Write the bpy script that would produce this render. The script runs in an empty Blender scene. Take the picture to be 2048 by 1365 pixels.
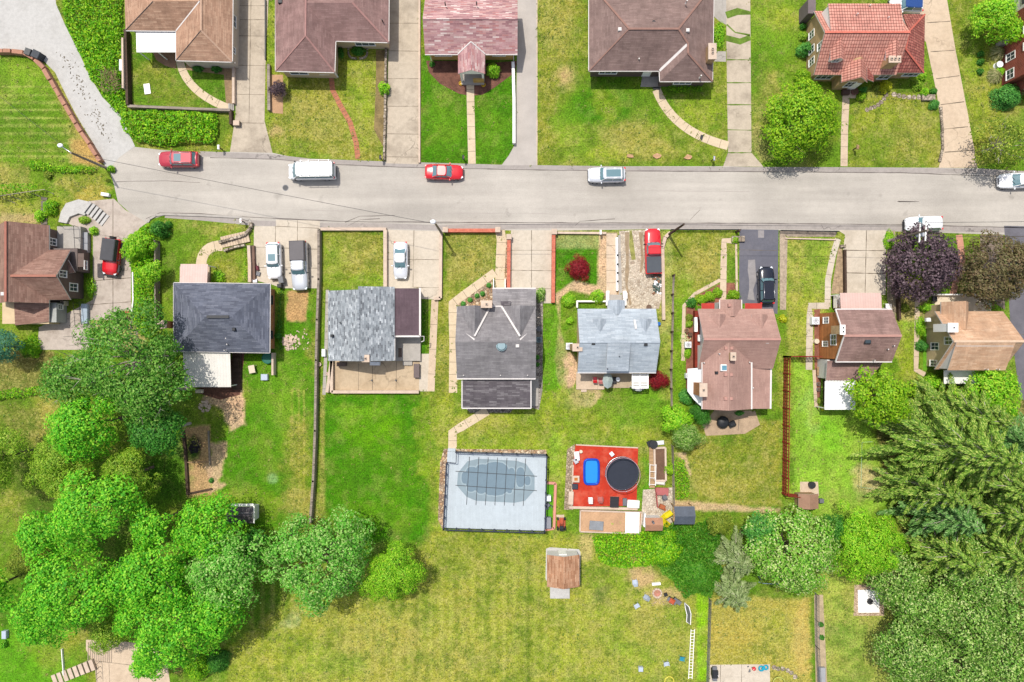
import bpy, math, random
import numpy as np
from mathutils import Vector
R_ = math.radians
S = 16.51          # plan scale of the survey: units per metre on the ground
HC = 82.7          # height of the drone above the ground
C = bpy.context.scene.collection
# ---------------------------------------------------------------- camera, sky, sun
cam = bpy.data.objects.new('camera', bpy.data.cameras.new('camera')); C.objects.link(cam)
cam.location = (0, 0, HC); cam.rotation_euler = (0, 0, 0)
cam.data.sensor_width = 36; cam.data.lens = 24.0; cam.data.clip_end = 3000
bpy.context.scene.camera = cam
SUNV = Vector((0.22, -0.36, -1.0)).normalized()      # direction the light travels
EL = math.asin(-SUNV.z); AZ = math.atan2(-SUNV.x, -SUNV.y)
wd = bpy.data.worlds.new('World'); bpy.context.scene.world = wd; wd.use_nodes = True
nt = wd.node_tree; sky = nt.nodes.new('ShaderNodeTexSky'); sky.sky_type = 'NISHITA'; sky.sun_disc = False
sky.sun_elevation = EL; sky.sun_rotation = AZ; sky.dust_density = 2.0; sky.air_density = 0.8
hs = nt.nodes.new('ShaderNodeHueSaturation'); hs.inputs['Saturation'].default_value = .6
nt.links.new(sky.outputs[0], hs.inputs['Color']); nt.links.new(hs.outputs[0], nt.nodes['Background'].inputs[0]); nt.nodes['Background'].inputs[1].default_value = 0.15
sl = bpy.data.lights.new('sun', 'SUN'); sl.energy = 3.3; sl.angle = R_(0.6); sl.color = (1, .94, .85)
so = bpy.data.objects.new('sun', sl); C.objects.link(so); so.rotation_euler = SUNV.to_track_quat('-Z', 'Y').to_euler()
so.location = (-40, 60, 120)
vs = bpy.context.scene.view_settings; vs.view_transform = 'Standard'; vs.look = 'None'; vs.gamma = 1; vs.exposure = 0.37

# ---------------------------------------------------------------- helpers
rnd = random.Random(7)
def W(px, py, z=0.0):
    f = (HC - z) / HC
    return ((px - 1024) / S * f, (682.5 - py) / S * f, z)
def X(px, z=0.0): return (px - 1024) / S * (HC - z) / HC
def Y(py, z=0.0): return (682.5 - py) / S * (HC - z) / HC
KA = 0.70
def lin(v): v /= 255.0; return v / 12.92 if v <= .04045 else ((v + .055) / 1.055) ** 2.4
def c(r, g, b, k=None):
    k = KA if k is None else k
    return (min(lin(r) * k, .86), min(lin(g) * k, .86), min(lin(b) * k, .86), 1)

class MB:
    def __init__(s): s.v = []; s.f = []; s.m = []; s.sm = []
    def face(s, pts, m=0, sm=False):
        b = len(s.v); s.v += [tuple(p) for p in pts]; s.f.append(tuple(range(b, b + len(pts)))); s.m.append(m); s.sm.append(sm); return s
    def mesh(s, vs_, fs, m=0, sm=False):
        b = len(s.v); s.v += [tuple(p) for p in vs_]
        for f in fs: s.f.append(tuple(b + i for i in f)); s.m.append(m); s.sm.append(sm)
        return s
    def box(s, x0, y0, z0, x1, y1, z1, m=0):
        if x0 > x1: x0, x1 = x1, x0
        if y0 > y1: y0, y1 = y1, y0
        if z0 > z1: z0, z1 = z1, z0
        v = [(x0, y0, z0), (x1, y0, z0), (x1, y1, z0), (x0, y1, z0), (x0, y0, z1), (x1, y0, z1), (x1, y1, z1), (x0, y1, z1)]
        return s.mesh(v, [(0, 3, 2, 1), (4, 5, 6, 7), (0, 1, 5, 4), (1, 2, 6, 5), (2, 3, 7, 6), (3, 0, 4, 7)], m)
    def rbox(s, cx, cy, z0, lx, ly, lz, rot=0, m=0, bev=0.0, tx=0.0):
        """box centred at cx, cy, turned by rot, top edges bevelled, tx = rise of the top along local x"""
        ca, sa = math.cos(rot), math.sin(rot)
        def t(x, y, z): return (cx + x * ca - y * sa, cy + x * sa + y * ca, z)
        hx, hy = lx / 2, ly / 2; b = bev
        ring = lambda ix, z: [t(-hx + ix, -hy + ix, z - tx), t(hx - ix, -hy + ix, z + tx), t(hx - ix, hy - ix, z + tx), t(-hx + ix, hy - ix, z - tx)]
        if b > 0: v = [t(-hx, -hy, z0), t(hx, -hy, z0), t(hx, hy, z0), t(-hx, hy, z0)] + ring(0, z0 + lz - b) + ring(b, z0 + lz)
        else: v = [t(-hx, -hy, z0), t(hx, -hy, z0), t(hx, hy, z0), t(-hx, hy, z0)] + ring(0, z0 + lz)
        n = len(v) // 4; f = [(3, 2, 1, 0)]
        for k in range(n - 1):
            for i in range(4): j = (i + 1) % 4; f.append((4 * k + i, 4 * k + j, 4 * k + 4 + j, 4 * k + 4 + i))
        f.append(tuple(4 * (n - 1) + i for i in range(4)))
        return s.mesh(v, f, m)
    def prism(s, poly, z0, z1, m=0, bottom=True):
        a = sum(poly[i][0] * poly[(i + 1) % len(poly)][1] - poly[(i + 1) % len(poly)][0] * poly[i][1] for i in range(len(poly)))
        if a < 0: poly = poly[::-1]
        n = len(poly); v = [(p[0], p[1], z0) for p in poly] + [(p[0], p[1], z1) for p in poly]
        f = [tuple(range(n, 2 * n))] + [(i, (i + 1) % n, n + (i + 1) % n, n + i) for i in range(n)]
        if bottom: f.append(tuple(range(n - 1, -1, -1)))
        return s.mesh(v, f, m)
    def tube(s, pts, r, n=8, m=0, cap=True):
        if not isinstance(r, (list, tuple)): r = [r] * len(pts)
        P = [Vector(p) for p in pts]; b = len(s.v); up = None
        for i, p in enumerate(P):
            d = (P[min(i + 1, len(P) - 1)] - P[max(i - 1, 0)]).normalized()
            if up is None: up = Vector((0, 0, 1)) if abs(d.z) < .9 else Vector((1, 0, 0))
            a = d.cross(up).normalized(); bb = a.cross(d).normalized(); up = bb if abs(bb.dot(d)) < .9 else up
            for k in range(n):
                t = 2 * math.pi * k / n; s.v.append(tuple(p + (a * math.cos(t) + bb * math.sin(t)) * r[i]))
        for i in range(len(P) - 1):
            for k in range(n):
                j = (k + 1) % n; s.f.append((b + i * n + k, b + i * n + j, b + (i + 1) * n + j, b + (i + 1) * n + k)); s.m.append(m); s.sm.append(True)
        if cap:
            s.f.append(tuple(b + k for k in range(n))); s.m.append(m); s.sm.append(False)
            s.f.append(tuple(b + (len(P) - 1) * n + k for k in range(n - 1, -1, -1))); s.m.append(m); s.sm.append(False)
        return s
    def cyl(s, x, y, z0, z1, r, r1=None, n=20, m=0): return s.tube([(x, y, z0), (x, y, z1)], [r, r if r1 is None else r1], n, m)
    def ring(s, x, y, z, R, r, n=28, m=0, k=6, sx=1, sy=1):
        pts = [(x + R * sx * math.cos(2 * math.pi * i / n), y + R * sy * math.sin(2 * math.pi * i / n), z) for i in range(n + 1)]
        return s.tube(pts, r, k, m, False)
    def ell(s, x, y, z, rx, ry, rz, n=12, m=0, rot=0):
        ca, sa = math.cos(rot), math.sin(rot); k = max(4, n // 2); v = []; f = []
        for i in range(k + 1):
            ph = math.pi * i / k
            for j in range(n):
                th = 2 * math.pi * j / n; a, b_ = rx * math.sin(ph) * math.cos(th), ry * math.sin(ph) * math.sin(th)
                v.append((x + a * ca - b_ * sa, y + a * sa + b_ * ca, z + rz * math.cos(ph)))
        for i in range(k):
            for j in range(n): q = (j + 1) % n; f.append((i * n + j, (i + 1) * n + j, (i + 1) * n + q, i * n + q))
        return s.mesh(v, f, m, True)
    def bar(s, a, b, w, h, m=0):
        """rectangular bar from a to b, width w (level), height h"""
        A, B = Vector(a), Vector(b); d = (B - A); side = Vector((-d.y, d.x, 0))
        side = side.normalized() * (w / 2) if side.length > 1e-6 else Vector((w / 2, 0, 0))
        up = d.cross(side).normalized() * (-h / 2) if d.length > 1e-6 else Vector((0, 0, h / 2))
        if up.z < 0: up = -up
        v = [A - side - up, A + side - up, A + side + up, A - side + up, B - side - up, B + side - up, B + side + up, B - side + up]
        return s.mesh(v, [(0, 1, 2, 3), (7, 6, 5, 4), (0, 4, 5, 1), (1, 5, 6, 2), (2, 6, 7, 3), (3, 7, 4, 0)], m)
    def build(s, name, mat, parent=None, origin=(0, 0, 0)):
        me = bpy.data.meshes.new(name)
        o = origin; me.from_pydata([(p[0] - o[0], p[1] - o[1], p[2] - o[2]) for p in s.v], [], s.f)
        mats = mat if isinstance(mat, (list, tuple)) else [mat]
        for q in mats: me.materials.append(q)
        me.polygons.foreach_set('material_index', s.m); me.polygons.foreach_set('use_smooth', s.sm)
        uv = me.uv_layers.new(name='UVMap').data; Z = Vector((0, 0, 1))
        for p in me.polygons:
            nr = p.normal
            u = Z.cross(nr); u = Vector((1, 0, 0)) if u.length < .05 else u.normalized()
            w = nr.cross(u)
            for li in p.loop_indices:
                q = Vector(s.v[me.loops[li].vertex_index]); uv[li].uv = (q.dot(u), q.dot(w))
        me.update(); ob = bpy.data.objects.new(name, me); C.objects.link(ob)
        if parent is not None: ob.parent = parent
        return ob
def tag(o, label, cat, group=None):
    o['label'] = label; o['category'] = cat
    if group: o['group'] = group
    return o
def struct(name, mb, mat, kind='structure'):
    o = mb.build(name, mat); o['kind'] = kind; return o
def solo(name, mb, mat, label, cat, group=None):
    xs = [p[0] for p in mb.v]; ys = [p[1] for p in mb.v]; zs = [p[2] for p in mb.v]
    loc = ((min(xs) + max(xs)) / 2, (min(ys) + max(ys)) / 2, min(zs))
    o = mb.build(name, mat, None, loc); o.location = loc; return tag(o, label, cat, group)
class Th:
    def __init__(s, name, label, cat, loc, group=None, rot=None):
        s.o = bpy.data.objects.new(name, None); C.objects.link(s.o); s.o.empty_display_size = .5
        s.loc = tuple(loc) if len(loc) == 3 else (loc[0], loc[1], 0.0); s.o.location = s.loc
        s.org = s.loc
        if rot is not None: s.o.rotation_euler = (0, 0, rot); s.org = (0, 0, 0)
        tag(s.o, label, cat, group)
    def part(s, name, mb, mat, parent=None, label=None):
        o = mb.build(name, mat, parent or s.o, s.org)
        if label: o['label'] = label
        return o
def inset(poly, d):
    """move every edge of a polygon inwards by d"""
    a = sum(poly[i][0] * poly[(i + 1) % len(poly)][1] - poly[(i + 1) % len(poly)][0] * poly[i][1] for i in range(len(poly)))
    if a < 0: poly = poly[::-1]
    n = len(poly); out = []
    for i in range(n):
        p0, p1, p2 = Vector(poly[i - 1][:2]), Vector(poly[i][:2]), Vector(poly[(i + 1) % n][:2])
        e0, e1 = (p1 - p0).normalized(), (p2 - p1).normalized()
        n0, n1 = Vector((-e0.y, e0.x)), Vector((-e1.y, e1.x))
        k = 1 + n0.dot(n1); out.append(tuple(p1 + (n0 + n1) * (d / max(k, .3))))
    return out

# ---------------------------------------------------------------- materials
class NT:
    def __init__(s, name, rough=.85, spec=.25, metal=0.0):
        s.m = bpy.data.materials.new(name); s.m.use_nodes = True; s.t = s.m.node_tree; s.b = s.t.nodes['Principled BSDF']
        s.b.inputs['Roughness'].default_value = rough; s.b.inputs['Specular IOR Level'].default_value = spec; s.b.inputs['Metallic'].default_value = metal
        tc = s.t.nodes.new('ShaderNodeTexCoord'); s.obj = tc.outputs['Object']; s.uv = tc.outputs['UV']
        g = s.t.nodes.new('ShaderNodeNewGeometry'); s.pos = g.outputs['Position']; s.rnd = g.outputs['Random Per Island']
    def n(s, t, **k):
        q = s.t.nodes.new('ShaderNode' + t)
        for a, b in k.items(): setattr(q, a, b)
        return q
    def l(s, a, b): s.t.links.new(a, b)
    def noise(s, scale, det=4, vec=None, rough=.6):
        q = s.n('TexNoise'); q.inputs['Scale'].default_value = scale; q.inputs['Detail'].default_value = det; q.inputs['Roughness'].default_value = rough
        s.l(vec or s.obj, q.inputs['Vector']); return q.outputs['Fac']
    def ramp(s, fac, stops, interp='LINEAR'):
        q = s.n('ValToRGB'); q.color_ramp.interpolation = interp; e = q.color_ramp.elements
        while len(e) < len(stops): e.new(.5)
        for i, (p, col) in enumerate(stops):
            e[i].position = p; e[i].color = col if isinstance(col, (tuple, list)) else (col, col, col, 1)
        s.l(fac, q.inputs[0]); return q.outputs[0]
    def mix(s, fac, a, b, mode='MIX'):
        q = s.n('MixRGB', blend_type=mode)
        for i, v in ((0, fac), (1, a), (2, b)):
            if hasattr(v, 'is_output') or hasattr(v, 'links'): s.l(v, q.inputs[i])
            else: q.inputs[i].default_value = v
        return q.outputs[0]
    def mul(s, a, b): return s.mix(1.0, a, b, 'MULTIPLY')
    def bump(s, h, strength=.4, dist=.05):
        q = s.n('Bump'); q.inputs['Strength'].default_value = strength; q.inputs['Distance'].default_value = dist
        s.l(h, q.inputs['Height']); s.l(q.outputs[0], s.b.inputs['Normal'])
    def done(s, col):
        if hasattr(col, 'links'): s.l(col, s.b.inputs['Base Color'])
        else: s.b.inputs['Base Color'].default_value = col
        return s.m
def plain(name, col, rough=.7, var=.18, scale=1.5, fine=12, spec=.3, metal=0, bump=.15):
    t = NT(name, rough, spec, metal)
    a = t.ramp(t.noise(scale, 4), [(.3, 1 - var), (.7, 1 + var * .6)])
    b = t.ramp(t.noise(fine, 3), [(.3, 1 - var * .7), (.7, 1 + var * .4)])
    if bump: t.bump(t.noise(fine * 2, 2), bump, .02)
    return t.done(t.mul(t.mul(a, b), col))
def concrete(name, col, stain=(.55, .52, .5, 1), amt=.5, crack=True, scale=.35):
    t = NT(name, .9, .15)
    big = t.noise(scale, 6, t.pos, .65); mid = t.noise(2.2, 5, t.pos, .7); fine = t.noise(14, 3, t.pos)
    k = t.mix(t.ramp(big, [(.48, 0), (.78, amt)]), col, t.mul(stain, col))
    k = t.mul(k, t.ramp(mid, [(.25, .84), (.6, 1.03)])); k = t.mul(k, t.ramp(fine, [(.25, .86), (.7, 1.06)]))
    if crack:
        v = t.n('TexVoronoi', feature='DISTANCE_TO_EDGE'); v.inputs['Scale'].default_value = .22
        w = t.n('VectorMath', operation='ADD'); ns = t.n('TexNoise'); ns.inputs['Scale'].default_value = .9; ns.inputs['Detail'].default_value = 5
        sc = t.n('VectorMath', operation='SCALE'); sc.inputs['Scale'].default_value = 2.2
        t.l(t.pos, ns.inputs['Vector']); t.l(ns.outputs['Color'], sc.inputs[0]); t.l(t.pos, w.inputs[0]); t.l(sc.outputs[0], w.inputs[1]); t.l(w.outputs[0], v.inputs['Vector'])
        crk = t.ramp(v.outputs['Distance'], [(.0, .55), (.010, .6), (.016, 1)])
        crk = t.mix(t.ramp(t.noise(.15, 2, t.pos), [(.5, 0), (.62, 1)]), (1, 1, 1, 1), crk)
        k = t.mul(k, crk)
    t.bump(fine, .3, .01)
    return t.done(k)
def shingle(name, cols, w=.9, h=.19, mott=1.0, line=.82, streak=.25, rough=.9, ramppos=None):
    """asphalt shingles: courses along the slope, each tab its own tone"""
    t = NT(name, rough, .12)
    b = t.n('TexBrick'); b.inputs['Scale'].default_value = 1; b.inputs['Brick Width'].default_value = w; b.inputs['Row Height'].default_value = h
    b.inputs['Mortar Size'].default_value = .018; b.inputs['Mortar Smooth'].default_value = .5
    b.inputs['Color1'].default_value = (0, 0, 0, 1); b.inputs['Color2'].default_value = (1, 1, 1, 1); b.inputs['Mortar'].default_value = (.5, .5, .5, 1)
    t.l(t.uv, b.inputs['Vector'])
    n = len(cols); pos = ramppos or [i / max(n - 1, 1) for i in range(n)]
    k = t.ramp(b.outputs['Color'], list(zip(pos, cols)))
    mid = cols[n // 2]; k = t.mix(mott, mid, k)
    k = t.mul(k, t.mix(b.outputs['Fac'], (1, 1, 1, 1), (line, line, line, 1)))
    mp = t.n('Mapping'); mp.inputs['Scale'].default_value = (1.5, .7, 1); t.l(t.uv, mp.inputs[0])
    k = t.mul(k, t.ramp(t.noise(.7, 5, mp.outputs[0], .7), [(.3, 1 - streak), (.65, 1.06)]))
    k = t.mul(k, t.ramp(t.noise(9, 3), [(.3, .9), (.7, 1.08)]))
    k = t.mul(k, t.ramp(t.noise(.25, 4), [(.35, .86), (.65, 1.08)]))
    t.bump(b.outputs['Fac'], .5, .02)
    return t.done(k)
def tiles(name, c1, c2, dark):
    t = NT(name, .7, .3)
    b = t.n('TexBrick'); b.offset = 0; b.inputs['Scale'].default_value = 1; b.inputs['Brick Width'].default_value = .3; b.inputs['Row Height'].default_value = .38
    b.inputs['Mortar Size'].default_value = .025; b.inputs['Mortar Smooth'].default_value = .6
    b.inputs['Color1'].default_value = c1; b.inputs['Color2'].default_value = c2; b.inputs['Mortar'].default_value = dark
    t.l(t.uv, b.inputs['Vector'])
    k = t.mul(b.outputs['Color'], t.ramp(t.noise(.5, 5), [(.35, .8), (.65, 1.08)]))
    k = t.mul(k, t.ramp(t.noise(3, 4), [(.3, .82), (.6, 1.04)]))
    w = t.n('TexWave', bands_direction='Y', wave_profile='SAW'); w.inputs['Scale'].default_value = 1 / .38 / 1.0 * .05 * 1; w.inputs['Distortion'].default_value = 0
    w.inputs['Scale'].default_value = .1309 * (1 / .38) * 1.2
    t.bump(b.outputs['Fac'], 1.0, .08)
    return t.done(k)
def brick(name, c1, c2, mortar, w=.42, h=.14):
    t = NT(name, .9, .15)
    b = t.n('TexBrick'); b.inputs['Scale'].default_value = 1; b.inputs['Brick Width'].default_value = w; b.inputs['Row Height'].default_value = h
    b.inputs['Mortar Size'].default_value = .012; b.inputs['Color1'].default_value = c1; b.inputs['Color2'].default_value = c2; b.inputs['Mortar'].default_value = mortar
    t.l(t.uv, b.inputs['Vector'])
    k = t.mul(b.outputs['Color'], t.ramp(t.noise(1.2, 5), [(.3, .82), (.65, 1.06)]))
    t.bump(b.outputs['Fac'], -.4, .01); return t.done(k)
def boards(name, col, width=.15, axis='X', dark=.6, var=.25, rough=.75, stretch=1.0, uvv=True):
    """planks or corrugated sheet: lines running one way, each plank its own tone"""
    t = NT(name, rough, .25)
    b = t.n('TexBrick'); b.offset = .5; b.inputs['Scale'].default_value = 1; b.inputs['Brick Width'].default_value = 3.6; b.inputs['Row Height'].default_value = width
    b.inputs['Mortar Size'].default_value = width * .07; b.inputs['Mortar Smooth'].default_value = .4
    b.inputs['Color1'].default_value = (1 - var, 1 - var, 1 - var, 1); b.inputs['Color2'].default_value = (1.0, 1.0, 1.0, 1); b.inputs['Mortar'].default_value = (dark, dark, dark, 1)
    mp = t.n('Mapping')
    if axis == 'Y': mp.inputs['Rotation'].default_value = (0, 0, math.pi / 2)
    t.l(t.uv, mp.inputs[0]); t.l(mp.outputs[0], b.inputs['Vector'])
    k = t.mul(b.outputs['Color'], col); k = t.mul(k, t.ramp(t.noise(1.3, 5), [(.3, 1 - var * .7), (.65, 1.05)])); k = t.mul(k, t.ramp(t.noise(11, 3), [(.3, .92), (.7, 1.05)]))
    t.bump(b.outputs['Fac'], -.6, .02); return t.done(k)
def rubble(name, cols, scale=3.0, dark=.35):
    """loose stones packed together, each its own tone"""
    t = NT(name, .9, .15)
    v = t.n('TexVoronoi'); v.inputs['Scale'].default_value = scale; t.l(t.pos, v.inputs['Vector'])
    sp = t.n('SeparateColor'); t.l(v.outputs['Color'], sp.inputs[0])
    k = t.ramp(sp.outputs[0], [(i / (len(cols) - 1), q) for i, q in enumerate(cols)])
    e = t.n('TexVoronoi', feature='DISTANCE_TO_EDGE'); e.inputs['Scale'].default_value = scale; t.l(t.pos, e.inputs['Vector'])
    k = t.mul(k, t.ramp(e.outputs['Distance'], [(0, dark), (.12, 1)])); k = t.mul(k, t.ramp(t.noise(.8, 4, t.pos), [(.3, .85), (.7, 1.05)]))
    t.bump(t.ramp(e.outputs['Distance'], [(0, 0), (.3, 1)]), .8, .08); return t.done(k)
def leafm(name, cols, trans=.32, rough=.55, patch=.15):
    t = NT(name, rough, .25)
    k = t.ramp(t.rnd, [(i / (len(cols) - 1), q) for i, q in enumerate(cols)])
    k = t.mul(k, t.ramp(t.noise(.45, 3, t.pos), [(.3, 1 - patch), (.7, 1 + patch)]))
    tr = t.n('BsdfTranslucent'); t.l(k, tr.inputs[0]); mx = t.n('MixShader'); mx.inputs[0].default_value = trans
    t.l(t.b.outputs[0], mx.inputs[1]); t.l(tr.outputs[0], mx.inputs[2]); t.l(mx.outputs[0], t.t.nodes['Material Output'].inputs[0])
    return t.done(k)
def paint(name, col, metal=0.0, rough=.25):
    t = NT(name, rough, .5, metal); t.b.inputs['Coat Weight'].default_value = .6; t.b.inputs['Coat Roughness'].default_value = .08
    return t.done(t.mul(t.ramp(t.noise(2, 3), [(.3, .95), (.7, 1.0)]), col))

glass = NT('window_glass', .08, .8).done((.035, .05, .06, 1))
carglass = NT('car_glass', .06, .9).done((.10, .19, .22, 1))  # lighter teal base stands in for the sky mirrored in the glass
rubber = plain('rubber', (.02, .02, .022, 1), .8, .1)
chrome = NT('bright_metal', .3, .5, .9).done((.6, .6, .62, 1))
dark_metal = plain('dark_metal', (.035, .037, .042, 1), .5, .15)
white = plain('white_paint', c(252, 250, 246, .85), .5, .05, spec=.3)
cream = plain('cream_paint', c(235, 220, 195), .7, .08)
gutterw = plain('gutter_paint', c(236, 230, 226), .5, .06)
plastic_w = plain('white_plastic', (.74, .76, .8, 1), .4, .06)
blackp = plain('black_plastic', (.02, .022, .026, 1), .5, .15)
greyp = plain('grey_plastic', c(120, 122, 128), .5, .12)
wood_grey = boards('weathered_wood', c(176, 162, 148), .12, var=.35)
wood_dark = boards('dark_wood', c(95, 75, 62), .12, var=.35)
wood_red = boards('red_stained_wood', c(150, 55, 38), .14, var=.3)
wood_tan = boards('tan_wood', c(200, 165, 125), .14, var=.3)
conc_tan = concrete('concrete_tan', c(224, 202, 176), (.66, .6, .55, 1), .55)
conc_pale = concrete('concrete_pale', c(220, 208, 190), (.62, .58, .52, 1), .6)
conc_grey = concrete('concrete_grey', c(190, 184, 176), (.62, .6, .58, 1), .5)
conc_old = concrete('concrete_stained', c(208, 194, 174), (.36, .34, .33, 1), .85, scale=.28)
conc_path = concrete('path_concrete', c(228, 208, 178), (.75, .7, .62, 1), .4, crack=False)
conc_white = concrete('pale_apron', c(208, 206, 202), (.78, .77, .75, 1), .7, crack=False)
wallcap = plain('wall_coping', c(222, 200, 180), .9, .15)
stone_wall = rubble('stone_wall_blocks', [c(200, 185, 165), c(160, 145, 128), c(225, 210, 190)], 2.2)
rocks = rubble('landscape_rock', [c(215, 180, 140), c(180, 145, 115), c(235, 215, 185), c(150, 120, 100)], 3.0)
gravel = rubble('pale_gravel', [c(215, 200, 180), c(235, 222, 200), c(190, 172, 150)], 3.5, .75)
mulch = plain('mulch', c(128, 88, 74), .95, .5, 1.2, 9, bump=.6)
mulch_red = plain('red_mulch', c(158, 104, 84), .95, .4, 1.5, 9, bump=.6)
soil = plain('bare_soil', c(205, 165, 128), .95, .22, .8, 7, bump=.5)
soil_dark = plain('dark_soil', c(120, 92, 74), .95, .35, .8, 7, bump=.6)
red_brick = brick('red_brick', c(190, 100, 80), c(165, 78, 62), c(200, 175, 160))
brick_cap = brick('brick_coping', c(222, 120, 92), c(200, 98, 74), c(225, 180, 160), .24, .24)
# ---------------------------------------------------------------- the ground sheet
def vnoise(x, y, seed=0):
    xi = np.floor(x).astype(np.int64); yi = np.floor(y).astype(np.int64); fx = x - xi; fy = y - yi
    fx = fx * fx * (3 - 2 * fx); fy = fy * fy * (3 - 2 * fy)
    def h(a, b):
        n = (a * 374761393 + b * 668265263 + seed * 974634777) & 0x7fffffff
        n = ((n ^ (n >> 13)) * 1274126177) & 0x7fffffff
        return ((n ^ (n >> 16)) & 0xffff) / 65535.0
    return (h(xi, yi) * (1 - fx) + h(xi + 1, yi) * fx) * (1 - fy) + (h(xi, yi + 1) * (1 - fx) + h(xi + 1, yi + 1) * fx) * fy
def fbm(x, y, s, oct_=4, seed=0):
    v = 0; a = 1; t = 0
    for k in range(oct_): v = v + a * vnoise(x / s * 2 ** k, y / s * 2 ** k, seed + k * 17); t += a; a *= .55
    return v / t
DG = (86, 130, 30); MG = (110, 148, 36); LG = (130, 174, 44); LIME = (150, 200, 62); OL = (146, 150, 52); DR = (176, 164, 84); TN = (202, 168, 130); SD = (216, 182, 150); BRN = (112, 92, 60); YG = (158, 176, 50)
outer_x = [-700, -300, -150, -90]; outer_y = [-700, -300, -130, -70]
gx = np.concatenate([outer_x, np.arange(-66, 66.01, .2), [90, 150, 300, 700]]); gy = np.concatenate([outer_y, np.arange(-46, 46.01, .2), [70, 130, 300, 700]])
nx, ny = len(gx), len(gy); GX, GY = np.meshgrid(gx, gy)
PX = GX.ravel() * S + 1024; PY = 682.5 - GY.ravel() * S
n1 = fbm(PX, PY, 90, 4, 1); n2 = fbm(PX, PY, 26, 4, 5); n3 = fbm(PX, PY, 9, 3, 9)
L = lambda q: np.array([lin(v) for v in q])
col = np.zeros((nx * ny, 3)); col[:] = L(MG)
def blend(mask, q, a=1.0):
    m = np.clip(mask, 0, 1)[:, None] * a; col[:] = col * (1 - m) + L(q) * m
blend((n1 - .5) * 5, OL, .55); blend((.46 - n1) * 6, DG, .4)
def shp(pts, soft=8, warp=14):
    """soft ragged mask of a polygon given on the site survey"""
    P = np.array(pts, float); x0, y0 = P.min(0) - soft - warp - 4; x1, y1 = P.max(0) + soft + warp + 4
    idx = np.where((PX > x0) & (PX < x1) & (PY > y0) & (PY < y1))[0]; x, y = PX[idx], PY[idx]
    ins = np.zeros(len(idx), bool); d = np.full(len(idx), 1e9); n = len(P)
    for i in range(n):
        ax, ay = P[i]; bx, by = P[(i + 1) % n]
        if ay != by: ins ^= ((ay > y) != (by > y)) & (x < (bx - ax) * (y - ay) / (by - ay) + ax)
        ex, ey = bx - ax, by - ay; t = np.clip(((x - ax) * ex + (y - ay) * ey) / max(ex * ex + ey * ey, 1e-6), 0, 1)
        d = np.minimum(d, np.hypot(x - ax - t * ex, y - ay - t * ey))
    sd = np.where(ins, d, -d) + (n2[idx] - .5) * 2 * warp + (n3[idx] - .5) * warp
    m = np.zeros(len(PX)); m[idx] = np.clip(sd / soft + .5, 0, 1); return m
def el(cx, cy, rx, ry, n=18): return [(cx + rx * math.cos(2 * math.pi * i / n), cy + ry * math.sin(2 * math.pi * i / n)) for i in range(n)]
def G(pts, q, a=1.0, soft=8, warp=12): blend(shp(pts, soft, warp), q, a)
def E(cx, cy, rx, ry, q, a=.8, soft=None, warp=22): G(el(cx, cy, rx, ry), q, a, soft or min(rx, ry) * .9, warp)
bx = lambda a, b, c_, d: [(a, b), (c_, b), (c_, d), (a, d)]
# west lawns
G(bx(-40, 108, 150, 345), MG, .8); E(60, 160, 60, 40, LG, .6); E(70, 250, 70, 50, DG, .5); G([(100, 130), (135, 180), (165, 250), (205, 325), (150, 325), (140, 250), (110, 180)], DR, .8, 12, 8); G(bx(140, 280, 210, 328), (200, 160, 100), .8, 8, 8)
for y in (172, 190, 204, 219, 235, 250, 266, 284, 300, 312): G(bx(-10, y, 145, y + 3), (196, 205, 110), .5, 3, 1.5)
G(bx(-20, 330, 60, 430), DR, .6); E(160, 370, 50, 25, OL, .8); E(70, 405, 60, 30, YG, .5); G(bx(0, 425, 90, 448), TN, .7, 8, 6); E(190, 395, 30, 20, (190, 165, 80), .7)
# lawn in front of the brown-roofed house and its neighbours
G([(262, 60), (355, 110), (460, 130), (455, 215), (262, 212)], DG, .7); E(300, 150, 40, 25, OL, .5); E(330, 190, 60, 20, OL, .4)
G([(240, 225), (470, 225), (465, 305), (280, 292)], OL, .6); E(440, 250, 25, 30, DG, .5)
G([(534, 145), (770, 100), (770, 326), (545, 300)], OL, .85); E(620, 240, 70, 50, DR, .45); G([(672, 90), (760, 90), (755, 240), (690, 240)], YG, .5, 14, 10); E(720, 230, 30, 60, LG, .3); E(590, 290, 40, 15, MG, .4); E(640, 260, 30, 12, DG, .3); E(562, 262, 18, 10, TN, .5)
G(bx(532, 0, 552, 240), YG, .6)
G([(845, 110), (1030, 120), (1028, 328), (843, 328)], (70, 130, 14), .92, 4, 4); E(890, 240, 40, 60, LG, .35); E(990, 270, 30, 40, LG, .3); E(910, 210, 24, 24, DG, .6)
G([(1076, 0), (1180, 0), (1180, 150), (1100, 240), (1100, 330), (1076, 330)], OL, .8); E(1120, 60, 40, 60, DR, .45); E(1135, 152, 22, 22, TN, .7); E(1210, 210, 80, 60, (68, 134, 14), .85); E(1160, 100, 25, 80, MG, .5); E(1210, 210, 25, 25, YG, .6); E(1260, 280, 60, 35, DR, .5); E(1300, 220, 30, 40, MG, .5)
G(bx(1090, 250, 1450, 330), OL, .45, 20, 16); E(1290, 300, 70, 22, DR, .5); E(1400, 215, 50, 40, YG, .5); E(1160, 290, 30, 30, LG, .5); E(1215, 305, 40, 16, YG, .5); E(1130, 250, 30, 30, LG, .45)
G(bx(1504, -20, 1615, 334), MG, .7); E(1560, 60, 50, 60, LG, .4); E(1540, 200, 30, 60, DR, .6); E(1525, 290, 20, 30, TN, .4); E(1560, 30, 50, 20, YG, .5); E(1520, 140, 16, 40, DG, .5)
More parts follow.
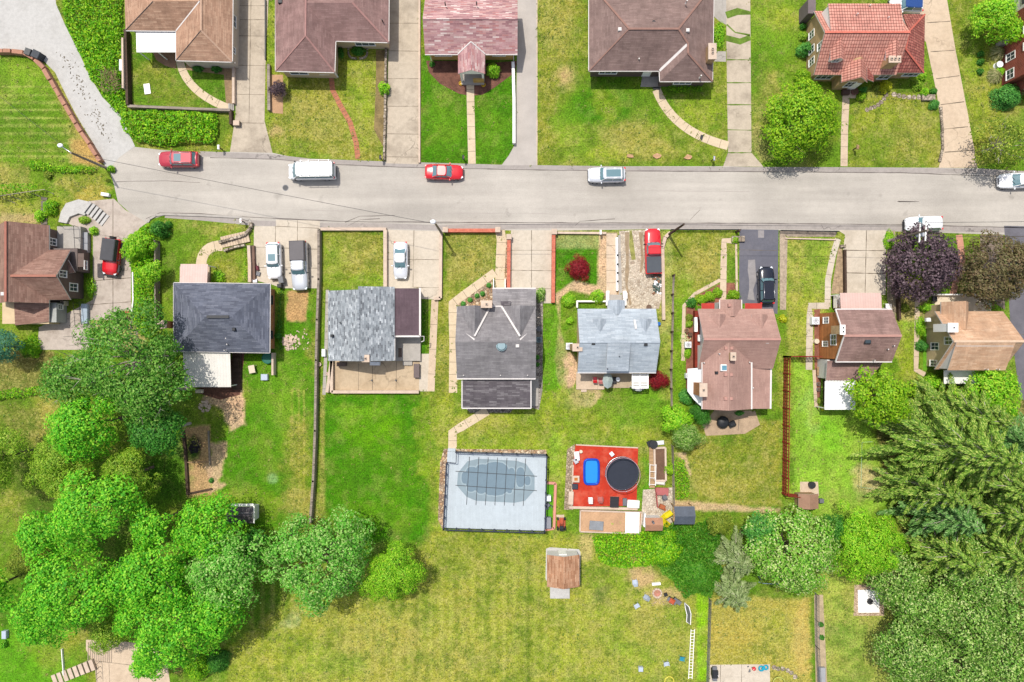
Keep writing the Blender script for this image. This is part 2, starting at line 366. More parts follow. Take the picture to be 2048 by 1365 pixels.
G(bx(1700, 180, 1882, 334), OL, .6); E(1760, 230, 50, 30, YG, .5); E(1820, 280, 50, 30, DR, .4); E(1750, 290, 40, 30, MG, .4); G(bx(1690, 150, 1880, 190), MG, .5)
G([(1895, -20), (2010, -20), (2000, 330), (1955, 330), (1935, 200), (1900, 60)], OL, .7); E(1950, 100, 20, 90, LG, .4); E(1960, 210, 20, 60, YG, .5)
# lots south of the street
G([(320, 436), (500, 440), (498, 470), (410, 520), (345, 650), (320, 650)], MG, .6); E(440, 455, 60, 14, DR, .5); E(350, 520, 24, 60, DG, .35); E(460, 540, 40, 30, OL, .8); E(490, 545, 14, 30, LG, .5)
G(bx(645, 463, 772, 575), OL, .75); E(720, 500, 50, 40, DR, .5); E(665, 530, 28, 50, LG, .45); E(735, 560, 40, 14, LG, .5)
G(bx(888, 465, 992, 560), (150, 148, 66), .8); E(930, 520, 40, 40, DR, .4); E(905, 590, 20, 30, OL, .5)
G(bx(868, 600, 905, 800), OL, .7); G(bx(842, 605, 852, 712), (70, 130, 15), .9, 2, 1)
G([(1110, 470), (1210, 470), (1210, 500), (1110, 500)], (150, 165, 105), .8, 4, 3); G(bx(1108, 498, 1196, 570), (66, 134, 12), .92, 5, 2); G(bx(1085, 560, 1130, 800), (96, 156, 24), .8); E(1115, 860, 60, 60, YG, .4)
G([(1198, 465), (1236, 465), (1245, 600), (1215, 600), (1140, 580), (1120, 600), (1120, 660), (1152, 760), (1120, 770), (1110, 720), (1118, 640), (1108, 590), (1150, 560), (1195, 572)], SD, .95, 4, 2)
G(el(1135, 740, 22, 38), SD, .95, 4, 2); G(el(1172, 795, 30, 20), SD, .7, 6, 9); G(el(1150, 800, 40, 22), (150, 165, 95), .5, 8, 8)
G([(1320, 465), (1345, 465), (1345, 800), (1318, 800)], (190, 190, 110), .7, 6, 6); G(bx(1316, 670, 1345, 800), YG, .7)
G([(1345, 463), (1440, 463), (1436, 560), (1350, 620)], OL, .8, 6, 6); E(1400, 520, 36, 40, DR, .5); E(1365, 600, 16, 60, LG, .5); G(bx(1345, 600, 1372, 830), (120, 165, 30), .7)
G([(1570, 470), (1675, 480), (1655, 600), (1640, 700), (1575, 712)], (160, 172, 70), .85, 6, 6); E(1610, 600, 34, 60, YG, .6); E(1640, 520, 24, 60, LG, .4); E(1595, 520, 12, 80, DR, .5); G(bx(1560, 712, 1582, 1000), YG, .6)
G(bx(1793, 590, 1835, 760), YG, .8); E(1815, 640, 14, 30, (150, 190, 60), .7); G(bx(1795, 560, 1850, 640), TN, .6, 8, 8)
# back gardens
G([(480, 705), (635, 600), (632, 1050), (440, 1060), (430, 900), (500, 800)], (80, 140, 18), .9); E(560, 800, 50, 90, LG, .4); E(600, 930, 30, 90, OL, .7); E(600, 1020, 34, 40, DR, .6); E(500, 1010, 60, 30, YG, .4); E(500, 880, 50, 50, (92, 148, 24), .6); E(625, 680, 12, 60, OL, .6)
for x in (582, 596, 606): G(bx(x, 780, x + 3, 1010), (190, 180, 90), .45, 3, 2)
G(bx(574, 583, 614, 642), (200, 158, 112), .95, 4, 5)
G([(430, 770), (485, 760), (492, 850), (460, 860), (445, 820), (400, 800)], SD, .95, 5, 6); G([(362, 855), (420, 850), (425, 990), (375, 995)], (196, 160, 120), .95, 5, 4)
G([(420, 885), (450, 890), (440, 960), (455, 970), (420, 990), (415, 930)], SD, .9, 6, 10); G([(350, 880), (372, 900), (372, 920), (352, 910)], SD, .8, 5, 6)
E(388, 888, 17, 17, (38, 36, 40), 1, 12, 14); E(388, 905, 10, 12, (40, 38, 42), .8, 10, 8); E(545, 958, 11, 11, (150, 190, 130), .6, 6, 3); E(410, 870, 40, 40, DG, .0)
G([(643, 790), (860, 790), (858, 1080), (740, 1085), (660, 1040), (640, 980)], (66, 134, 8), .95, 8, 6); E(740, 850, 60, 50, (120, 176, 20), .5); E(700, 960, 40, 60, (82, 136, 18), .6); E(800, 930, 50, 60, (88, 140, 18), .5); E(850, 880, 18, 90, YG, .5); E(760, 1030, 90, 30, (112, 158, 28), .5); E(720, 820, 70, 16, LG, .4)
G(bx(640, 770, 650, 1020), DR, .5, 4, 3)
G([(905, 830), (1130, 770), (1140, 900), (1130, 1080), (870, 1070), (870, 800), (905, 790)], YG, .6); E(960, 850, 50, 20, DR, .4); E(1060, 860, 60, 16, OL, .5); E(1110, 920, 16, 60, (150, 190, 60), .6); E(1110, 700, 20, 90, (110, 165, 40), .6)
G([(560, 1210), (760, 1170), (870, 1065), (1180, 1075), (1190, 1420), (440, 1420), (470, 1290)], (162, 166, 60), .85, 14, 14); E(960, 1130, 90, 50, (118, 140, 40), .55); E(760, 1280, 100, 50, DR, .45); E(560, 1300, 90, 40, YG, .5); E(1050, 1200, 60, 60, (128, 148, 44), .5); E(900, 1320, 100, 40, DR, .4); E(580, 1245, 18, 14, (200, 205, 150), .6); E(850, 1230, 20, 70, MG, .4); E(650, 1330, 80, 30, (150, 175, 60), .5); E(1100, 1320, 60, 40, YG, .4)
for x, y in ((1180, 1220), (1056, 1230), (835, 1210)): G(bx(x - 5, y - 110, x + 4, y + 150), (90, 112, 28), .65, 6, 6)
for x in range(500, 1180, 21): G(bx(x, 1130, x + 8, 1400), (192, 196, 92), .38, 5, 2)
G([(1750, 830), (1860, 800), (2100, 800), (2100, 1400), (1830, 1400), (1780, 1180), (1820, 1100), (1760, 950)], (92, 80, 50), .85, 12, 10)  # needle-litter brown, laid dark to stand in for shade under the conifers
for x, y, r in ((60, 900, 60), (110, 1010, 60), (300, 960, 50), (200, 1100, 100), (350, 1150, 90)): E(x, y, r, r, (70, 104, 34), .7)  # tree shade on the grove floor painted as darker green
G([(1145, 1100), (1200, 1090), (1410, 1190), (1410, 1400), (1190, 1400), (1150, 1200)], (160, 170, 62), .85, 10, 10); E(1230, 1170, 40, 30, MG, .6); E(1290, 1155, 34, 24, TN, .8); E(1330, 1195, 32, 20, TN, .7); E(1300, 1250, 40, 50, DR, .5); E(1250, 1310, 60, 24, LG, .3); E(1350, 1240, 30, 30, MG, .5); G(bx(1394, 1190, 1416, 1360), (140, 200, 20), .85, 6, 5); E(1205, 1190, 14, 14, (100, 110, 60), .6)
G([(1420, 1190), (1620, 1200), (1625, 1400), (1418, 1400)], (186, 172, 82), .85, 8, 8); E(1550, 1270, 30, 40, YG, .5); E(1460, 1270, 50, 50, (176, 160, 72), .5); E(1600, 1280, 20, 70, (206, 176, 110), .5); E(1500, 1310, 70, 20, OL, .4)
G([(1640, 1120), (1800, 1130), (1780, 1400), (1650, 1400)], (168, 180, 82), .85, 8, 8); E(1700, 1280, 40, 40, (140, 175, 66), .5); E(1675, 1170, 18, 60, (170, 195, 80), .6)
G([(1585, 715), (1700, 800), (1745, 860), (1780, 1000), (1700, 1060), (1600, 1010), (1585, 990)], (150, 196, 62), .95, 8, 8); E(1660, 870, 28, 36, (126, 196, 40), .7); E(1620, 820, 16, 50, (150, 190, 90), .6); E(1735, 965, 26, 34, SD, .7); E(1690, 1000, 50, 24, (160, 186, 76), .6)
G([(1375, 850), (1560, 840), (1562, 1010), (1400, 1015), (1380, 960)], (158, 156, 60), .8, 8, 8); E(1480, 900, 70, 30, (110, 140, 34), .5); E(1440, 870, 60, 12, (96, 140, 34), .6); E(1450, 980, 50, 20, DR, .5)
G([(1345, 905), (1372, 905), (1384, 950), (1378, 962), (1368, 925)], SD, .8, 4, 3); G([(1345, 1000), (1560, 1018), (1560, 1026), (1350, 1020)], SD, .8, 4, 4); E(1260, 830, 60, 30, LG, .3); E(1290, 800, 40, 20, (118, 170, 40), .6); E(1290, 960, 12, 60, (100, 160, 30), .8)
E(1250, 870, 60, 12, YG, .5); G(bx(1160, 1070, 1185, 1120), SD, .4, 6, 8)
# south-west under the trees
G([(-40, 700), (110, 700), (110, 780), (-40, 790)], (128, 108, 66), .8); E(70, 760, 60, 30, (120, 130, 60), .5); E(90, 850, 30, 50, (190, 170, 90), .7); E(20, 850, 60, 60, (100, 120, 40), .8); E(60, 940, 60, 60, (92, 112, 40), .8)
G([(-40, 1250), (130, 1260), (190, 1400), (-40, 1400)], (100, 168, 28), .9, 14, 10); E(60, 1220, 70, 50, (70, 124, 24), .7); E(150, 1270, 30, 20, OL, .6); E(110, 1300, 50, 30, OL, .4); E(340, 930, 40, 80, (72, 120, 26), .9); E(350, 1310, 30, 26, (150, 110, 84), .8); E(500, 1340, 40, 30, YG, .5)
G([(175, 640), (220, 640), (260, 640), (300, 700), (250, 700)], TN, .5)
n4 = fbm(PX, PY, 44, 4, 31); n5 = fbm(PX, PY, 15, 4, 57); gr = (col[:, 1] > col[:, 0] * .93) * np.clip((col[:, 0] / np.maximum(col[:, 1], 1e-3) - .3) / .45, .5, 1)
blend(gr * np.clip((n4 - .53) * 7 * (.4 + n5), 0, 1), (158, 148, 74), .3); blend(gr * np.clip((.47 - n4) * 8 * (.5 + n5), 0, 1), (74, 118, 26), .34); blend(gr * np.clip((n5 - .56) * 9, 0, 1), (172, 168, 98), .32); blend(gr * np.clip((.43 - n5) * 9, 0, 1), (70, 108, 26), .4)
col *= 1.06; blend(np.maximum((np.abs(PY - 682.5) / S - 42.4) / 3, (np.abs(PX - 1024) / S - 63) / 2.6), (112, 148, 42))
me = bpy.data.meshes.new('ground'); V = np.zeros((nx * ny, 3)); V[:, 0] = GX.ravel(); V[:, 1] = GY.ravel()
far = np.hypot(V[:, 0], V[:, 1]) > 200
ii = np.arange((nx - 1) * (ny - 1)); a = (ii // (nx - 1)) * nx + ii % (nx - 1); F = np.stack([a, a + 1, a + nx + 1, a + nx], 1)
me.vertices.add(len(V)); me.vertices.foreach_set('co', V.ravel()); me.loops.add(F.size); me.loops.foreach_set('vertex_index', F.ravel().astype(np.int32))
me.polygons.add(len(F)); me.polygons.foreach_set('loop_start', np.arange(0, F.size, 4, dtype=np.int32)); me.update(calc_edges=True)
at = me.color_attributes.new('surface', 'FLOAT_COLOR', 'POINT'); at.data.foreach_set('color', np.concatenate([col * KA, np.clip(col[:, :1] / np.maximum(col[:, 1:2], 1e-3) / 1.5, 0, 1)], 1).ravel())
t = NT('lawn', .95, .1); q = t.n('Attribute'); q.attribute_name = 'surface'
k = q.outputs['Color']; dry = t.ramp(q.outputs['Alpha'], [(.33, .05), (.66, 1), (.85, 1), (.93, .1)])
fa = t.noise(1.1, 6, t.pos, .75); fb = t.noise(5.5, 4, t.pos, .7); fc = t.noise(.35, 4, t.pos)
k = t.mul(k, t.ramp(fb, [(.36, .55), (.5, 1.0), (.64, 1.42)])); k = t.mul(k, t.ramp(fa, [(.36, .74), (.5, 1.0), (.64, 1.16)]))
k = t.mul(k, t.ramp(fc, [(.3, (.82, .9, .85, 1)), (.7, (1.12, 1.04, 1.0, 1))]))
k = t.mix(t.mul(t.ramp(t.noise(2.6, 5, t.pos, .75), [(.5, 0), (.62, .62)]), dry), k, c(206, 196, 116))
k = t.mix(t.mul(t.ramp(t.noise(3.3, 4, t.pos, .7), [(.36, .5), (.46, 0)]), t.ramp(q.outputs['Alpha'], [(.8, 1), (.92, 0)])), k, c(74, 98, 24))
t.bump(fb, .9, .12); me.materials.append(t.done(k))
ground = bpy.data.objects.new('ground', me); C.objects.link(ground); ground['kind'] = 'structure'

# ---------------------------------------------------------------- streets, drives, paths
dirt_line = plain('joint_dirt', c(120, 108, 92), .95, .3); grass_line = plain('joint_weeds', c(110, 140, 50), .95, .4)
def w2(pts): return [W(p[0], p[1])[:2] for p in pts]
paved = []
def sheet(name, pts, mat, z=.004, joints=(), jw=.05, kind='structure', jm=None):
    mb = MB(); mb.prism(w2(pts), z - .003, z, 0, False); paved.append(pts)
    for a_, b_ in joints:
        A, B = Vector(W(*a_)[:2]), Vector(W(*b_)[:2]); d = (B - A).normalized() * 1.0; s_ = Vector((-d.y, d.x)) * jw / 2
        n_ = max(2, int((B - A).length / .5)); up = []; dn = []
        for i in range(n_ + 1):
            p = A + (B - A) * (i / n_); kk = rnd.uniform(.5, 1.5); up.append(p + s_ * kk); dn.append(p - s_ * kk)
        for i in range(n_): mb.face([(dn[i].x, dn[i].y, z + .004), (dn[i + 1].x, dn[i + 1].y, z + .004), (up[i + 1].x, up[i + 1].y, z + .004), (up[i].x, up[i].y, z + .004)], 1)
    o = struct(name, mb, [mat, jm or dirt_line]); o['kind'] = kind; return o
# asphalt with tyre polish, tar lines and patches
t = NT('street_asphalt', .9, .2); fine = t.noise(10, 4, t.pos)
k = t.mul(t.ramp(t.noise(.09, 3, t.pos), [(.35, .88), (.65, 1.06)]), c(203, 196, 186))
mp = t.n('Mapping'); mp.inputs['Scale'].default_value = (.035, .55, 1); mp.inputs['Rotation'].default_value = (0, 0, -.02); t.l(t.pos, mp.inputs[0])
k = t.mul(k, t.ramp(t.noise(1.0, 5, mp.outputs[0], .6), [(.36, .88), (.64, 1.06)])); k = t.mul(k, t.ramp(fine, [(.3, .84), (.66, 1.08)])); k = t.mul(k, t.ramp(t.noise(.55, 3, t.pos, .5), [(.24, .78), (.34, 1)]))
k = t.mul(k, t.ramp(t.noise(1.3, 5, t.pos, .7), [(.3, .93), (.7, 1.03)])); t.bump(fine, .3, .01); street_m = t.done(k)
gutter_m = concrete('gutter_strip', c(180, 172, 166), (.6, .6, .6, 1), .5)
tar = plain('tar_seam', c(128, 120, 114), .8, .2)
road_pts = [(218, 338), (240, 312), (268, 294), (320, 300), (400, 306), (462, 304), (545, 306), (600, 318), (700, 322), (840, 329), (1003, 331), (1080, 333), (1450, 333), (1530, 335), (1700, 335), (1875, 336), (1955, 337), (2140, 349),
            (2140, 472), (2010, 470), (1780, 463), (1560, 461), (1300, 459), (1105, 462), (1000, 461), (880, 464), (640, 458), (500, 452), (494, 441), (400, 436), (330, 431), (305, 438), (292, 446), (262, 428), (236, 405), (228, 370)]
paved.append(road_pts); mb = MB(); mb.prism(w2(road_pts), .002, .005, 0, False); struct('road', mb, street_m)
def ribbon(mb, pts, w, z, m=0, wob=0.0):
    P = [Vector(W(p[0], p[1])[:2]) for p in pts]; Q = []
    for i in range(len(P) - 1):
        n_ = max(1, int((P[i + 1] - P[i]).length / 1.2))
        for j in range(n_): Q.append(P[i].lerp(P[i + 1], j / n_))
    Q.append(P[-1]); L_, R__ = [], []
    for i, p in enumerate(Q):
        d = (Q[min(i + 1, len(Q) - 1)] - Q[max(i - 1, 0)]).normalized(); s_ = Vector((-d.y, d.x)); ww = w / 2 * (1 + rnd.uniform(-wob, wob)); o_ = s_ * rnd.uniform(-wob, wob) * w * .4
        L_.append(p + s_ * ww + o_); R__.append(p - s_ * ww + o_)
    for i in range(len(Q) - 1): mb.face([(R__[i].x, R__[i].y, z), (R__[i + 1].x, R__[i + 1].y, z), (L_[i + 1].x, L_[i + 1].y, z), (L_[i].x, L_[i].y, z)], m)
mb = MB()
ribbon(mb, [(400, 308), (545, 314), (620, 323), (760, 328), (1000, 335), (1300, 339), (1700, 340), (1950, 343), (2140, 352)], .62, .009)
ribbon(mb, [(330, 431), (400, 436), (500, 446), (640, 452), (760, 452), (880, 456), (1100, 452), (1400, 452), (1760, 456), (2100, 462)], .62, .009)
struct('gutter', mb, gutter_m)
mb = MB()
ribbon(mb, [(420, 316), (560, 319), (640, 328), (800, 335), (1100, 341), (1500, 344), (1800, 346), (2140, 358)], .10, .010, 0, .5)
ribbon(mb, [(292, 438), (320, 426), (400, 428), (520, 436), (700, 444), (900, 445), (1100, 446), (1500, 447), (1800, 450), (2140, 458)], .10, .010, 0, .5)
for a_ in ([(232, 364), (330, 362), (400, 366)], [(696, 452), (720, 440), (760, 438)], [(690, 445), (720, 433), (790, 431)], [(1380, 440), (1400, 420)], [(1795, 403), (1838, 404)], [(1797, 404), (1830, 404)], [(1150, 452), (1160, 443), (1230, 438)]): ribbon(mb, a_, .07, .010, 0, .6)
struct('road_seams', mb, tar)
mb = MB()
for a_ in ([(600, 420), (800, 426), (1100, 428), (1150, 431)], [(1100, 380), (1500, 384)]): ribbon(mb, a_, .05, .010, 0, .6)
struct('road_joint', mb, plain('faint_seam', c(184, 176, 168), .8, .1))
# raised kerb round the south-west corner of the street
mb = MB(); kp = [(294, 447), (300, 438), (312, 431), (330, 429), (400, 431), (480, 435), (498, 440), (502, 446)]
for i in range(len(kp) - 1): mb.bar(W(kp[i][0], kp[i][1], .07), W(kp[i + 1][0], kp[i + 1][1], .07), .26, .14)
struct('kerb', mb, conc_grey)
sheet('pavement', [(-60, -60), (108, -60), (112, 8), (130, 50), (160, 110), (178, 150), (205, 195), (240, 230), (256, 262), (270, 293), (240, 314), (216, 340), (206, 326), (190, 292), (165, 252), (150, 226), (132, 190), (110, 145), (85, 120), (60, 108), (0, 103), (-60, 103)], conc_white, .012)
mb = MB()
for i in range(90):
    u = rnd.random(); x_ = 130 + 90 * u + rnd.gauss(0, 8); y_ = 110 + 175 * u + rnd.gauss(0, 9); mb.rbox(*W(x_, y_)[:2], .012, rnd.uniform(.06, .3), rnd.uniform(.05, .14), .02, rnd.uniform(0, 3), 0, .0)
struct('leaf_litter', mb, plain('dead_leaves', c(130, 120, 104), .9, .3), 'stuff')
sheet('driveway', [(478, -60), (540, -60), (537, 0), (531, 130), (529, 242), (545, 306), (460, 304), (471, 232), (472, 120)], conc_old, .010, [((479, 12), (536, 12)), ((480, 40), (534, 40)), ((478, 72), (535, 73)), ((476, 131), (531, 132)), ((473, 189), (529, 190)), ((471, 246), (528, 247)), ((503, -50), (498, 246))])
sheet('driveway', [(780, -60), (838, -60), (838, 329), (772, 327), (776, 150)], conc_old, .010, [((779, 47), (838, 47)), ((777, 102), (838, 103)), ((776, 158), (838, 158)), ((775, 213), (838, 213)), ((774, 268), (838, 269)), ((774, 314), (838, 315))])
sheet('driveway', [(1036, -60), (1073, -60), (1074, 331), (1003, 331), (1018, 311), (1031, 287), (1034, 120)], plain('drive_grey', c(196, 188, 180), .9, .12, .5), .010, [((1074, -60), (1074, 331))], .1, jm=wallcap)
sheet('driveway', [(1452, -60), (1500, -60), (1503, 306), (1527, 334), (1446, 333), (1456, 306), (1453, 100)], conc_old, .010, [((1453, 120), (1502, 120)), ((1453, 166), (1502, 166)), ((1455, 210), (1503, 210)), ((1455, 260), (1503, 261)), ((1454, 306), (1503, 306))], .12, jm=grass_line)
mb = MB(); ribbon(mb, [(1452, 30), (1475, 22), (1501, 28)], .7, .016, 0, .5); ribbon(mb, [(1452, 78), (1480, 82), (1501, 76)], .6, .016, 0, .5); ribbon(mb, [(1453, 50), (1470, 66), (1500, 70)], .2, .016, 0, .6)
struct('weeds', mb, grass_line, 'stuff')
sheet('driveway', [(1800, -60), (1885, -60), (1894, 0), (1911, 100), (1936, 230), (1955, 336), (1877, 336), (1888, 300), (1874, 190), (1852, 85), (1800, 20)], conc_tan, .010, [((1853, 46), (1900, 43)), ((1861, 104), (1909, 101)), ((1872, 158), (1919, 152)), ((1881, 210), (1928, 204)), ((1885, 259), (1936, 254)), ((1889, 305), (1947, 301))], .08)
# south side
sheet('driveway', [(508, 453), (552, 453), (552, 440), (640, 442), (637, 577), (565, 577), (545, 570), (507, 560)], conc_pale, .010, [((552, 453), (638, 457)), ((552, 496), (637, 499)), ((595, 441), (594, 577)), ((551, 453), (550, 565)), ((508, 495), (552, 495)), ((508, 535), (637, 537))])
sheet('driveway', [(775, 460), (883, 463), (880, 600), (842, 598), (838, 577), (772, 577)], conc_pale, .010, [((828, 461), (826, 575)), ((775, 519), (880, 520)), ((826, 575), (880, 576))])
sheet('driveway', [(1022, 461), (1106, 461), (1106, 607), (1075, 607), (1072, 580), (1020, 580)], conc_pale, .010, [((1063, 461), (1063, 578)), ((1022, 501), (1106, 501)), ((1022, 541), (1106, 542)), ((1072, 578), (1106, 578))])
sheet('driveway', [(1238, 462), (1300, 460), (1322, 500), (1325, 590), (1318, 618), (1244, 618), (1240, 520)], gravel, .008)
mb = MB(); ribbon(mb, [(1254, 465), (1256, 520), (1252, 570), (1262, 610)], .4, .012, 0, .5); ribbon(mb, [(1282, 465), (1284, 520), (1280, 545)], .4, .012, 0, .5); struct('track', mb, plain('track_dirt', c(170, 150, 122), .95, .2))
mb = MB(); ribbon(mb, [(1260, 462), (1268, 520)], .5, .012, 0, .5); struct('weeds', mb, plain('verge_weeds', c(160, 160, 90), .95, .4), 'stuff')
asph_dark = concrete('fresh_asphalt', c(112, 112, 122), (1.35, 1.3, 1.2, 1), .75, crack=False, scale=.3)
sheet('driveway', [(1479, 459), (1557, 460), (1555, 628), (1535, 628), (1500, 610), (1478, 606)], asph_dark, .010, [((1479, 500), (1556, 502))], .04)
mb = MB(); mb.prism(w2([(1516, 461), (1528, 461), (1528, 476), (1516, 476)]), .010, .014, 0, False); ribbon(mb, [(1504, 520), (1506, 560), (1502, 600)], .7, .014, 0, .4); struct('asphalt_patch', mb, plain('patch_grey', c(160, 155, 155), .9, .15))
sheet('driveway', [(1676, 461), (1772, 461), (1771, 590), (1684, 590), (1684, 520), (1690, 470)], conc_pale, .010, [((1733, 461), (1730, 588)), ((1690, 501), (1772, 502)), ((1689, 546), (1772, 548))], .08)
sheet('driveway', [(2008, 452), (2140, 455), (2140, 800), (2040, 800), (2020, 640), (2016, 560)], plain('dark_drive', c(118, 116, 124), .9, .2, .7), .010, [((2018, 668), (2060, 670)), ((2012, 474), (2060, 474))], .05)
sheet('driveway', [(150, 405), (228, 398), (250, 420), (294, 446), (280, 456), (262, 480), (262, 640), (180, 640), (178, 700), (75, 700), (78, 655), (110, 640), (186, 600), (186, 470), (120, 440)], concrete('broken_concrete', c(205, 192, 180), (.55, .52, .5, 1), .9, scale=.5), .010, [((186, 562), (262, 556)), ((181, 610), (262, 604)), ((226, 400), (226, 640))], .07)
sheet('driveway', [(172, 1280), (240, 1282), (330, 1296), (345, 1400), (195, 1400), (190, 1330), (172, 1300)], conc_tan, .010, [((190, 1322), (340, 1340)), ((217, 1300), (220, 1380)), ((275, 1310), (278, 1380))])
# paths
def path(pts, w, mat=conc_path, z=.016, joints=True, name='path'):
    mb = MB(); ribbon(mb, pts, w, z, 0)
    if joints:
        P = [Vector(W(p[0], p[1])[:2]) for p in pts]; acc = 0
        for i in range(len(P) - 1):
            d = P[i + 1] - P[i]; ln = d.length; u = d.normalized(); s_ = Vector((-u.y, u.x)) * (w / 2 - .01); q = joints if joints is not True else 1.5
            while acc < ln:
                p = P[i] + u * acc; e = u * .02; mb.face([(*(p - s_ - e), z + .004), (*(p - s_ + e), z + .004), (*(p + s_ + e), z + .004), (*(p + s_ - e), z + .004)], 1); acc += q
            acc -= ln
    o = struct(name, mb, [mat, dirt_line]); return o
def arc(p0, p1, p2, n=8):
    return [((1 - t_) ** 2 * p0[0] + 2 * t_ * (1 - t_) * p1[0] + t_ * t_ * p2[0], (1 - t_) ** 2 * p0[1] + 2 * t_ * (1 - t_) * p1[1] + t_ * t_ * p2[1]) for t_ in [i / n for i in range(n + 1)]]
path(arc((359, 118), (368, 185), (463, 219), 10), .95)
path([(662, 146), (665, 180), (680, 210), (700, 245), (712, 285), (716, 318)], .62, plain('red_pavers', c(196, 128, 96), .9, .25, 3, 9), joints=.5)
path([(940, 130), (941, 200), (944, 328)], .92)
path(arc((1313, 180), (1345, 265), (1456, 292), 12), 1.05)
path([(1692, 195), (1689, 260), (1688, 333)], .85, conc_tan)
path(arc((402, 530), (405, 490), (445, 492), 8), 1.25, conc_path)
path([(1470, 482), (1448, 482), (1446, 600)], .75, conc_tan); path([(1472, 482), (1474, 600)], .25, conc_tan, joints=False)
path([(1441, 560), (1390, 588), (1368, 612), (1366, 722)], .42, conc_tan, .014, joints=False)
path([(1676, 478), (1666, 510), (1656, 560), (1655, 615)], .72, conc_pale)
path([(1658, 612), (1620, 612), (1618, 740)], .8, conc_pale, .020); path([(1628, 740), (1632, 815)], .4, conc_tan, .014)
path([(1835, 590), (1832, 740), (1850, 750)], .6, conc_tan, 0.016)
path([(1918, 470), (1925, 520), (1905, 590)], .8, concrete('pinkish_walk', c(216, 160, 135), (.8, .7, .65, 1), .5), .016)
path([(990, 545), (905, 607), (907, 690), (906, 786)], 1.0, conc_path, .016)
path([(1000, 461), (1003, 480), (1000, 545), (1000, 578)], 1.15, conc_path, .020)
path([(975, 822), (905, 865), (905, 900)], 1.05, conc_path, .016)
path([(1223, 467), (1223, 590)], 1.25, conc_tan, .016)
path([(1238, 470), (1241, 590)], .35, conc_grey, .020, joints=False)
path([(870, 600), (868, 640), (862, 783)], .85, conc_tan, .016, joints=3)
sheet('path', [(840, 708), (868, 708), (866, 783), (838, 783)], conc_pale, .014)
path([(655, 580), (652, 700), (648, 790)], .4, conc_grey, .014)
# ponds of mulch and rock round the houses
sheet('flower_bed', [(852, 122), (916, 122), (940, 130), (1034, 122), (1030, 145), (990, 175), (965, 190), (940, 192), (918, 188), (880, 168), (858, 145)], mulch, .010)
sheet('flower_bed', [(306, 105), (352, 105), (352, 138), (330, 132), (312, 120)], plain('brown_soil', c(170, 135, 108), .95, .25), .010)  # soil of a darker brown than the bare-soil bed
sheet('flower_bed', [(372, 126), (468, 128), (467, 210), (452, 208), (448, 150), (372, 140)], plain('bed_soil', c(165, 138, 105), .95, .35, 1, 6), .010)
sheet('flower_bed', [(543, 150), (566, 150), (566, 228), (542, 226)], soil, .010)
sheet('flower_bed', [(752, 100), (772, 100), (770, 300), (748, 260), (752, 160)], plain('bed_brown', c(150, 130, 88), .95, .4, 1, 6), .010)
sheet('flower_bed', [(905, 605), (985, 555), (986, 612), (916, 612)], rocks, .012)
sheet('flower_bed', [(1010, 478), (1016, 478), (1014, 578), (1008, 578)], rocks, .012)
sheet('flower_bed', [(1072, 600), (1086, 605), (1085, 780), (1078, 820), (1060, 815), (1070, 760)], rubble('grey_rock', [c(170, 160, 150), c(205, 195, 185), c(130, 120, 112)], 4), .012)
sheet('flower_bed', [(930, 815), (1030, 815), (1020, 826), (940, 826)], rubble('grey_rock_b', [c(150, 140, 130), c(185, 175, 165), c(110, 100, 95)], 4), .012)
sheet('flower_bed', [(1372, 615), (1390, 615), (1388, 800), (1372, 790)], mulch_red, .008)
sheet('flower_bed', [(1400, 588), (1440, 568), (1440, 610), (1395, 612)], mulch_red, .010); sheet('flower_bed', [(1452, 566), (1470, 566), (1472, 590), (1452, 590)], mulch_red, .010)
sheet('flower_bed', [(1676, 500), (1684, 490), (1688, 588), (1662, 588)], plain('rocky_bed', c(185, 160, 128), .95, .4, 2, 5), .012)
sheet('flower_bed', [(1628, 620), (1640, 618), (1642, 780), (1636, 820), (1630, 810)], mulch_red, .010)
sheet('flower_bed', [(1565, 462), (1575, 478), (1572, 620), (1560, 620), (1559, 462)], plain('edge_stone', c(190, 172, 150), .95, .35, 2, 5), .010)
sheet('flower_bed', [(1560, 461), (1675, 463), (1670, 474), (1575, 474)], plain('edge_gravel', c(170, 155, 138), .95, .35, 2, 5), .011)
sheet('flower_bed', [(1774, 462), (1790, 462), (1796, 590), (1790, 640), (1774, 600)], plain('verge_gravel', c(172, 158, 132), .95, .4, 2, 5), .010)
sheet('flower_bed', [(1960, 470), (2006, 470), (2010, 620), (1980, 600), (1962, 540)], plain('ash_bed', c(140, 125, 112), .95, .3, 2, 5), .010)
sheet('flower_bed', [(455, 725), (490, 700), (480, 790), (440, 800), (390, 785)], mulch, .012)
sheet('lawn_strip', [(1846, 648), (1858, 640), (1856, 740), (1846, 742)], plain('strip_green', c(110, 170, 36), .95, .3, 1, 6), .010)
sheet('gravel_border', [(888, 898), (1092, 900), (1094, 912), (905, 908), (893, 1050), (884, 1058), (876, 1040), (880, 925)], rocks, .012)
sheet('gravel_border', [(1134, 900), (1150, 888), (1146, 1020), (1128, 1020)], rubble('tan_rock', [c(200, 180, 150), c(170, 150, 125), c(225, 205, 180)], 3.2), .012)
sheet('patio', [(1430, 820), (1510, 822), (1520, 850), (1490, 868), (1412, 872), (1405, 850)], plain('rear_patio', c(196, 170, 142), .9, .25), .010)
sheet('patio', [(1286, 980), (1345, 975), (1345, 1050), (1282, 1050)], gravel, .008)
sheet('patio', [(1420, 1330), (1540, 1329), (1540, 1400), (1418, 1400)], conc_pale, .010, [((1483, 1330), (1483, 1370)), ((1441, 1330), (1441, 1370))])
sheet('patio', [(1709, 1170), (1768, 1170), (1768, 1232), (1707, 1232)], rubble('pit_gravel', [c(210, 180, 150), c(235, 210, 180), c(180, 150, 125)], 5, .7), .008)
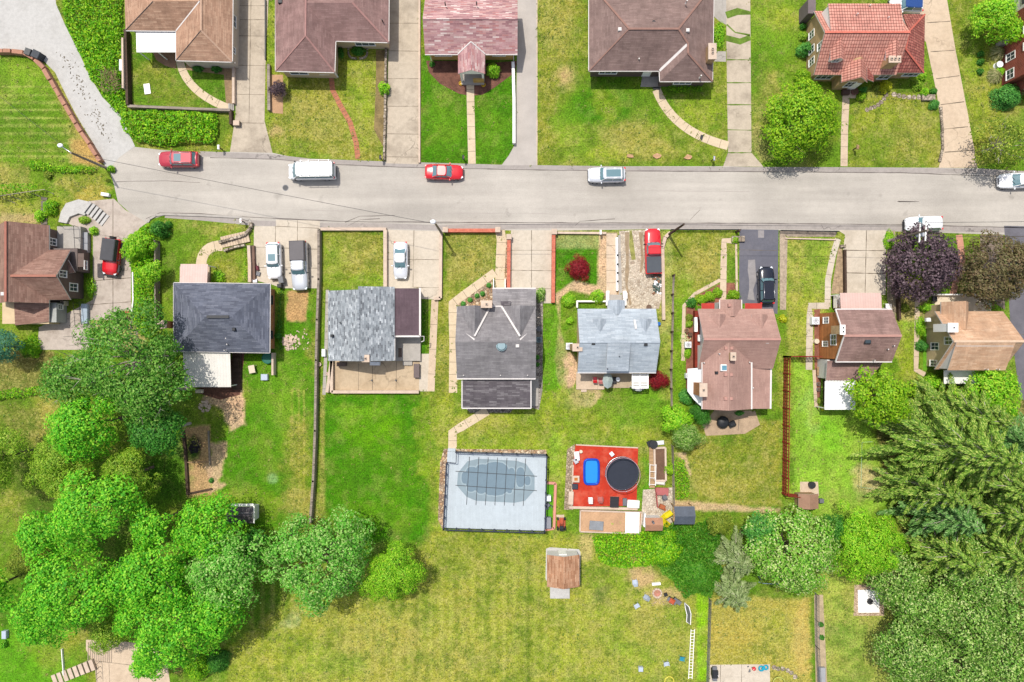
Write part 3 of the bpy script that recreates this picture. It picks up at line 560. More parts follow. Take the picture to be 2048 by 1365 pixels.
sheet('patio', [(1600, 964), (1636, 964), (1638, 992), (1600, 990)], conc_tan, .010)
sheet('patio', [(1285, 150), (1322, 150), (1322, 175), (1281, 174)], conc_grey, .020)
sheet('path', [(1628, 1190), (1646, 1190), (1656, 1400), (1632, 1400)], plain('worn_walk', c(195, 175, 142), .95, .25), .010)
sheet('path', [(1424, 103), (1452, 103), (1452, 124), (1424, 123)], conc_grey, .008)
sheet('path', [(1424, -50), (1452, -50), (1453, 50), (1440, 44), (1424, 30)], conc_grey, .008)
sheet('patio', [(1112, 1030), (1128, 1030), (1130, 1044), (1116, 1044)], conc_tan, .010)
sheet('path', [(1690, 178), (1712, 178), (1712, 197), (1684, 197)], conc_tan, .022)
# ---------------------------------------------------------------- building kit
def roof(th, name, mat, faces, t=.18, label=None, parent=None):
    """roof planes given by world points, made solid with a fascia and a soffit"""
    V_ = []; key = {}
    def vid(p):
        k_ = (round(p[0], 2), round(p[1], 2), round(p[2], 2))
        if k_ not in key: key[k_] = len(V_); V_.append(p)
        return key[k_]
    F_ = []
    for f in faces:
        ids = [vid(p) for p in f]; ids = [q for i, q in enumerate(ids) if q != ids[i - 1]]
        pts = [Vector(V_[i]) for i in ids]; nr = Vector((0, 0, 0))
        for i in range(len(pts)): nr += pts[i - 1].cross(pts[i])
        if nr.z < 0: ids = ids[::-1]
        F_.append(ids)
    ed = {}
    for f in F_:
        for i in range(len(f)): ed[(f[i - 1], f[i])] = 1
    n = len(V_); mb = MB(); allv = V_ + [(p[0], p[1], p[2] - t) for p in V_]
    fs = [tuple(f) for f in F_] + [tuple(i + n for i in f[::-1]) for f in F_]
    m_ = []
    for (a_, b_) in ed:
        if (b_, a_) not in ed: fs.append((b_, a_, a_ + n, b_ + n))
    mb.mesh(allv, fs); nf = len(F_)
    mb.m = [0 if i < nf else 1 for i in range(len(fs))]
    return th.part(name, mb, [mat, gutterw], parent, label)
def shell(th, poly, z0, z1, mat, name='wall', label=None):
    mb = MB(); mb.prism(poly, z0, z1); return th.part(name, mb, mat, None, label)
def gshell(th, x0, x1, y0, y1, z0, z1, zr, axis, ridge, mat, name='wall', label=None):
    """walls with gable ends; z0 floor, z1 the height of the side walls"""
    mb = MB()
    if axis == 'x':
        pr = [(y0, z0), (y1, z0), (y1, z1), (ridge, zr), (y0, z1)]; v = [(x0, a_, b_) for a_, b_ in pr] + [(x1, a_, b_) for a_, b_ in pr]
    else:
        pr = [(x1, z0), (x0, z0), (x0, z1), (ridge, zr), (x1, z1)]; v = [(a_, y0, b_) for a_, b_ in pr] + [(a_, y1, b_) for a_, b_ in pr]
    mb.mesh(v, [(0, 1, 2, 3, 4), (9, 8, 7, 6, 5)] + [(i, i + 5, (i + 1) % 5 + 5, (i + 1) % 5) for i in range(5)][::1])
    mb.f = mb.f[:2] + [tuple(reversed(f)) for f in mb.f[2:]]
    mb.f = [tuple(reversed(f)) for f in mb.f]
    return th.part(name, mb, mat, None, label)
def groof(th, x0, x1, y0, y1, ze, zr, axis, mat, wall=None, ridge=None, name='roof', oh=.35, zb=0.0, cap=None, t=.18):
    """gable roof over a rectangle (eaves at x0..x1, y0..y1)"""
    if x0 > x1: x0, x1 = x1, x0
    if y0 > y1: y0, y1 = y1, y0
    if axis == 'x':
        r = (y0 + y1) / 2 if ridge is None else ridge
        o = roof(th, name, mat, [[(x0, y0, ze), (x1, y0, ze), (x1, r, zr), (x0, r, zr)], [(x1, y1, ze), (x0, y1, ze), (x0, r, zr), (x1, r, zr)]], t)
        s_ = (zr - ze) / max(r - y0, .1)
    else:
        r = (x0 + x1) / 2 if ridge is None else ridge
        o = roof(th, name, mat, [[(x0, y0, ze), (r, y0, zr), (r, y1, zr), (x0, y1, ze)], [(x1, y0, ze), (x1, y1, ze), (r, y1, zr), (r, y0, zr)]], t)
        s_ = (zr - ze) / max(r - x0, .1)
    if wall: gshell(th, x0 + oh, x1 - oh, y0 + oh, y1 - oh, zb, ze + oh * s_ - .12, zr - .1, axis, r, wall)
    if cap:
        mb = MB()
        if axis == 'x': mb.bar((x0 + .02, r, zr + .01), (x1 - .02, r, zr + .01), .26, .05)
        else: mb.bar((r, y0 + .02, zr + .01), (r, y1 - .02, zr + .01), .26, .05)
        th.part('ridge_cap', mb, cap, o)
    return o
def hip(th, x0, x1, y0, y1, ze, zr, axis, mat, wall=None, name='roof', oh=.4, zb=0.0, inx=None, cap=None):
    if x0 > x1: x0, x1 = x1, x0
    if y0 > y1: y0, y1 = y1, y0
    if axis == 'x':
        d = (y1 - y0) / 2 if inx is None else inx; m_ = (y0 + y1) / 2; a_, b_ = (x0 + d, m_, zr), (x1 - d, m_, zr)
    else:
        d = (x1 - x0) / 2 if inx is None else inx; m_ = (x0 + x1) / 2; a_, b_ = (m_, y0 + d, zr), (m_, y1 - d, zr)
    p = [(x0, y0, ze), (x1, y0, ze), (x1, y1, ze), (x0, y1, ze)]
    f = [[p[0], p[1], b_, a_], [p[1], p[2], b_], [p[2], p[3], a_, b_], [p[3], p[0], a_]] if axis == 'x' else [[p[0], p[1], a_], [p[1], p[2], b_, a_], [p[2], p[3], b_], [p[3], p[0], a_, b_]]
    o = roof(th, name, mat, f)
    if wall: shell(th, [(x0 + oh, y0 + oh), (x1 - oh, y0 + oh), (x1 - oh, y1 - oh), (x0 + oh, y1 - oh)], zb, ze - .1, wall)
    if cap:
        mb = MB(); mb.bar(a_, b_, .24, .06)
        for q, e in ((0, a_), (3, a_ if axis == 'x' else b_), (1, b_ if axis == 'x' else a_), (2, b_)): mb.bar(p[q], e, .22, .05)
        th.part('ridge_cap', mb, cap, o)
    return o
def strip(th, name, pts, mat, w=.14, h=.12, dz=0.0, parent=None):
    mb = MB()
    for i in range(len(pts) - 1):
        a_, b_ = pts[i], pts[i + 1]; mb.bar((a_[0], a_[1], a_[2] + dz), (b_[0], b_[1], b_[2] + dz), w, h)
    return th.part(name, mb, mat, parent)
def win(th, side, x, y, w, z0, z1, frame=None, n=2, gl=None):
    """window in a wall whose outer face passes through x, y and looks to side"""
    frame = frame or white; mb = MB(); pb = MB(); fr = .09; d = .05
    def bx3(mb_, u0, u1, za, zb_, d0, d1):
        if side == 'S': mb_.box(x + u0, y - d1, za, x + u1, y - d0, zb_)
        elif side == 'N': mb_.box(x + u0, y + d0, za, x + u1, y + d1, zb_)
        elif side == 'E': mb_.box(x + d0, y + u0, za, x + d1, y + u1, zb_)
        else: mb_.box(x - d1, y + u0, za, x - d0, y + u1, zb_)
    h = w / 2; bx3(mb, -h, h, z0 - fr - .03, z0, -.02, d + .05); bx3(mb, -h, h, z1, z1 + fr, -.02, d)
    bx3(mb, -h, -h + fr, z0, z1, -.02, d - .003); bx3(mb, h - fr, h, z0, z1, -.02, d - .003)
    for i in range(1, n): u = -h + w * i / n; bx3(mb, u - .03, u + .03, z0, z1, -.02, d - .006)
    bx3(mb, -h + fr, h - fr, (z0 + z1) / 2 - .02, (z0 + z1) / 2 + .02, -.02, d - .01)
    o = th.part('window', mb, frame)
    bx3(pb, -h + fr, h - fr, z0, z1, -.01, d - .025); th.part('pane', pb, gl or glass, o); return o
def door(th, side, x, y, w=1.0, z0=0.15, z1=2.2, mat=None):
    mb = MB(); mat = mat or white
    a_ = {'S': (x - w / 2, y - .06, x + w / 2, y + .02), 'N': (x - w / 2, y - .02, x + w / 2, y + .06), 'E': (x - .02, y - w / 2, x + .06, y + w / 2), 'W': (x - .06, y - w / 2, x + .02, y + w / 2)}[side]
    mb.box(a_[0], a_[1], z0, a_[2], a_[3], z1); o = th.part('door', mb, mat)
    k = MB(); dx, dy = {'S': (w * .35, -.1), 'N': (w * .35, .1), 'E': (.1, w * .35), 'W': (-.1, w * .35)}[side]; k.ell(x + dx, y + dy, (z0 + z1) / 2, .05, .05, .05, 8); th.part('handle', k, chrome, o); return o
def chimney(th, x, y, z0, z1, wx, wy, mat, flues=1, axis='x', cap=None):
    mb = MB(); mb.box(x - wx / 2, y - wy / 2, z0, x + wx / 2, y + wy / 2, z1 - .12)
    o = th.part('chimney', mb, mat); cb = MB(); cb.box(x - wx / 2 - .07, y - wy / 2 - .07, z1 - .12, x + wx / 2 + .07, y + wy / 2 + .07, z1); th.part('chimney_cap', cb, cap or wallcap, o)
    for i in range(flues):
        fb = MB(); off = (i - (flues - 1) / 2) * .42; fx, fy = (x + off, y) if axis == 'x' else (x, y + off)
        fb.rbox(fx, fy, z1, .26, .26, .16, 0, 0); fb.rbox(fx, fy, z1 + .161, .17, .17, .003, 0, 1); th.part('flue', fb, [cap or wallcap, blackp], o)
    return o
def vent(th, px, py, z, s=.35, mat=None, kind='box', h=.3):
    x, y, _ = W(px, py, z + h); mb = MB()
    if kind == 'box': mb.rbox(x, y, z - .35, s, s, .35 + h, 0, 0, .04)
    elif kind == 'pipe': mb.cyl(x, y, z - .35, z + h + .12, s * .28, None, 8)
    else: mb.cyl(x, y, z - .35, z + h * .6, s * .4, None, 14); mb.cyl(x, y, z + h * .6, z + h, s * .62, s * .45, 14)
    return th.part('roof_vent', mb, mat or gutterw)
def skylight(th, px, py, z, wx, wy, fr=white, gl=None, tilt=0.0):
    x, y, _ = W(px, py, z); mb = MB(); mb.rbox(x, y, z - .5, wx, wy, .62, 0, 0, .05); o = th.part('skylight', mb, fr)
    g = MB(); g.rbox(x, y, z + .12, wx - .2, wy - .2, .02); th.part('pane', g, gl or glass, o)
def dormer(th, x0, x1, yf, yb, z0, ze, zr, mat, wall, side='S', w=True, frame=None):
    """gabled dormer: front at yf, dies into the roof at yb"""
    r = (x0 + x1) / 2
    groof(th, x0, x1, min(yf, yb), max(yf, yb), ze, zr, 'y', mat, None, r, 'dormer_roof', t=.1)
    d = .18 if side == 'S' else -.18
    mb = MB(); y_ = yf + d; yb_ = yb
    pr = [(x0 + .12, z0), (x1 - .12, z0), (x1 - .12, ze - .02), (r, zr - .12), (x0 + .12, ze - .02)]
    v = [(a_, y_, b_) for a_, b_ in pr] + [(a_, yb_, b_) for a_, b_ in pr]
    fs = [(0, 1, 2, 3, 4), (9, 8, 7, 6, 5)] + [(i, i + 5, (i + 1) % 5 + 5, (i + 1) % 5) for i in range(5)]
    if side != 'S': fs = [tuple(reversed(f)) for f in fs]
    mb.mesh(v, fs); th.part('dormer', mb, wall)
    if w: win(th, side, r, y_, (x1 - x0) * .5, max(z0, ze - .75) + .1, ze - .05, frame or white, 2)
def ring_px(pts, z, d=.4): return inset([W(p[0], p[1], z)[:2] for p in pts], d)
def P3(z):
    return lambda px, py, zz=None: W(px, py, z if zz is None else zz)

# shingle colours
sh_brown = shingle('shingle_tan_brown', [c(174, 137, 114), c(201, 161, 135), c(217, 180, 153)], mott=.7)
sh_mauve = shingle('shingle_mauve', [c(142, 112, 108), c(164, 132, 127), c(182, 150, 144)], mott=.5)
sh_pink = shingle('shingle_mottled_pink', [c(168, 124, 128), c(200, 152, 154), c(214, 178, 176), c(194, 130, 128), c(236, 218, 212)], .75, .2, line=.9, streak=.1, ramppos=[0, .3, .55, .75, 1])
sh_brown2 = shingle('shingle_brown', [c(134, 112, 106), c(152, 128, 122), c(168, 144, 136)], mott=.5)
sh_slate = shingle('shingle_slate_blue', [c(92, 96, 110), c(112, 117, 132), c(136, 140, 154)], mott=.7, streak=.15)
sh_mgrey = shingle('shingle_mottled_grey', [c(116, 120, 126), c(160, 168, 174), c(184, 190, 195), c(144, 151, 158), c(222, 228, 232)], .42, .2, line=.88, streak=.1, ramppos=[0, .3, .6, .8, 1])
sh_dgrey = shingle('shingle_dark_grey', [c(136, 132, 134), c(156, 152, 154), c(176, 172, 172)], mott=.5, streak=.25)
sh_dgrey2 = shingle('shingle_charcoal', [c(92, 86, 92), c(114, 108, 112), c(154, 150, 152)], mott=.7, streak=.25, ramppos=[0, .6, 1])
sh_lblue = shingle('shingle_pale_blue_grey', [c(169, 179, 190), c(190, 201, 211), c(209, 218, 226)], mott=.7, streak=.08)
sh_rose = shingle('shingle_rose_brown', [c(172, 136, 126), c(188, 152, 140), c(202, 166, 154)], mott=.4, streak=.1)
sh_rose2 = shingle('shingle_rose_worn', [c(148, 118, 112), c(172, 140, 132), c(190, 158, 148)], mott=.5, streak=.3)
sh_tan = shingle('shingle_tan', [c(205, 161, 128), c(226, 186, 153), c(241, 205, 174)], mott=.6)
sh_red = shingle('shingle_red_brown', [c(148, 112, 100), c(170, 134, 120), c(190, 154, 138)], mott=.7)
sh_slate_dark = shingle('slate_grey', [c(80, 84, 96), c(104, 108, 120), c(130, 132, 142)], .4, .2)
sh_plum = shingle('flat_roof_plum', [c(101, 83, 92), c(114, 96, 103), c(123, 105, 112)], mott=.3, streak=.2)
red_tile = tiles('red_roof_tile', c(236, 172, 154), c(224, 154, 138), c(140, 66, 58)); red_tile_old = tiles('weathered_roof_tile', c(166, 92, 84), c(206, 130, 116), c(100, 54, 50))
def lighter(name, r, g, b): return plain(name, c(r, g, b), .85, .12)
cap_brown = lighter('cap_tan', 205, 170, 146); cap_mauve = lighter('cap_mauve', 176, 134, 128); cap_rose = lighter('cap_rose', 196, 150, 138)
tanbrick = brick('tan_brick', c(212, 176, 128), c(198, 160, 112), c(220, 200, 170)); yelbrick = brick('yellow_brick', c(226, 180, 100), c(212, 164, 86), c(225, 200, 150))
brownsid = boards('brown_siding', c(122, 104, 96), .16, var=.12, dark=.75); cedar = boards('cedar_siding', c(228, 150, 92), .17, var=.3, dark=.6)
creamstucco = plain('cream_stucco', c(226, 202, 164), .9, .1); beige = boards('beige_siding', c(226, 212, 195), .16, var=.08, dark=.8)
orbrick = brick('orange_brick', c(196, 134, 84), c(180, 116, 70), c(205, 170, 140)); metal_roof = boards('white_metal_roof', c(240, 236, 228), .34, 'Y', .82, .06, .5)
pink_metal = boards('pinkish_metal_roof', c(224, 192, 182), .3, 'Y', .8, .05, .5); redwall = brick('dark_red_brick', c(168, 84, 66), c(150, 70, 56), c(180, 140, 125))
whitesid = boards('white_siding', c(238, 236, 232), .16, var=.05, dark=.82)
def canopy(th, name, px0, py0, px1, py1, z, mat, slope=.15, side='S', t=.08, posts=True, pz=0.0, pm=None):
    """light patio roof on posts"""
    x0, y0, _ = W(px0, py1, z); x1, y1, _ = W(px1, py0, z); lo = z - slope
    za, zb_ = (lo, z) if side == 'S' else (z, lo)
    mb = MB(); v = [(x0, y0, za), (x1, y0, za), (x1, y1, zb_), (x0, y1, zb_)]; v = v + [(a_, b_, q - t) for a_, b_, q in v]
    mb.mesh(v, [(0, 1, 2, 3), (7, 6, 5, 4), (0, 4, 5, 1), (1, 5, 6, 2), (2, 6, 7, 3), (3, 7, 4, 0)]); o = th.part(name, mb, mat)
    if posts:
        yp = y0 + .15 if side == 'S' else y1 - .15
        for xx in (x0 + .15, (x0 + x1) / 2, x1 - .15):
            p = MB(); p.box(xx - .05, yp - .05, pz, xx + .05, yp + .05, lo - t); th.part('post', p, pm or white)
    return o

# ---------------------------------------------------------------- houses north of the street
def house_b():
    th = Th('house', 'brown hipped-roof house with flat white porch canopy, beside the ivy bank', 'house', W(405, 40))
    p = lambda a_, b_, z=2.9: W(a_, b_, z); zr = 4.9
    N = -70
    f = [[p(352, 121), p(464, 124), p(402, 61, zr)], [p(464, 124), p(466, N), p(402, N, zr), p(402, 61, zr)], [p(402, 61, zr), p(399, 3, zr), p(352, 62), p(352, 121)],
         [p(352, 62), p(251, 61), p(306, 3, zr), p(399, 3, zr)], [p(251, 61), p(248, -50), p(306, 3, zr)], [p(248, -50), p(352, -50), p(399, 3, zr), p(306, 3, zr)], [p(352, -50), p(352, N), p(402, N, zr), p(399, 3, zr)]]
    r = roof(th, 'roof', sh_brown, f)
    strip(th, 'ridge_cap', [p(402, N, zr), p(402, 61, zr), p(464, 124)], cap_brown, .2, .05, .01, r); strip(th, 'ridge_cap', [p(402, 61, zr), p(352, 121)], dark_metal, .06, .04, .01, r)
    strip(th, 'valley_flashing', [p(399, 3, zr), p(352, 62)], gutterw, .16, .05, .01, r); strip(th, 'ridge_cap', [p(306, 3, zr), p(251, 61)], dark_metal, .06, .04, .01, r)
    strip(th, 'gutter', [p(251, 61), p(352, 62)], gutterw, .14, .14, -.1); strip(th, 'gutter', [p(352, 62), p(352, 121), p(464, 124), p(466, N)], gutterw, .14, .14, -.1)
    shell(th, ring_px([(251, 61), (352, 62), (352, 121), (464, 124), (466, N), (352, N), (352, -50), (248, -50)], 2.9, .35), 0, 2.8, beige)
    canopy(th, 'porch_canopy', 272, 63, 352, 104, 2.6, white, .12)
    xe = X(465, 2.9) - .35
    win(th, 'E', xe, Y(41, 1.8), 1.5, 1.2, 2.1); win(th, 'E', xe, Y(100, 1.8), .8, 1.4, 2.1)
    vent(th, 394, 36, 4.2, .3, cap_brown)
    door(th, 'S', X(345, 2.9) - .9, Y(61, 2.9) + .35)
    sh = MB(); sh.tube([W(470, 126, 2.7), W(472, 128, .3)], .05, 6); th.part('downspout', sh, gutterw)
def house_c():
    th = Th('house', 'L-shaped house with mauve-brown hipped roof and white gutters, second from left north of street', 'house', W(660, 60))
    p = lambda a_, b_, z=2.9: W(a_, b_, z); zr = 5.0
    f = [[p(551, 142), p(669, 145), p(611, 72, zr)], [p(669, 145), p(671, 82), p(612, 6, zr), p(611, 72, zr)], [p(551, 142), p(550, -70), p(612, -70, zr), p(611, 72, zr)],
         [p(671, 82), p(777, 85), p(705, 6, zr), p(612, 6, zr)], [p(777, 85), p(778, -60), p(705, 6, zr)], [p(671, -60), p(778, -60), p(705, 6, zr), p(612, 6, zr)], [p(671, -60), p(671, -70), p(612, -70, zr), p(612, 6, zr)]]
    r = roof(th, 'roof', sh_mauve, f)
    strip(th, 'ridge_cap', [p(612, -60, zr), p(611, 72, zr), p(669, 145)], cap_mauve, .2, .05, .01, r); strip(th, 'ridge_cap', [p(611, 72, zr), p(551, 142)], cap_mauve, .14, .05, .01, r); strip(th, 'ridge_cap', [p(705, 6, zr), p(777, 85)], cap_mauve, .22, .06, .01, r)
    strip(th, 'gutter', [p(551, -60), p(551, 142), p(669, 145), p(671, 82), p(777, 85), p(778, -60)], gutterw, .14, .14, -.1)
    shell(th, ring_px([(551, 142), (669, 145), (671, 82), (777, 85), (778, -60), (550, -60)], 2.9, .4), 0, 2.8, creamstucco)
    y = Y(143, 2.9) + .4
    win(th, 'S', X(590, 2.9), y, 2.2, 1.1, 2.2); win(th, 'S', X(640, 2.9), y, 1.2, 1.1, 2.2); win(th, 'S', X(725, 2.9), Y(84, 2.9) + .4, 2.4, 1.1, 2.2, None, 3); door(th, 'S', X(660, 2.9) - .2, y)
    vent(th, 764, 40, 3.5, .25, blackp, 'pipe'); vent(th, 560, 2, 3.2, .5, blackp)
def house_d():
    th = Th('house', 'yellow-brick house under a mottled pink roof with small gabled entry porch', 'house', W(943, 60))
    ze, zr = 2.8, 4.9; x0, x1 = X(850, ze), X(1035, ze); y0 = Y(109, ze); yr = Y(37, zr)
    groof(th, x0, x1, y0, 2 * yr - y0, ze, zr, 'x', sh_pink, yelbrick, yr, oh=.5, cap=sh_pink)
    strip(th, 'gutter', [(x0, y0, ze), (x1, y0, ze)], gutterw, .14, .14, -.08)
    ys = y0 + .5
    # porch
    pz, pr = 2.9, 4.0; a_, b_ = X(916, pz), X(970, pz); yf = Y(148, pz); yb = Y(84, pr)
    groof(th, a_, b_, yf, yb, pz, pr, 'y', sh_pink, None, None, 'porch_roof', t=.14)
    strip(th, 'valley_flashing', [(a_, y0, pz), ((a_ + b_) / 2, yb, pr + .02), (b_, y0, pz)], gutterw, .14, .06, .03)
    mb = MB(); mb.mesh([(a_, yf + .02, pz - .12), (b_, yf + .02, pz - .12), ((a_ + b_) / 2, yf + .02, pr - .14), (a_, yf + .2, pz - .12), (b_, yf + .2, pz - .12), ((a_ + b_) / 2, yf + .2, pr - .14)], [(0, 1, 2), (5, 4, 3), (0, 3, 4, 1), (1, 4, 5, 2), (2, 5, 3, 0)]); th.part('porch_gable', mb, white)
    for xx in (a_ + .3, b_ - .3): m2 = MB(); m2.box(xx - .12, yf + .1, .2, xx + .12, yf + .34, pz - .1); th.part('porch_column', m2, white)
    m2 = MB(); m2.box(a_ + .2, yf - .25, 0, b_ - .2, ys, .25); th.part('porch_floor', m2, [conc_grey]); m2 = MB(); m2.box(b_ - 1.5, yf - .05, .25, b_ - .2, yf + .15, 1.2); th.part('porch_parapet', m2, yelbrick)
    door(th, 'S', (a_ + b_) / 2, ys, 1.0, .3, 2.3)
    win(th, 'S', X(886, 1.8), ys, 2.1, 1.3, 2.35, None, 3); win(th, 'S', X(998, 1.8), ys, 1.6, 1.3, 2.35, None, 3)
    vent(th, 890, 6, 4.3, .25, blackp, 'pipe'); vent(th, 953, 5, 4.3, .25, blackp, 'pipe')
    for xx in (x0 + .45, x1 - .45): m2 = MB(); m2.tube([(xx, ys - .12, .1), (xx, ys - .12, 2.6)], .05, 6); th.part('downspout', m2, gutterw)
def house_e():
    th = Th('house', 'large brown hipped-roof house with tan brick chimney at its east eave', 'house', W(1300, 60))
    p = lambda a_, b_, z=2.9: W(a_, b_, z); zr = 5.6; zw = 4.9
    f = [[p(1178, 142), p(1319, 142), p(1376, 88, zw), p(1357, 58, zr), p(1258, 58, zr)], [p(1178, 142), p(1258, 58, zr), p(1178, -35)], [p(1178, -35), p(1258, 58, zr), p(1357, 58, zr), p(1428, -32)],
         [p(1425, 163), p(1376, 107, zw), p(1376, 88, zw), p(1357, 58, zr), p(1428, -32)], [p(1320, 163), p(1425, 163), p(1376, 107, zw)], [p(1320, 163), p(1376, 107, zw), p(1376, 88, zw), p(1319, 142)]]
    r = roof(th, 'roof', sh_brown2, f)
    capm = lighter('cap_brown', 158, 122, 110)
    strip(th, 'ridge_cap', [p(1178, -35), p(1258, 58, zr), p(1357, 58, zr), p(1428, -32)], capm, .22, .06, .02, r); strip(th, 'ridge_cap', [p(1357, 58, zr), p(1376, 88, zw), p(1376, 107, zw), p(1425, 163)], capm, .22, .06, .02, r)
    strip(th, 'ridge_cap', [p(1258, 58, zr), p(1178, 142)], capm, .14, .05, .01, r)
    strip(th, 'valley_flashing', [p(1376, 88, zw), p(1319, 142)], gutterw, .3, .05, .03, r)
    strip(th, 'gutter', [p(1178, -35), p(1178, 142), p(1319, 142), p(1320, 163), p(1425, 163), p(1428, -32)], gutterw, .14, .14, -.1)
    shell(th, ring_px([(1178, 142), (1319, 142), (1320, 163), (1425, 163), (1428, -32), (1178, -35)], 2.9, .45), 0, 2.8, brownsid)
    y = Y(142, 2.9) + .45; win(th, 'S', X(1220, 2.9), y, 2.2, 1.0, 2.2, None, 3); door(th, 'S', X(1300, 2.9), y); win(th, 'S', X(1372, 2.9), Y(163, 2.9) + .45, 2.2, 1.0, 2.2, None, 3)
    chimney(th, X(1424, 4.6), Y(104, 4.6), 0, 4.8, .8, 1.7, tanbrick, 2, 'y')
    for a_, b_, s_, k_, m_ in ((1308, 45, .5, 'round', blackp), (1240, 58, .4, 'box', gutterw), (1376, 60, .4, 'box', gutterw), (1374, 2, .3, 'pipe', gutterw)): vent(th, a_, b_, 4.9, s_, m_, k_)
    for a_, b_ in ((1278, 118), (1310, 110), (1402, 152)): vent(th, a_, b_, 3.5, .3, gutterw, 'pipe')
def house_f():
    th = Th('house', 'tan brick house with bright red tile roof and two small white-faced dormers', 'house', W(1720, 100))
    ze, zr = 2.8, 5.6; x0, x1 = X(1628, ze), X(1793, ze); y0 = Y(150, ze); y1 = Y(22, ze); yr = (y0 + y1) / 2
    groof(th, x0, x1, y0, y1, ze, zr, 'x', red_tile, tanbrick, yr, oh=.3, cap=plain('tile_ridge', c(232, 130, 110), .8, .2))
    s_ = (zr - ze) / (yr - y0)
    # long shed dormer on the north slope
    xa, xb = X(1660, 5.4), X(1806, 5.4); yn = Y(7, 5.0)
    roof(th, 'shed_dormer_roof', red_tile, [[(xa, yr + .05, zr + .04), (xb, yr + .05, zr + .04), (xb, yn, 4.95), (xa, yn, 4.95)]], .14)
    mb = MB(); mb.mesh([(xa + .05, yr + .3, zr - .5), (xa + .05, yn - .25, zr - .5 - (yn - .25 - yr - .3) * s_), (xa + .05, yn - .25, 4.84), (xa + .05, yr + .3, zr - .12), (xb - .05, yr + .3, zr - .5), (xb - .05, yn - .25, 2.9), (xb - .05, yn - .25, 4.84), (xb - .05, yr + .3, zr - .12)], [(3, 2, 1, 0), (4, 5, 6, 7), (1, 2, 6, 5), (2, 3, 7, 6), (0, 1, 5, 4), (3, 0, 4, 7)]); th.part('shed_dormer', mb, white)
    # west gable windows
    xw = x0 + .3
    for py_, z0_ in ((92, 3.2), (124, .9), (70, .9), (100, .9)):
        win(th, 'W', xw, Y(py_, z0_ + .6), .9, z0_, z0_ + 1.25)
    for a_, b_, d_ in ((1661, 1690, 0), (1772, 1800, 0)):
        z_ = 4.5; yf = Y(122, 4.4); dormer(th, X(a_, z_), X(b_, z_), yf, yf + 2.5, 3.2, 4.45, 5.25, red_tile, white)
    # entry gable
    a_, b_ = X(1684, 3), X(1736, 3); yf = Y(162, 3.4)
    groof(th, a_, b_, yf, Y(118, 4.4), 2.9, 4.5, 'y', red_tile, None, None, 'entry_roof', t=.12)
    gshell(th, a_ + .2, b_ - .2, yf + .2, yf + 2.4, 0, 2.95, 4.35, 'y', (a_ + b_) / 2, tanbrick, 'entry_wall')
    win(th, 'S', (a_ + b_) / 2, yf + .2, 1.1, 1.1, 2.5); door(th, 'S', b_ - .7, yf + .2, .85)
    roof(th, 'side_roof', red_tile_old, [[(b_ - .3, yf + .2, 3.4), (b_ + .9, yf + .2, 2.6), (b_ + .9, yf + 1.7, 2.6), (b_ - .3, yf + 1.7, 3.4)]], .12)
    chimney(th, X(1742), Y(154), 0, 5.2, 1.25, .65, tanbrick, 3, 'x')
    for q, e, z_ in ((1715, 28, 5.2), (1777, 35, 5.2), (1740, 11, 4.9)): vent(th, q, e, z_, .25, gutterw, 'pipe')
    # east wing with a hipped roof
    p = lambda u, v, z=2.6: W(u, v, z)
    A, B_, C_, D_ = p(1850, 29), p(1848, 146), p(1793, 146), p(1806, 29); r1, r2 = p(1819, 62, 4.4), p(1811, 98, 4.4)
    r = roof(th, 'wing_roof', red_tile_old, [[A, B_, r2, r1], [B_, C_, r2], [C_, D_, r1, r2], [D_, A, r1]])
    strip(th, 'ridge_cap', [A, r1, r2, B_], lighter('cap_tile', 206, 110, 94), .2, .06, .02, r)
    shell(th, inset([q[:2] for q in (A, B_, C_, D_)], .35), 0, 2.5, tanbrick); win(th, 'S', X(1825, 1.6), B_[1] + .35, 1.9, .9, 2.1, None, 3)
    win(th, 'S', X(1650, 1.6), y0 + .3, 2.0, .9, 2.2, None, 3); win(th, 'S', X(1770, 1.6), y0 + .3, 1.4, .9, 2.2)
    c2 = MB(); c2.box(xw - .9, Y(40, 1), 0, xw - .003, Y(12, 1), 2.6); th.part('annex', c2, plain('annex_grey', c(128, 116, 118), .9, .15))
def house_g():
    th = Th('house', 'two-storey red-brick house with white windows, cut off by the right picture edge', 'house', W(2060, 80))
    x0 = X(2003); x1 = x0 + 11; y0, y1 = Y(172), Y(44)
    yr = (y0 + y1) / 2 + 1.0
    gshell(th, x0, x1, y0, y1, 0, 4.6, 7.2, 'x', yr, redwall)
    sl_ = (7.2 - 4.6) / (yr - y0)
    roof(th, 'roof', sh_slate_dark, [[(x0 - .2, y0 - .3, 4.6 - .3 * sl_ + .25), (x1, y0 - .3, 4.6 - .3 * sl_ + .25), (x1, yr, 7.45), (x0 - .2, yr, 7.45)], [(x0 - .2, y1 + .3, 4.8), (x1, y1 + .3, 4.8), (x1, yr, 7.45), (x0 - .2, yr, 7.45)]])
    for py_ in (82, 124): win(th, 'W', x0, Y(py_), .95, .9, 2.2)
    for py_ in (72, 104): win(th, 'W', x0, Y(py_ + 16), .95, 3.7, 5.0)
    win(th, 'W', x0, Y(158), 1.2, .9, 2.0)
    # slate-covered porch and white rear dormer
    groof(th, x0 + .8, x1, Y(196), Y(165), 2.7, 3.9, 'x', sh_slate_dark, redwall, None, 'porch_roof')
    m_ = MB(); m_.box(x0 + .4, Y(40), 0, x0 + 3.2, Y(-20), 5.2); th.part('rear_wing', m_, whitesid); win(th, 'W', x0 + .4, Y(20), 1.5, 3, 4.8, dark_metal)
    c2 = MB(); c2.box(x0 - .7, Y(96), 0, x0, Y(88), 1.0); th.part('window_well', c2, conc_grey)
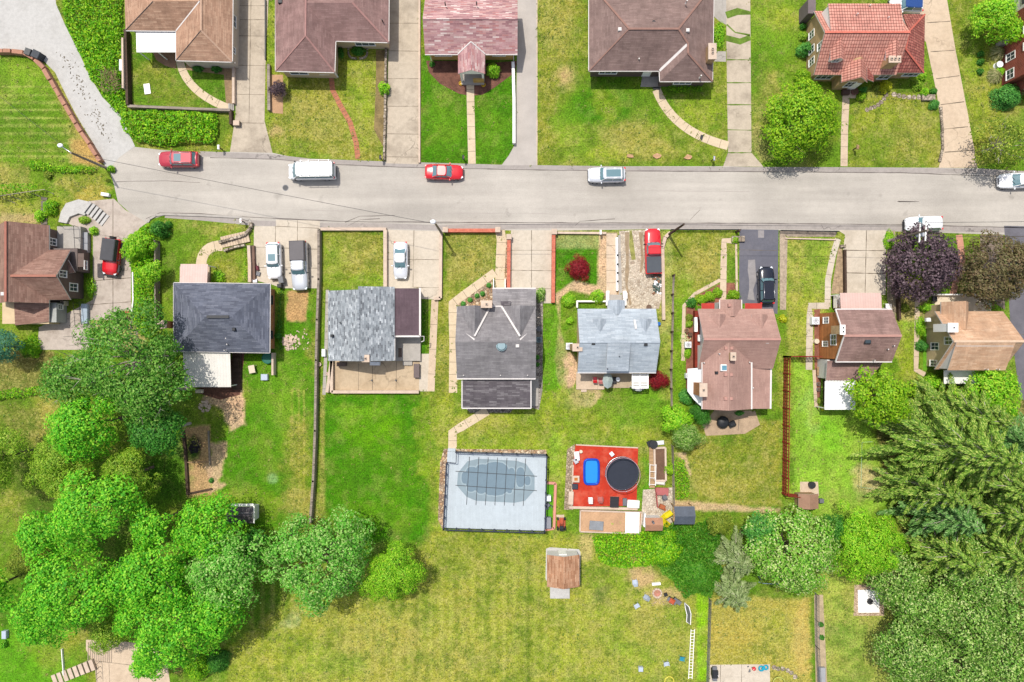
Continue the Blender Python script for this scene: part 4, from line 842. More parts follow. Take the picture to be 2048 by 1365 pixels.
for f_ in (house_b, house_c, house_d, house_e, house_f, house_g): f_()
# ---------------------------------------------------------------- houses south of the street
def house_a():
    th = Th('house', 'brown-sided house with red-brown cross-gable roof at the left picture edge', 'house', W(80, 540))
    ze, zr = 3.0, 5.8; x1 = X(98, ze); y0, y1 = Y(607, ze), Y(451, ze); xr = X(11, zr); x0 = 2 * xr - x1
    groof(th, x0, x1, y0, y1, ze, zr, 'y', sh_red, brownsid, xr, oh=.3, cap=lighter('cap_redbrown', 176, 116, 100))
    # cross gable facing the drive
    zc = 5.5; xg = X(141, ze); yr = Y(552, zc); ya, yb = Y(600, ze), Y(500, ze)
    xv = xr + (zr - zc) / ((zr - ze) / (x1 - xr))
    groof(th, xv, xg, ya, yb, ze, zc, 'x', sh_red, None, yr, 'cross_roof', cap=lighter('cap_redbrown_b', 182, 124, 106))
    gshell(th, x1 - 1.5, xg - .35, ya + .3, yb - .3, 0, ze + .1, zc - .12, 'x', yr, brownsid, 'gable_wall')
    xw = xg - .35; win(th, 'E', xw, Y(575, 2), 1.0, 1.3, 2.6); win(th, 'E', xw, Y(548, 4), .85, 3.3, 4.4); win(th, 'E', x1 - .3, Y(484, 2), .9, 1.4, 2.6)
    m_ = MB(); m_.box(x1 - .3, Y(500, 1), 0, X(180), Y(545, 1), 2.4); th.part('side_wing', m_, plain('wing_flat_roof', c(120, 108, 104), .9, .2))
    m_ = MB(); m_.box(X(160, 2.5), Y(535, 2.5), 2.4, X(172, 2.5), Y(508, 2.5), 2.9); th.part('bay', m_, brownsid); win(th, 'E', X(172, 2.5), Y(531, 2.5), 1.1, 2.42, 2.8)
    roof(th, 'bay_roof', sh_red, [[W(119, 522, 3.4), W(136, 520, 3.1), W(150, 545, 2.6), W(133, 548, 2.9)]], .12)
    m_ = MB(); m_.box(X(113, 1.2), Y(504, 1.2), 0, X(160, 1.2), Y(453, 1.2), 1.1); th.part('terrace', m_, conc_grey)
    rl = MB()
    for a_, b_ in (((147, 452), (150, 504)), ((147, 476), (160, 476)), ((117, 452), (150, 452))):
        rl.tube([W(*a_, 1.9), W(*b_, 1.9)], .03, 6)
    for q in ((147, 452), (148, 476), (150, 504), (117, 452), (160, 476)): rl.tube([W(q[0], q[1], 1.9), (*W(q[0], q[1], 1.9)[:2], 1.1)], .025, 5)
    th.part('railing', rl, dark_metal)
    m_ = MB(); m_.box(X(163, .6), Y(505, .6), 0, X(175, .6), Y(465, .6), .6); th.part('ledge', m_, plain('ledge_grey', c(170, 172, 178), .8, .15))
    # low rear extension
    m_ = MB(); m_.box(X(2, 2.2), Y(648, 2.2), 0, X(96, 2.2), Y(604, 2.2), 2.0); th.part('rear_wall', m_, creamstucco)
    roof(th, 'rear_roof', sh_red, [[W(28, 606, 2.5), W(98, 606, 2.5), W(98, 644, 2.2), W(30, 651, 2.2)]], .14)
    m_ = MB(); m_.box(X(97, 1.8), Y(645, 1.8), 0, X(114, 1.8), Y(606, 1.8), 1.9); th.part('utility_room', m_, plain('grey_panel', c(182, 184, 180), .8, .1)); win(th, 'E', X(114, 1.8), Y(614, 1.8), .6, .9, 1.6)
    vent(th, 4, 588, 5.0, .4, gutterw)
def house_h():
    th = Th('house', 'orange-brick house with slate-blue hipped roof and white metal carport roof behind', 'house', W(445, 640))
    p = lambda a_, b_, z=3.0: W(a_, b_, z); zr = 5.0
    a_, b_ = p(410, 634, zr), p(463, 634, zr); c0, c1, c2, c3 = p(347, 703), p(539, 706), p(540, 568), p(347, 566)
    r = roof(th, 'roof', sh_slate, [[c0, c1, b_, a_], [c1, c2, b_], [c2, c3, a_, b_], [c3, c0, a_]])
    strip(th, 'ridge_vent', [p(414, 634, zr), p(458, 634, zr)], dark_metal, .32, .12, .05, r)
    strip(th, 'gutter', [c0, c3, c2, c1, c0], gutterw, .12, .12, -.1)
    shell(th, inset([q[:2] for q in (c0, c1, c2, c3)], .45), 0, 2.9, orbrick)
    xe = X(540, 3) - .45; win(th, 'E', xe, Y(600, 1.6), 1.1, 1.1, 2.1, dark_metal); win(th, 'E', xe, Y(670, 1.6), 1.0, 1.1, 2.1, dark_metal)
    canopy(th, 'porch_canopy', 359, 528, 414, 566, 2.7, pink_metal, .25, 'N'); m_ = MB(); m_.box(X(362), Y(566), 0, X(421), Y(534), .3); th.part('porch_floor', m_, conc_tan)
    door(th, 'N', X(388, 1), Y(568, 3) - .45)
    canopy(th, 'carport_roof', 366, 704, 460, 775, 2.5, metal_roof, .3, 'S')
    rb = MB()
    for i in range(14): x_ = X(372 + i * 3.2, 2.2); rb.box(x_, Y(774, 2.2), 2.14, x_ + .06, Y(766, 2.2), 2.2)
    th.part('rafter_ends', rb, wood_grey)
    chimney(th, X(340, 2), Y(650, 2), 0, 3.9, .9, .8, orbrick, 1)
    for q in ((452, 677), (454, 689), (449, 701)): vent(th, *q, 3.4, .22, gutterw, 'pipe')
    vent(th, 467, 659, 4.3, .35, blackp)
    m_ = MB(); m_.box(X(466), Y(780), 0, X(484), Y(706), .22); m_.box(X(470), Y(735), .223, X(481), Y(715), .5, 0); th.part('back_deck', m_, wood_dark)
    m_ = MB(); m_.box(X(548), Y(750), 0, X(552), Y(706), .9); th.part('garden_wall', m_, wallcap)
def house_i():
    th = Th('house', 'grey gabled house with streaky mottled shingles, plum flat-roofed wing and walled rear patio', 'house', W(740, 650))
    ze, zr = 3.0, 4.9; x0, x1 = X(656, ze), X(789, ze); y0, y1 = Y(722, ze), Y(582, ze); xr = X(717, zr)
    groof(th, x0, x1, y0, y1, ze, zr, 'y', sh_mgrey, whitesid, xr, oh=.3, cap=sh_mgrey)
    s_ = (zr - ze) / (x1 - xr); mb = MB()
    roof(th, 'front_roof', sh_mgrey, [[(X(716, zr), y1 - .01, zr - .05), (X(789, ze), y1 - .01, ze - .05), (X(789, ze), Y(574, ze), ze - .05), (X(716, zr), Y(573, zr), zr - .05)]], .14)
    roof(th, 'wing_roof', sh_plum, [[W(789.5, 577, 2.75), W(838, 577, 2.55), W(838, 671, 2.55), W(789.5, 671, 2.75)]], .16)
    shell(th, [W(789, 580, 2.7)[:2], W(836, 580, 2.7)[:2], W(836, 669, 2.7)[:2], W(789, 669, 2.7)[:2]], 0, 2.42, whitesid)
    strip(th, 'gutter', [W(840, 576, 2.6), W(840, 673, 2.6), W(790, 673, 2.6)], gutterw, .2, .16, -.03); strip(th, 'gutter', [W(789, 673, 2.9), W(789, 721, 2.9)], gutterw, .16, .14, -.03)
    g_ = MB(); g_.tube([W(840, 673, 2.5), W(848, 673, 2.4), W(848, 682, 2.3), W(843, 684, 2.0)], .06, 6); th.part('downspout', g_, gutterw)
    garage = MB(); garage.box(X(795, 1), Y(580, 2.7), .05, X(832, 1), Y(580, 2.7) + .05, 2.1); th.part('garage_door', garage, white)
    vent(th, 680, 646, 3.9, .22, blackp, 'pipe'); vent(th, 663, 672, 3.5, .3, blackp); vent(th, 785, 672, 3.3, .2, blackp, 'pipe')
    chimney(th, X(735, 3.5), Y(717, 3.5), 0, 4.6, .75, .7, whitesid, 1)
    m_ = MB(); m_.box(X(791), Y(722), 0, X(842), Y(672), .5); m_.box(X(806), Y(731), 0, X(825), Y(722), .25); th.part('back_porch', m_, conc_grey)
    for i, (a_, b_) in enumerate(((649, 706), (752, 727))):
        m2 = MB(); m2.rbox(*W(a_, b_)[:2], .3 if i else 0, 1.2 if i else .45, .45 if i else .9, .5, 0, 0, .05); th.part('condenser', m2, plastic_w)
def house_j():
    th = Th('house', 'dark grey shingled house with two front gables outlined in white and a lower rear roof', 'house', W(990, 690))
    ze, zr = 3.6, 6.0; x0, x1 = X(914, ze), X(1071, ze); ys = Y(758, ze); yr = Y(684, zr); yn = Y(613, ze)
    m_ = sh_dgrey; xl, xm1 = X(914, ze), X(981, ze); xlr = X(949, zr - .1); xr_, xm2 = X(1071, ze), X(1003, ze); xrr = X(1040, zr - .1)
    zg = zr - .25; A = (xlr, yr - .01, zg); sN = (zr - ze) / (yn - yr)
    yk = yr + (zr - zg) / sN                     # where the gable ridges meet the main slope
    f = [[(x0, ys, ze), (x1, ys, ze), (x1, yr, zr), (x0, yr, zr)],
         [(x0, yr, zr), (x0, Y(657, ze), ze + .9), (xlr, yk, zg), (xm1, yn, ze), (xm2, yn, ze), (xrr, yk, zg), (x1, Y(657, ze), ze + .9), (x1, yr, zr)]]
    roof(th, 'roof', m_, [f[0], [(x0, yn, ze), (x1, yn, ze), (x1, yr, zr), (x0, yr, zr)]])
    zt = .03
    groof(th, xl - .02, xm1, yn - .003, yk - .2, ze + zt, zg + zt, 'y', m_, None, xlr, 'gable_roof', t=.1)
    groof(th, xm2, xr_ + .02, yn - .003, yk - .2, ze + zt, zg + zt, 'y', m_, None, xrr, 'gable_roof', t=.1)
    gshell(th, x0 + .35, x1 - .35, ys + .35, 2 * yr - ys - .2, 0, ze, zr - .15, 'x', yr, whitesid)
    for a_, b_ in ((xlr, xm1), (xrr, xm2)): strip(th, 'valley_flashing', [(a_, yk + .2, zg + .1), (b_, yn, ze + .1)], gutterw, .2, .06, .02)
    for a_, b_ in ((xlr, xl), (xrr, xr_)): strip(th, 'valley_flashing', [(a_, yk - .2, zg + .1), (b_, yn - (yn - yr) * .62, ze + 1.05 * .62 + .65)], gutterw, .2, .06, .02)
    strip(th, 'gutter', [(x0, ys, ze), (x1, ys, ze)], gutterw, .16, .14, -.04); strip(th, 'gutter', [(x0, ys, ze - .02), (x0, yn, ze - .02)], gutterw, .1, .12, -.1); strip(th, 'gutter', [(xm1, yn, ze), (xm2, yn, ze)], gutterw, .14, .14, .0); strip(th, 'gutter', [(x1, ys, ze - .02), (x1, yn, ze - .02)], gutterw, .1, .12, -.1)
    # garage roof in front, rear sun room behind
    roof(th, 'garage_roof', m_, [[W(985, 577, 2.7), W(1072, 577, 2.7), W(1072, 612, 3.3), W(985, 612, 3.3)]]); shell(th, [W(988, 580, 2.8)[:2], W(1069, 580, 2.8)[:2], W(1069, 613, 2.8)[:2], W(988, 613, 2.8)[:2]], 0, 2.6, whitesid)
    strip(th, 'gutter', [W(985, 577, 2.7), W(1072, 577, 2.7)], gutterw, .14, .14, -.03)
    roof(th, 'dormer_roof', sh_dgrey2, [[W(1001, 603, 3.5), W(1022, 603, 3.5), W(1020, 612, 3.6), W(1003, 612, 3.6)]], .12)
    roof(th, 'rear_roof', sh_dgrey2, [[W(924, 761, 3.1), W(1062, 761, 3.1), W(1062, 817, 2.5), W(924, 817, 2.5)]]); shell(th, [W(927, 760, 2.6)[:2], W(1059, 760, 2.6)[:2], W(1059, 814, 2.6)[:2], W(927, 814, 2.6)[:2]], 0, 2.38, whitesid)
    strip(th, 'gutter', [W(924, 761, 3.1), W(924, 817, 2.5), W(1062, 817, 2.5), W(1062, 761, 3.1)], gutterw, .13, .12, -.04)
    chimney(th, X(973, 5), Y(609, 5), 0, 5.2, 1.15, .7, brick('chim_brick', c(176, 130, 110), c(150, 105, 88), c(190, 170, 150)), 1)
    vent(th, 1003, 692, 5.6, 1.0, plain('teal_vent', c(150, 176, 184), .5, .1), 'round', .3); vent(th, 1035, 692, 5.6, .4, gutterw, 'box', .25)
    for q in ((1028, 708), (927, 751), (1001, 751), (1055, 751)): vent(th, *q, ze + .6 if q[1] < 720 else ze + .1, .22, gutterw, 'pipe')
    m2 = MB(); m2.box(X(1062), Y(812), 0, X(1077), Y(757), .15); th.part('side_patio', m2, conc_grey)
    for xx in (X(987.5), X(1010.5)): m3 = MB(); m3.box(xx - .05, Y(577), 0, xx + .05, Y(559), .8); th.part('step_rail', m3, white)
def house_k():
    th = Th('house', 'house with pale blue-grey shingle roof, small front porch gable and south patio', 'house', W(1235, 690))
    ze, zr = 3.3, 5.6; x0, x1 = X(1155, ze), X(1312, ze); y0, y1 = Y(746, ze), Y(618, ze); yr = Y(684, zr)
    m_ = sh_lblue
    groof(th, x0, x1, y0, y1, ze, zr, 'x', m_, creamstucco, yr, oh=.25, cap=m_)
    # full-height shed dormer in the middle of the south side
    a_, b_ = X(1213, 4.6), X(1258, 4.6); yd = Y(743, 4.4)
    roof(th, 'shed_dormer_roof', m_, [[(a_, yr - .02, zr + .03), (b_, yr - .02, zr + .03), (b_, yd, 4.3), (a_, yd, 4.3)]], .12)
    m2 = MB(); m2.box(a_ + .1, yd + .2, 3.2, b_ - .1, yr - 1.2, 4.3); th.part('shed_dormer', m2, whitesid)
    for q in (1200, 1291):
        u = X(q, 4.6); groof(th, u - .75, u + .75, Y(638, 4.3), Y(672, 5.2), 4.25, 4.95, 'y', m_, None, u, 'dormer_roof', t=.1)
        m2 = MB(); m2.box(u - .6, Y(640, 4.3) - .1, 3.7, u + .6, Y(665, 4.8), 4.25); th.part('dormer', m2, whitesid)
    vl = MB(); v0 = W(1270, 641, 4.2); vl.bar(W(1269, 640, 4.35), W(1272, 658, 4.9), .22, .06); th.part('flashing', vl, gutterw)
    # porch gable
    u0, u1 = X(1215, 3.0), X(1250, 3.0); groof(th, u0, u1, Y(601, 3.0), Y(630, 3.8), 3.0, 3.95, 'y', m_, None, None, 'porch_roof', t=.12)
    m2 = MB(); m2.box(u0 + .3, Y(603, 2), .3, u1 - .3, Y(622, 2), 3.0); th.part('porch_wall', m2, whitesid); door(th, 'N', (u0 + u1) / 2, Y(603, 2), .95, .3, 2.3)
    for q in (1213, 1247): m2 = MB(); m2.box(X(q - 2), Y(612), 0, X(q + 4), Y(583), .7); th.part('porch_wing_wall', m2, white)
    m2 = MB(); m2.box(X(1219), Y(612), 0, X(1243), Y(590), .3); th.part('porch_floor', m2, conc_grey)
    m2 = MB(); m2.box(X(1152), Y(616), 0, X(1155), Y(602), .6); m2.box(X(1155), Y(605), 0, X(1212), Y(602), .6); th.part('planter_wall', m2, white)
    chimney(th, X(1153, 4), Y(695, 4), 0, 5.2, 1.0, .75, tanbrick, 1, 'x')
    for q in ((1187, 687), (1292, 689)): vent(th, *q, 5.2, .4, blackp)
    vent(th, 1239, 713, 4.9, .18, blackp, 'pipe'); vent(th, 1215, 738, 4.3, .2, blackp, 'pipe')
    strip(th, 'gutter', [(x0, y0, ze), (x1, y0, ze)], gutterw, .13, .12, -.05)
    m2 = MB(); m2.box(X(1152), Y(779), 0, X(1208), Y(744), .25); th.part('patio', m2, conc_tan); m2 = MB(); m2.box(X(1208), Y(776), 0, X(1263), Y(744), .15); th.part('patio', m2, concrete('dull_patio', c(196, 178, 150), (.6, .58, .5, 1), .6), label='stained concrete patio')  # second slab in a duller tan than the first, with stains
    win(th, 'S', X(1170, 2), y0 + .25, 1.2, 1.0, 2.1); door(th, 'S', X(1225, 2), y0 + .25)
    m2 = MB(); m2.box(X(1162), Y(784), 0, X(1173), Y(779), .15); th.part('step', m2, wallcap)
def house_l():
    th = Th('house', 'rose-brown shingled house with long rear gable, red window awnings and white lean-to roof', 'house', W(1465, 720))
    m_ = sh_rose; ze, zr = 3.4, 5.8; x0, x1 = X(1396, ze), X(1546, ze); y1 = Y(618, ze); yr = Y(679, zr); y0 = Y(738, ze)
    groof(th, x0, x1, y0, y1, ze, zr, 'x', m_, whitesid, yr, oh=.9, cap=cap_rose)
    # rear gable
    zg = 5.6; a_, b_ = X(1404, 3.9), X(1503, 3.9); yb = Y(820, 4.6); xr = X(1458, zg)
    groof(th, a_, b_, yb, yr - .4, 3.9, zg, 'y', m_, whitesid, xr, 'rear_roof', oh=.3)
    strip(th, 'gutter', [(b_, yb, 3.9), (b_, Y(702, 4.2), 3.9)], gutterw, .2, .14, -.03); strip(th, 'gutter', [(a_, yb, 3.9), (a_, Y(702, 4.2), 3.9)], gutterw, .12, .12, -.03)
    roof(th, 'side_roof', m_, [[W(1504, 728, 3.5), W(1543, 735, 2.9), W(1541, 818, 2.9), W(1504, 818, 3.5)]]); shell(th, [W(1500, 740, 2.9)[:2], W(1540, 740, 2.9)[:2], W(1538, 815, 2.9)[:2], W(1500, 815, 2.9)[:2]], 0, 2.8, whitesid)
    strip(th, 'gutter', [W(1542, 736, 2.95), W(1541, 818, 2.95)], gutterw, .2, .12, -.03)
    # front gable and dormers
    u0, u1 = X(1438, 3.1), X(1482, 3.1); groof(th, u0, u1, Y(600, 3.3), Y(633, 4.3), 3.3, 4.3, 'y', m_, None, None, 'entry_roof', t=.12); m2 = MB(); m2.box(u0 + .25, Y(604, 3), 0, u1 - .25, Y(622, 3), 3.1); th.part('entry_wall', m2, whitesid); strip(th, 'gutter', [(u0, Y(600, 3.3), 3.3), (u0, Y(618, 3.3), 3.3)], gutterw, .1, .12, 0); strip(th, 'gutter', [(u1, Y(600, 3.3), 3.3), (u1, Y(618, 3.3), 3.3)], gutterw, .1, .12, 0)
    for q in (1437, 1521):
        u = X(q, 4.4); groof(th, u - .9, u + .9, Y(629, 4.3), Y(655, 5.1), 4.15, 4.95, 'y', m_, None, u, 'dormer_roof', t=.1); m2 = MB(); m2.box(u - .75, Y(631, 4.3), 3.6, u + .75, Y(650, 4.6), 4.2); th.part('dormer', m2, white)
    awn = plain('red_canvas', c(196, 66, 56), .8, .15)
    for q0, q1 in ((1403, 1429), (1490, 1524)):
        roof(th, 'awning', awn, [[W(q0, 618, 2.8), W(q1, 618, 2.8), W(q1, 607, 2.2), W(q0, 607, 2.2)]], .05)
    # west deck and white lean-to
    m2 = MB(); m2.box(X(1386), Y(735), 0, X(1402, 1), Y(622), .9); th.part('side_deck', m2, wood_red)
    m2 = MB(); m2.box(X(1389, 1.2), Y(664, 1.2), .9, X(1395, 1.2), Y(635, 1.2), 1.3); m2.box(X(1396, 1.2), Y(683, 1.2), .9, X(1402, 1.2), Y(670, 1.2), 1.4); th.part('deck_bench', m2, white)
    roof(th, 'lean_to_roof', plain('white_membrane', c(240, 243, 246, .8), .6, .06), [[W(1375, 738, 2.6), W(1404, 736, 3.2), W(1404, 815, 3.2), W(1388, 800, 2.6), W(1375, 783, 2.6)]], .12)
    shell(th, [W(1380, 742)[:2], W(1402, 742)[:2], W(1402, 806)[:2], W(1392, 800)[:2], W(1380, 782)[:2]], 0, 2.5, whitesid)
    chimney(th, X(1405, 5.2), Y(780, 5.2), 0, 5.6, .75, 1.4, orbrick, 1, 'y'); chimney(th, X(1461, 5.4), Y(713, 5.4), 5.0, 6.4, .5, .8, tanbrick, 1, 'y')
    skylight(th, 1448, 736, 5.35, .75, .75, white, plain('sky_pane', c(110, 160, 180), .2, .1))
    for q in ((1453, 697), (1464, 697), (1452, 750), (1463, 750), (1452, 798), (1463, 798)): vent(th, *q, 5.35, .36, cap_rose, 'box', .2)
    for q in ((1408, 726, 4.0), (1498, 712, 4.0), (1499, 725, 4.0), (1506, 776, 3.4), (1439, 708, 5)): vent(th, *q, .25, gutterw, 'pipe')
    vent(th, 1535, 684, 5.2, .4, gutterw); vent(th, 1434, 746, 4.8, .3, blackp); vent(th, 1460, 611, 4.0, .35, cap_rose)
    door(th, 'N', (u0 + u1) / 2, Y(604, 3), .95)
def house_m():
    th = Th('house', 'house with tall cedar-sided west gable, worn rose-brown roof and white flat patio roof', 'house', W(1700, 680))
    ze, zr = 4.6, 6.6; x0, x1 = X(1671, ze), X(1784, ze); y1, y0 = Y(619, ze), Y(724, ze); yr = Y(672, zr)
    groof(th, x0, x1, y0, y1, ze, zr, 'x', sh_rose2, None, yr, oh=.25, cap=cap_rose)
    s_ = (zr - ze) / (yr - y0); xw = X(1638)
    gshell(th, xw, x1 - .3, y0 + .3, y1 - .3, 0, ze + .15, zr - .12, 'x', yr, cedar)
    strip(th, 'rake_board', [(x0 + .02, y0, ze), (x0 + .02, yr, zr), (x0 + .02, y1, ze)], gutterw, .12, .16, -.05); strip(th, 'gutter', [(x0, y0, ze), (x1, y0, ze)], gutterw, .16, .14, -.04); strip(th, 'gutter', [(x0, y1, ze), (x1, y1, ze)], gutterw, .16, .14, -.04)
    for py_, z0_, w_ in ((641, 1.3, .8), (688, 1.1, .7), (680, 3.2, 1.3)): win(th, 'W', xw, Y(py_, z0_ + .5), w_, z0_, z0_ + 1.2)
    chimney(th, X(1683, 7), Y(660, 7), 5.0, 7.3, .45, .95, tanbrick, 2, 'y', white)
    skylight(th, 1735, 682, 6.15, .75, .7, blackp); vent(th, 1776, 699, 5.5, .25, gutterw, 'pipe'); vent(th, 1788, 692, 5.8, .25, gutterw, 'pipe'); vent(th, 1749, 721, 4.8, .2, gutterw, 'pipe')
    canopy(th, 'porch_canopy', 1682, 586, 1764, 618, 2.9, pink_metal, .25, 'N'); m2 = MB(); m2.box(X(1664), Y(617), 0, X(1760), Y(592), .35); th.part('porch_floor', m2, conc_pale)
    rr = MB()
    for i in range(3): rr.box(X(1664 + i * 6), Y(617), .0, X(1664 + i * 6) + .06, Y(592), 1.2)
    th.part('porch_rail', rr, white)
    roof(th, 'rear_roof', sh_rose2, [[W(1655, 722, 3.2), W(1766, 726, 3.2), W(1736, 762, 2.7), W(1652, 761, 2.7)]]); shell(th, [W(1656, 720, 2.8)[:2], W(1735, 720, 2.8)[:2], W(1733, 758, 2.8)[:2], W(1656, 758, 2.8)[:2]], 0, 2.5, whitesid)
    canopy(th, 'patio_roof', 1650, 763, 1711, 820, 2.7, plain('white_sheet', c(250, 250, 250, .8), .5, .04), .1, 'S')
    rb = MB()
    for i in range(20): x_ = X(1652 + i * 3, 2.8); rb.box(x_, Y(764, 2.8), 2.7, x_ + .05, Y(761, 2.8), 2.84)
    th.part('rafter_ends', rb, white)
    m2 = MB(); m2.box(X(1645), Y(745), 0, X(1652), Y(722), .5); th.part('back_steps', m2, wallcap); m2 = MB(); m2.box(X(1646), Y(816), 0, X(1700), Y(760), .1); th.part('patio', m2, wood_dark)
def house_n():
    th = Th('house', 'cream house with tan shingle roof, white porch terrace and west gable windows', 'house', W(1920, 660))
    ze, zr = 3.2, 6.6; xw = X(1853); x0 = X(1870, ze); x1 = X(2006, ze); y0, y1 = Y(739, ze), Y(623, ze); yr = Y(683, zr)
    groof(th, x0, x1, y0, y1, ze, zr, 'x', sh_tan, None, yr, oh=.2, cap=lighter('cap_tan_b', 226, 196, 168))
    gshell(th, xw, x1 - .3, y0 + .25, y1 - .25, 0, ze + .1, zr - .12, 'x', yr, creamstucco)
    # shed dormer, south
    xa = X(1902, 5.6); xb = X(2016, 5.4); yd = Y(741, 5.0)
    roof(th, 'shed_dormer_roof', sh_tan, [[(xa, yr - .03, zr + .03), (xb, yr - .03, zr + .03), (xb, yd, 5.0), (xa, yd, 5.0)]], .12)
    mb = MB(); ys_ = yd + .15; mb.mesh([(xa + .08, yr - .5, zr - .7), (xa + .08, ys_, 3.2), (xa + .08, ys_, 4.9), (xa + .08, yr - .5, zr - .2), (xb - .08, yr - .5, zr - .7), (xb - .08, ys_, 3.2), (xb - .08, ys_, 4.9), (xb - .08, yr - .5, zr - .2)], [(0, 1, 2, 3), (7, 6, 5, 4), (5, 6, 2, 1), (6, 7, 3, 2), (4, 5, 1, 0), (7, 4, 0, 3)]); th.part('shed_dormer', mb, whitesid)
    for py_, z0_ in ((693, 1.0), (682, 3.6)): win(th, 'W', xw, Y(py_, z0_ + .6), .95, z0_, z0_ + 1.35)
    u0, u1 = X(1889, 4.2), X(1944, 4.2); groof(th, u0, u1, Y(604, 4.0), Y(660, 6.0), 3.6, 5.6, 'y', sh_tan, creamstucco, X(1930, 5.4), 'front_roof', oh=.25)
    chimney(th, X(1895, 5.6), Y(656, 5.6), 3.8, 6.6, 1.0, .9, white, 1, 'x', white)
    m2 = MB(); m2.box(X(1870, .6), Y(625, .6), 0, X(1974, .6), Y(590, .6), .6); th.part('front_terrace', m2, cream)
    m2 = MB(); m2.box(X(1870, 1), Y(591, 1), .6, X(1970, 1), Y(588.5, 1), 1.2); th.part('terrace_parapet', m2, white)
    st = MB()
    for i in range(8): st.box(X(1970, .6), Y(622 - i * 4), .6, X(1975, .6), Y(622 - i * 4) + .05, 1.3)
    th.part('terrace_rail', st, white)
    roof(th, 'porch_roof', white, [[W(1888, 741, 2.6), W(1955, 741, 2.6), W(1952, 768, 2.2), W(1888, 768, 2.2)]], .1); m2 = MB(); m2.box(X(1890), Y(764), 0, X(1950), Y(740), .3); th.part('back_porch', m2, wood_dark)
    win(th, 'W', xw, Y(727, 2), .8, .8, 2.0)
    for q in ((2000, 715), (1975, 739), (1998, 739)): vent(th, *q, 5.2, .22, gutterw, 'pipe')
for f_ in (house_a, house_h, house_i, house_j, house_k, house_l, house_m, house_n): f_()
# ---------------------------------------------------------------- vegetation
nr = np.random.default_rng(11)
def norm(a): return a / np.maximum(np.linalg.norm(a, axis=1, keepdims=True), 1e-6)
def leaves(name, pos, nrm, size, asp, mat, parent=None, origin=(0, 0, 0), tang=None, bend=.25):
    """many small leaf sprays: each a bent four-pointed blade"""
    n = len(pos); r = nr.normal(size=(n, 3)) if tang is None else tang
    nrm = norm(nrm); t = norm(r - nrm * np.sum(r * nrm, 1, keepdims=True)); b = np.cross(nrm, t)
    s = size if isinstance(size, np.ndarray) else size * nr.uniform(.65, 1.3, n); s = s[:, None]; w = s * asp
    v = np.stack([pos - t * s * .5 - nrm * s * bend * .5, pos + b * w * .5 - t * s * .05, pos + t * s * .5 - nrm * s * bend * .5, pos - b * w * .5 - t * s * .05], 1).reshape(-1, 3) - np.array(origin)
    me = bpy.data.meshes.new(name); me.vertices.add(4 * n); me.vertices.foreach_set('co', v.astype(np.float32).ravel())
    me.loops.add(4 * n); me.loops.foreach_set('vertex_index', np.arange(4 * n, dtype=np.int32))
    me.polygons.add(n); me.polygons.foreach_set('loop_start', np.arange(0, 4 * n, 4, dtype=np.int32)); me.update(calc_edges=True)
    me.materials.append(mat); o = bpy.data.objects.new(name, me); C.objects.link(o)
    if parent is not None: o.parent = parent
    return o
def crown(R, h, lobes, per, lr, seed=0, flat=.8, wob=.26, low=-.15):
    """points and normals of leaf sprays gathered in clumps over an uneven dome"""
    g = np.random.default_rng(seed); ph = g.uniform(0, 6.28, 4); P = []; N = []
    for i in range(lobes):
        u = (i + .5) / lobes; z = 1 - u * (1 - low); a = i * 2.39996 + g.normal() * .25
        k = 1 + wob * (math.sin(2 * a + ph[0]) * .5 + math.sin(3 * a + ph[1]) * .6 + math.sin(5 * a + ph[2]) * .5)
        rr = math.sqrt(max(1 - z * z, 0)); l = lr * g.uniform(.65, 1.5); sh = g.uniform(.86, 1.05) if g.random() > .12 else g.uniform(.6, .8)
        c0 = np.array([rr * math.cos(a) * (R * k - l * .8) * sh, rr * math.sin(a) * (R * k - l * .8) * sh, z * (h - l * .5) * sh])
        m = int(per * (l / lr) ** 2); d = norm(g.normal(size=(m, 3))); d[:, 2] = np.where(g.random(m) < .8, np.abs(d[:, 2]), d[:, 2])
        p = c0 + d * np.array([l, l, l * flat]) * g.uniform(.72, 1.12, (m, 1)); P.append(p)
        out = norm(c0[None, :] + 1e-6)
        N.append(norm(d * 1.1 + out * .5 + g.normal(size=(m, 3)) * .34 + np.array([0, 0, .55])))
    return np.concatenate(P), np.concatenate(N)
bark = plain('bark', c(120, 104, 90), .9, .3); bark_pale = plain('pale_bark', c(196, 186, 172), .8, .2)
def limbs(mb, base, h, R, hc, n, r0, seed, top=.9, lift=1.0):
    g = random.Random(seed); x, y, z = base
    mb.tube([(x, y, z), (x + g.uniform(-.1, .1), y + g.uniform(-.1, .1), z + h * .5), (x, y, z + h)], [r0 * 1.25, r0, r0 * .5], 8)
    for i in range(n):
        a = i * 2.4 + g.uniform(-.3, .3); L_ = R * g.uniform(.6, top); z0 = z + h * g.uniform(.45, .95); z1 = z + h + hc * g.uniform(.35, .85) * lift; pts = []
        for j in range(5):
            u = j / 4; b_ = .25 * math.sin(u * 5 + i); pts.append((x + math.cos(a + b_ * u) * L_ * u, y + math.sin(a + b_ * u) * L_ * u, z0 + (z1 - z0) * u ** .7))
        mb.tube(pts, [r0 * .42, r0 * .34, r0 * .24, r0 * .15, r0 * .05], 5)
        for s_ in (-1, 1):
            p = pts[3]; aa = a + s_ * .6; mb.tube([p, (p[0] + math.cos(aa) * L_ * .22, p[1] + math.sin(aa) * L_ * .22, p[2] + hc * .12)], [r0 * .13, r0 * .04], 4)
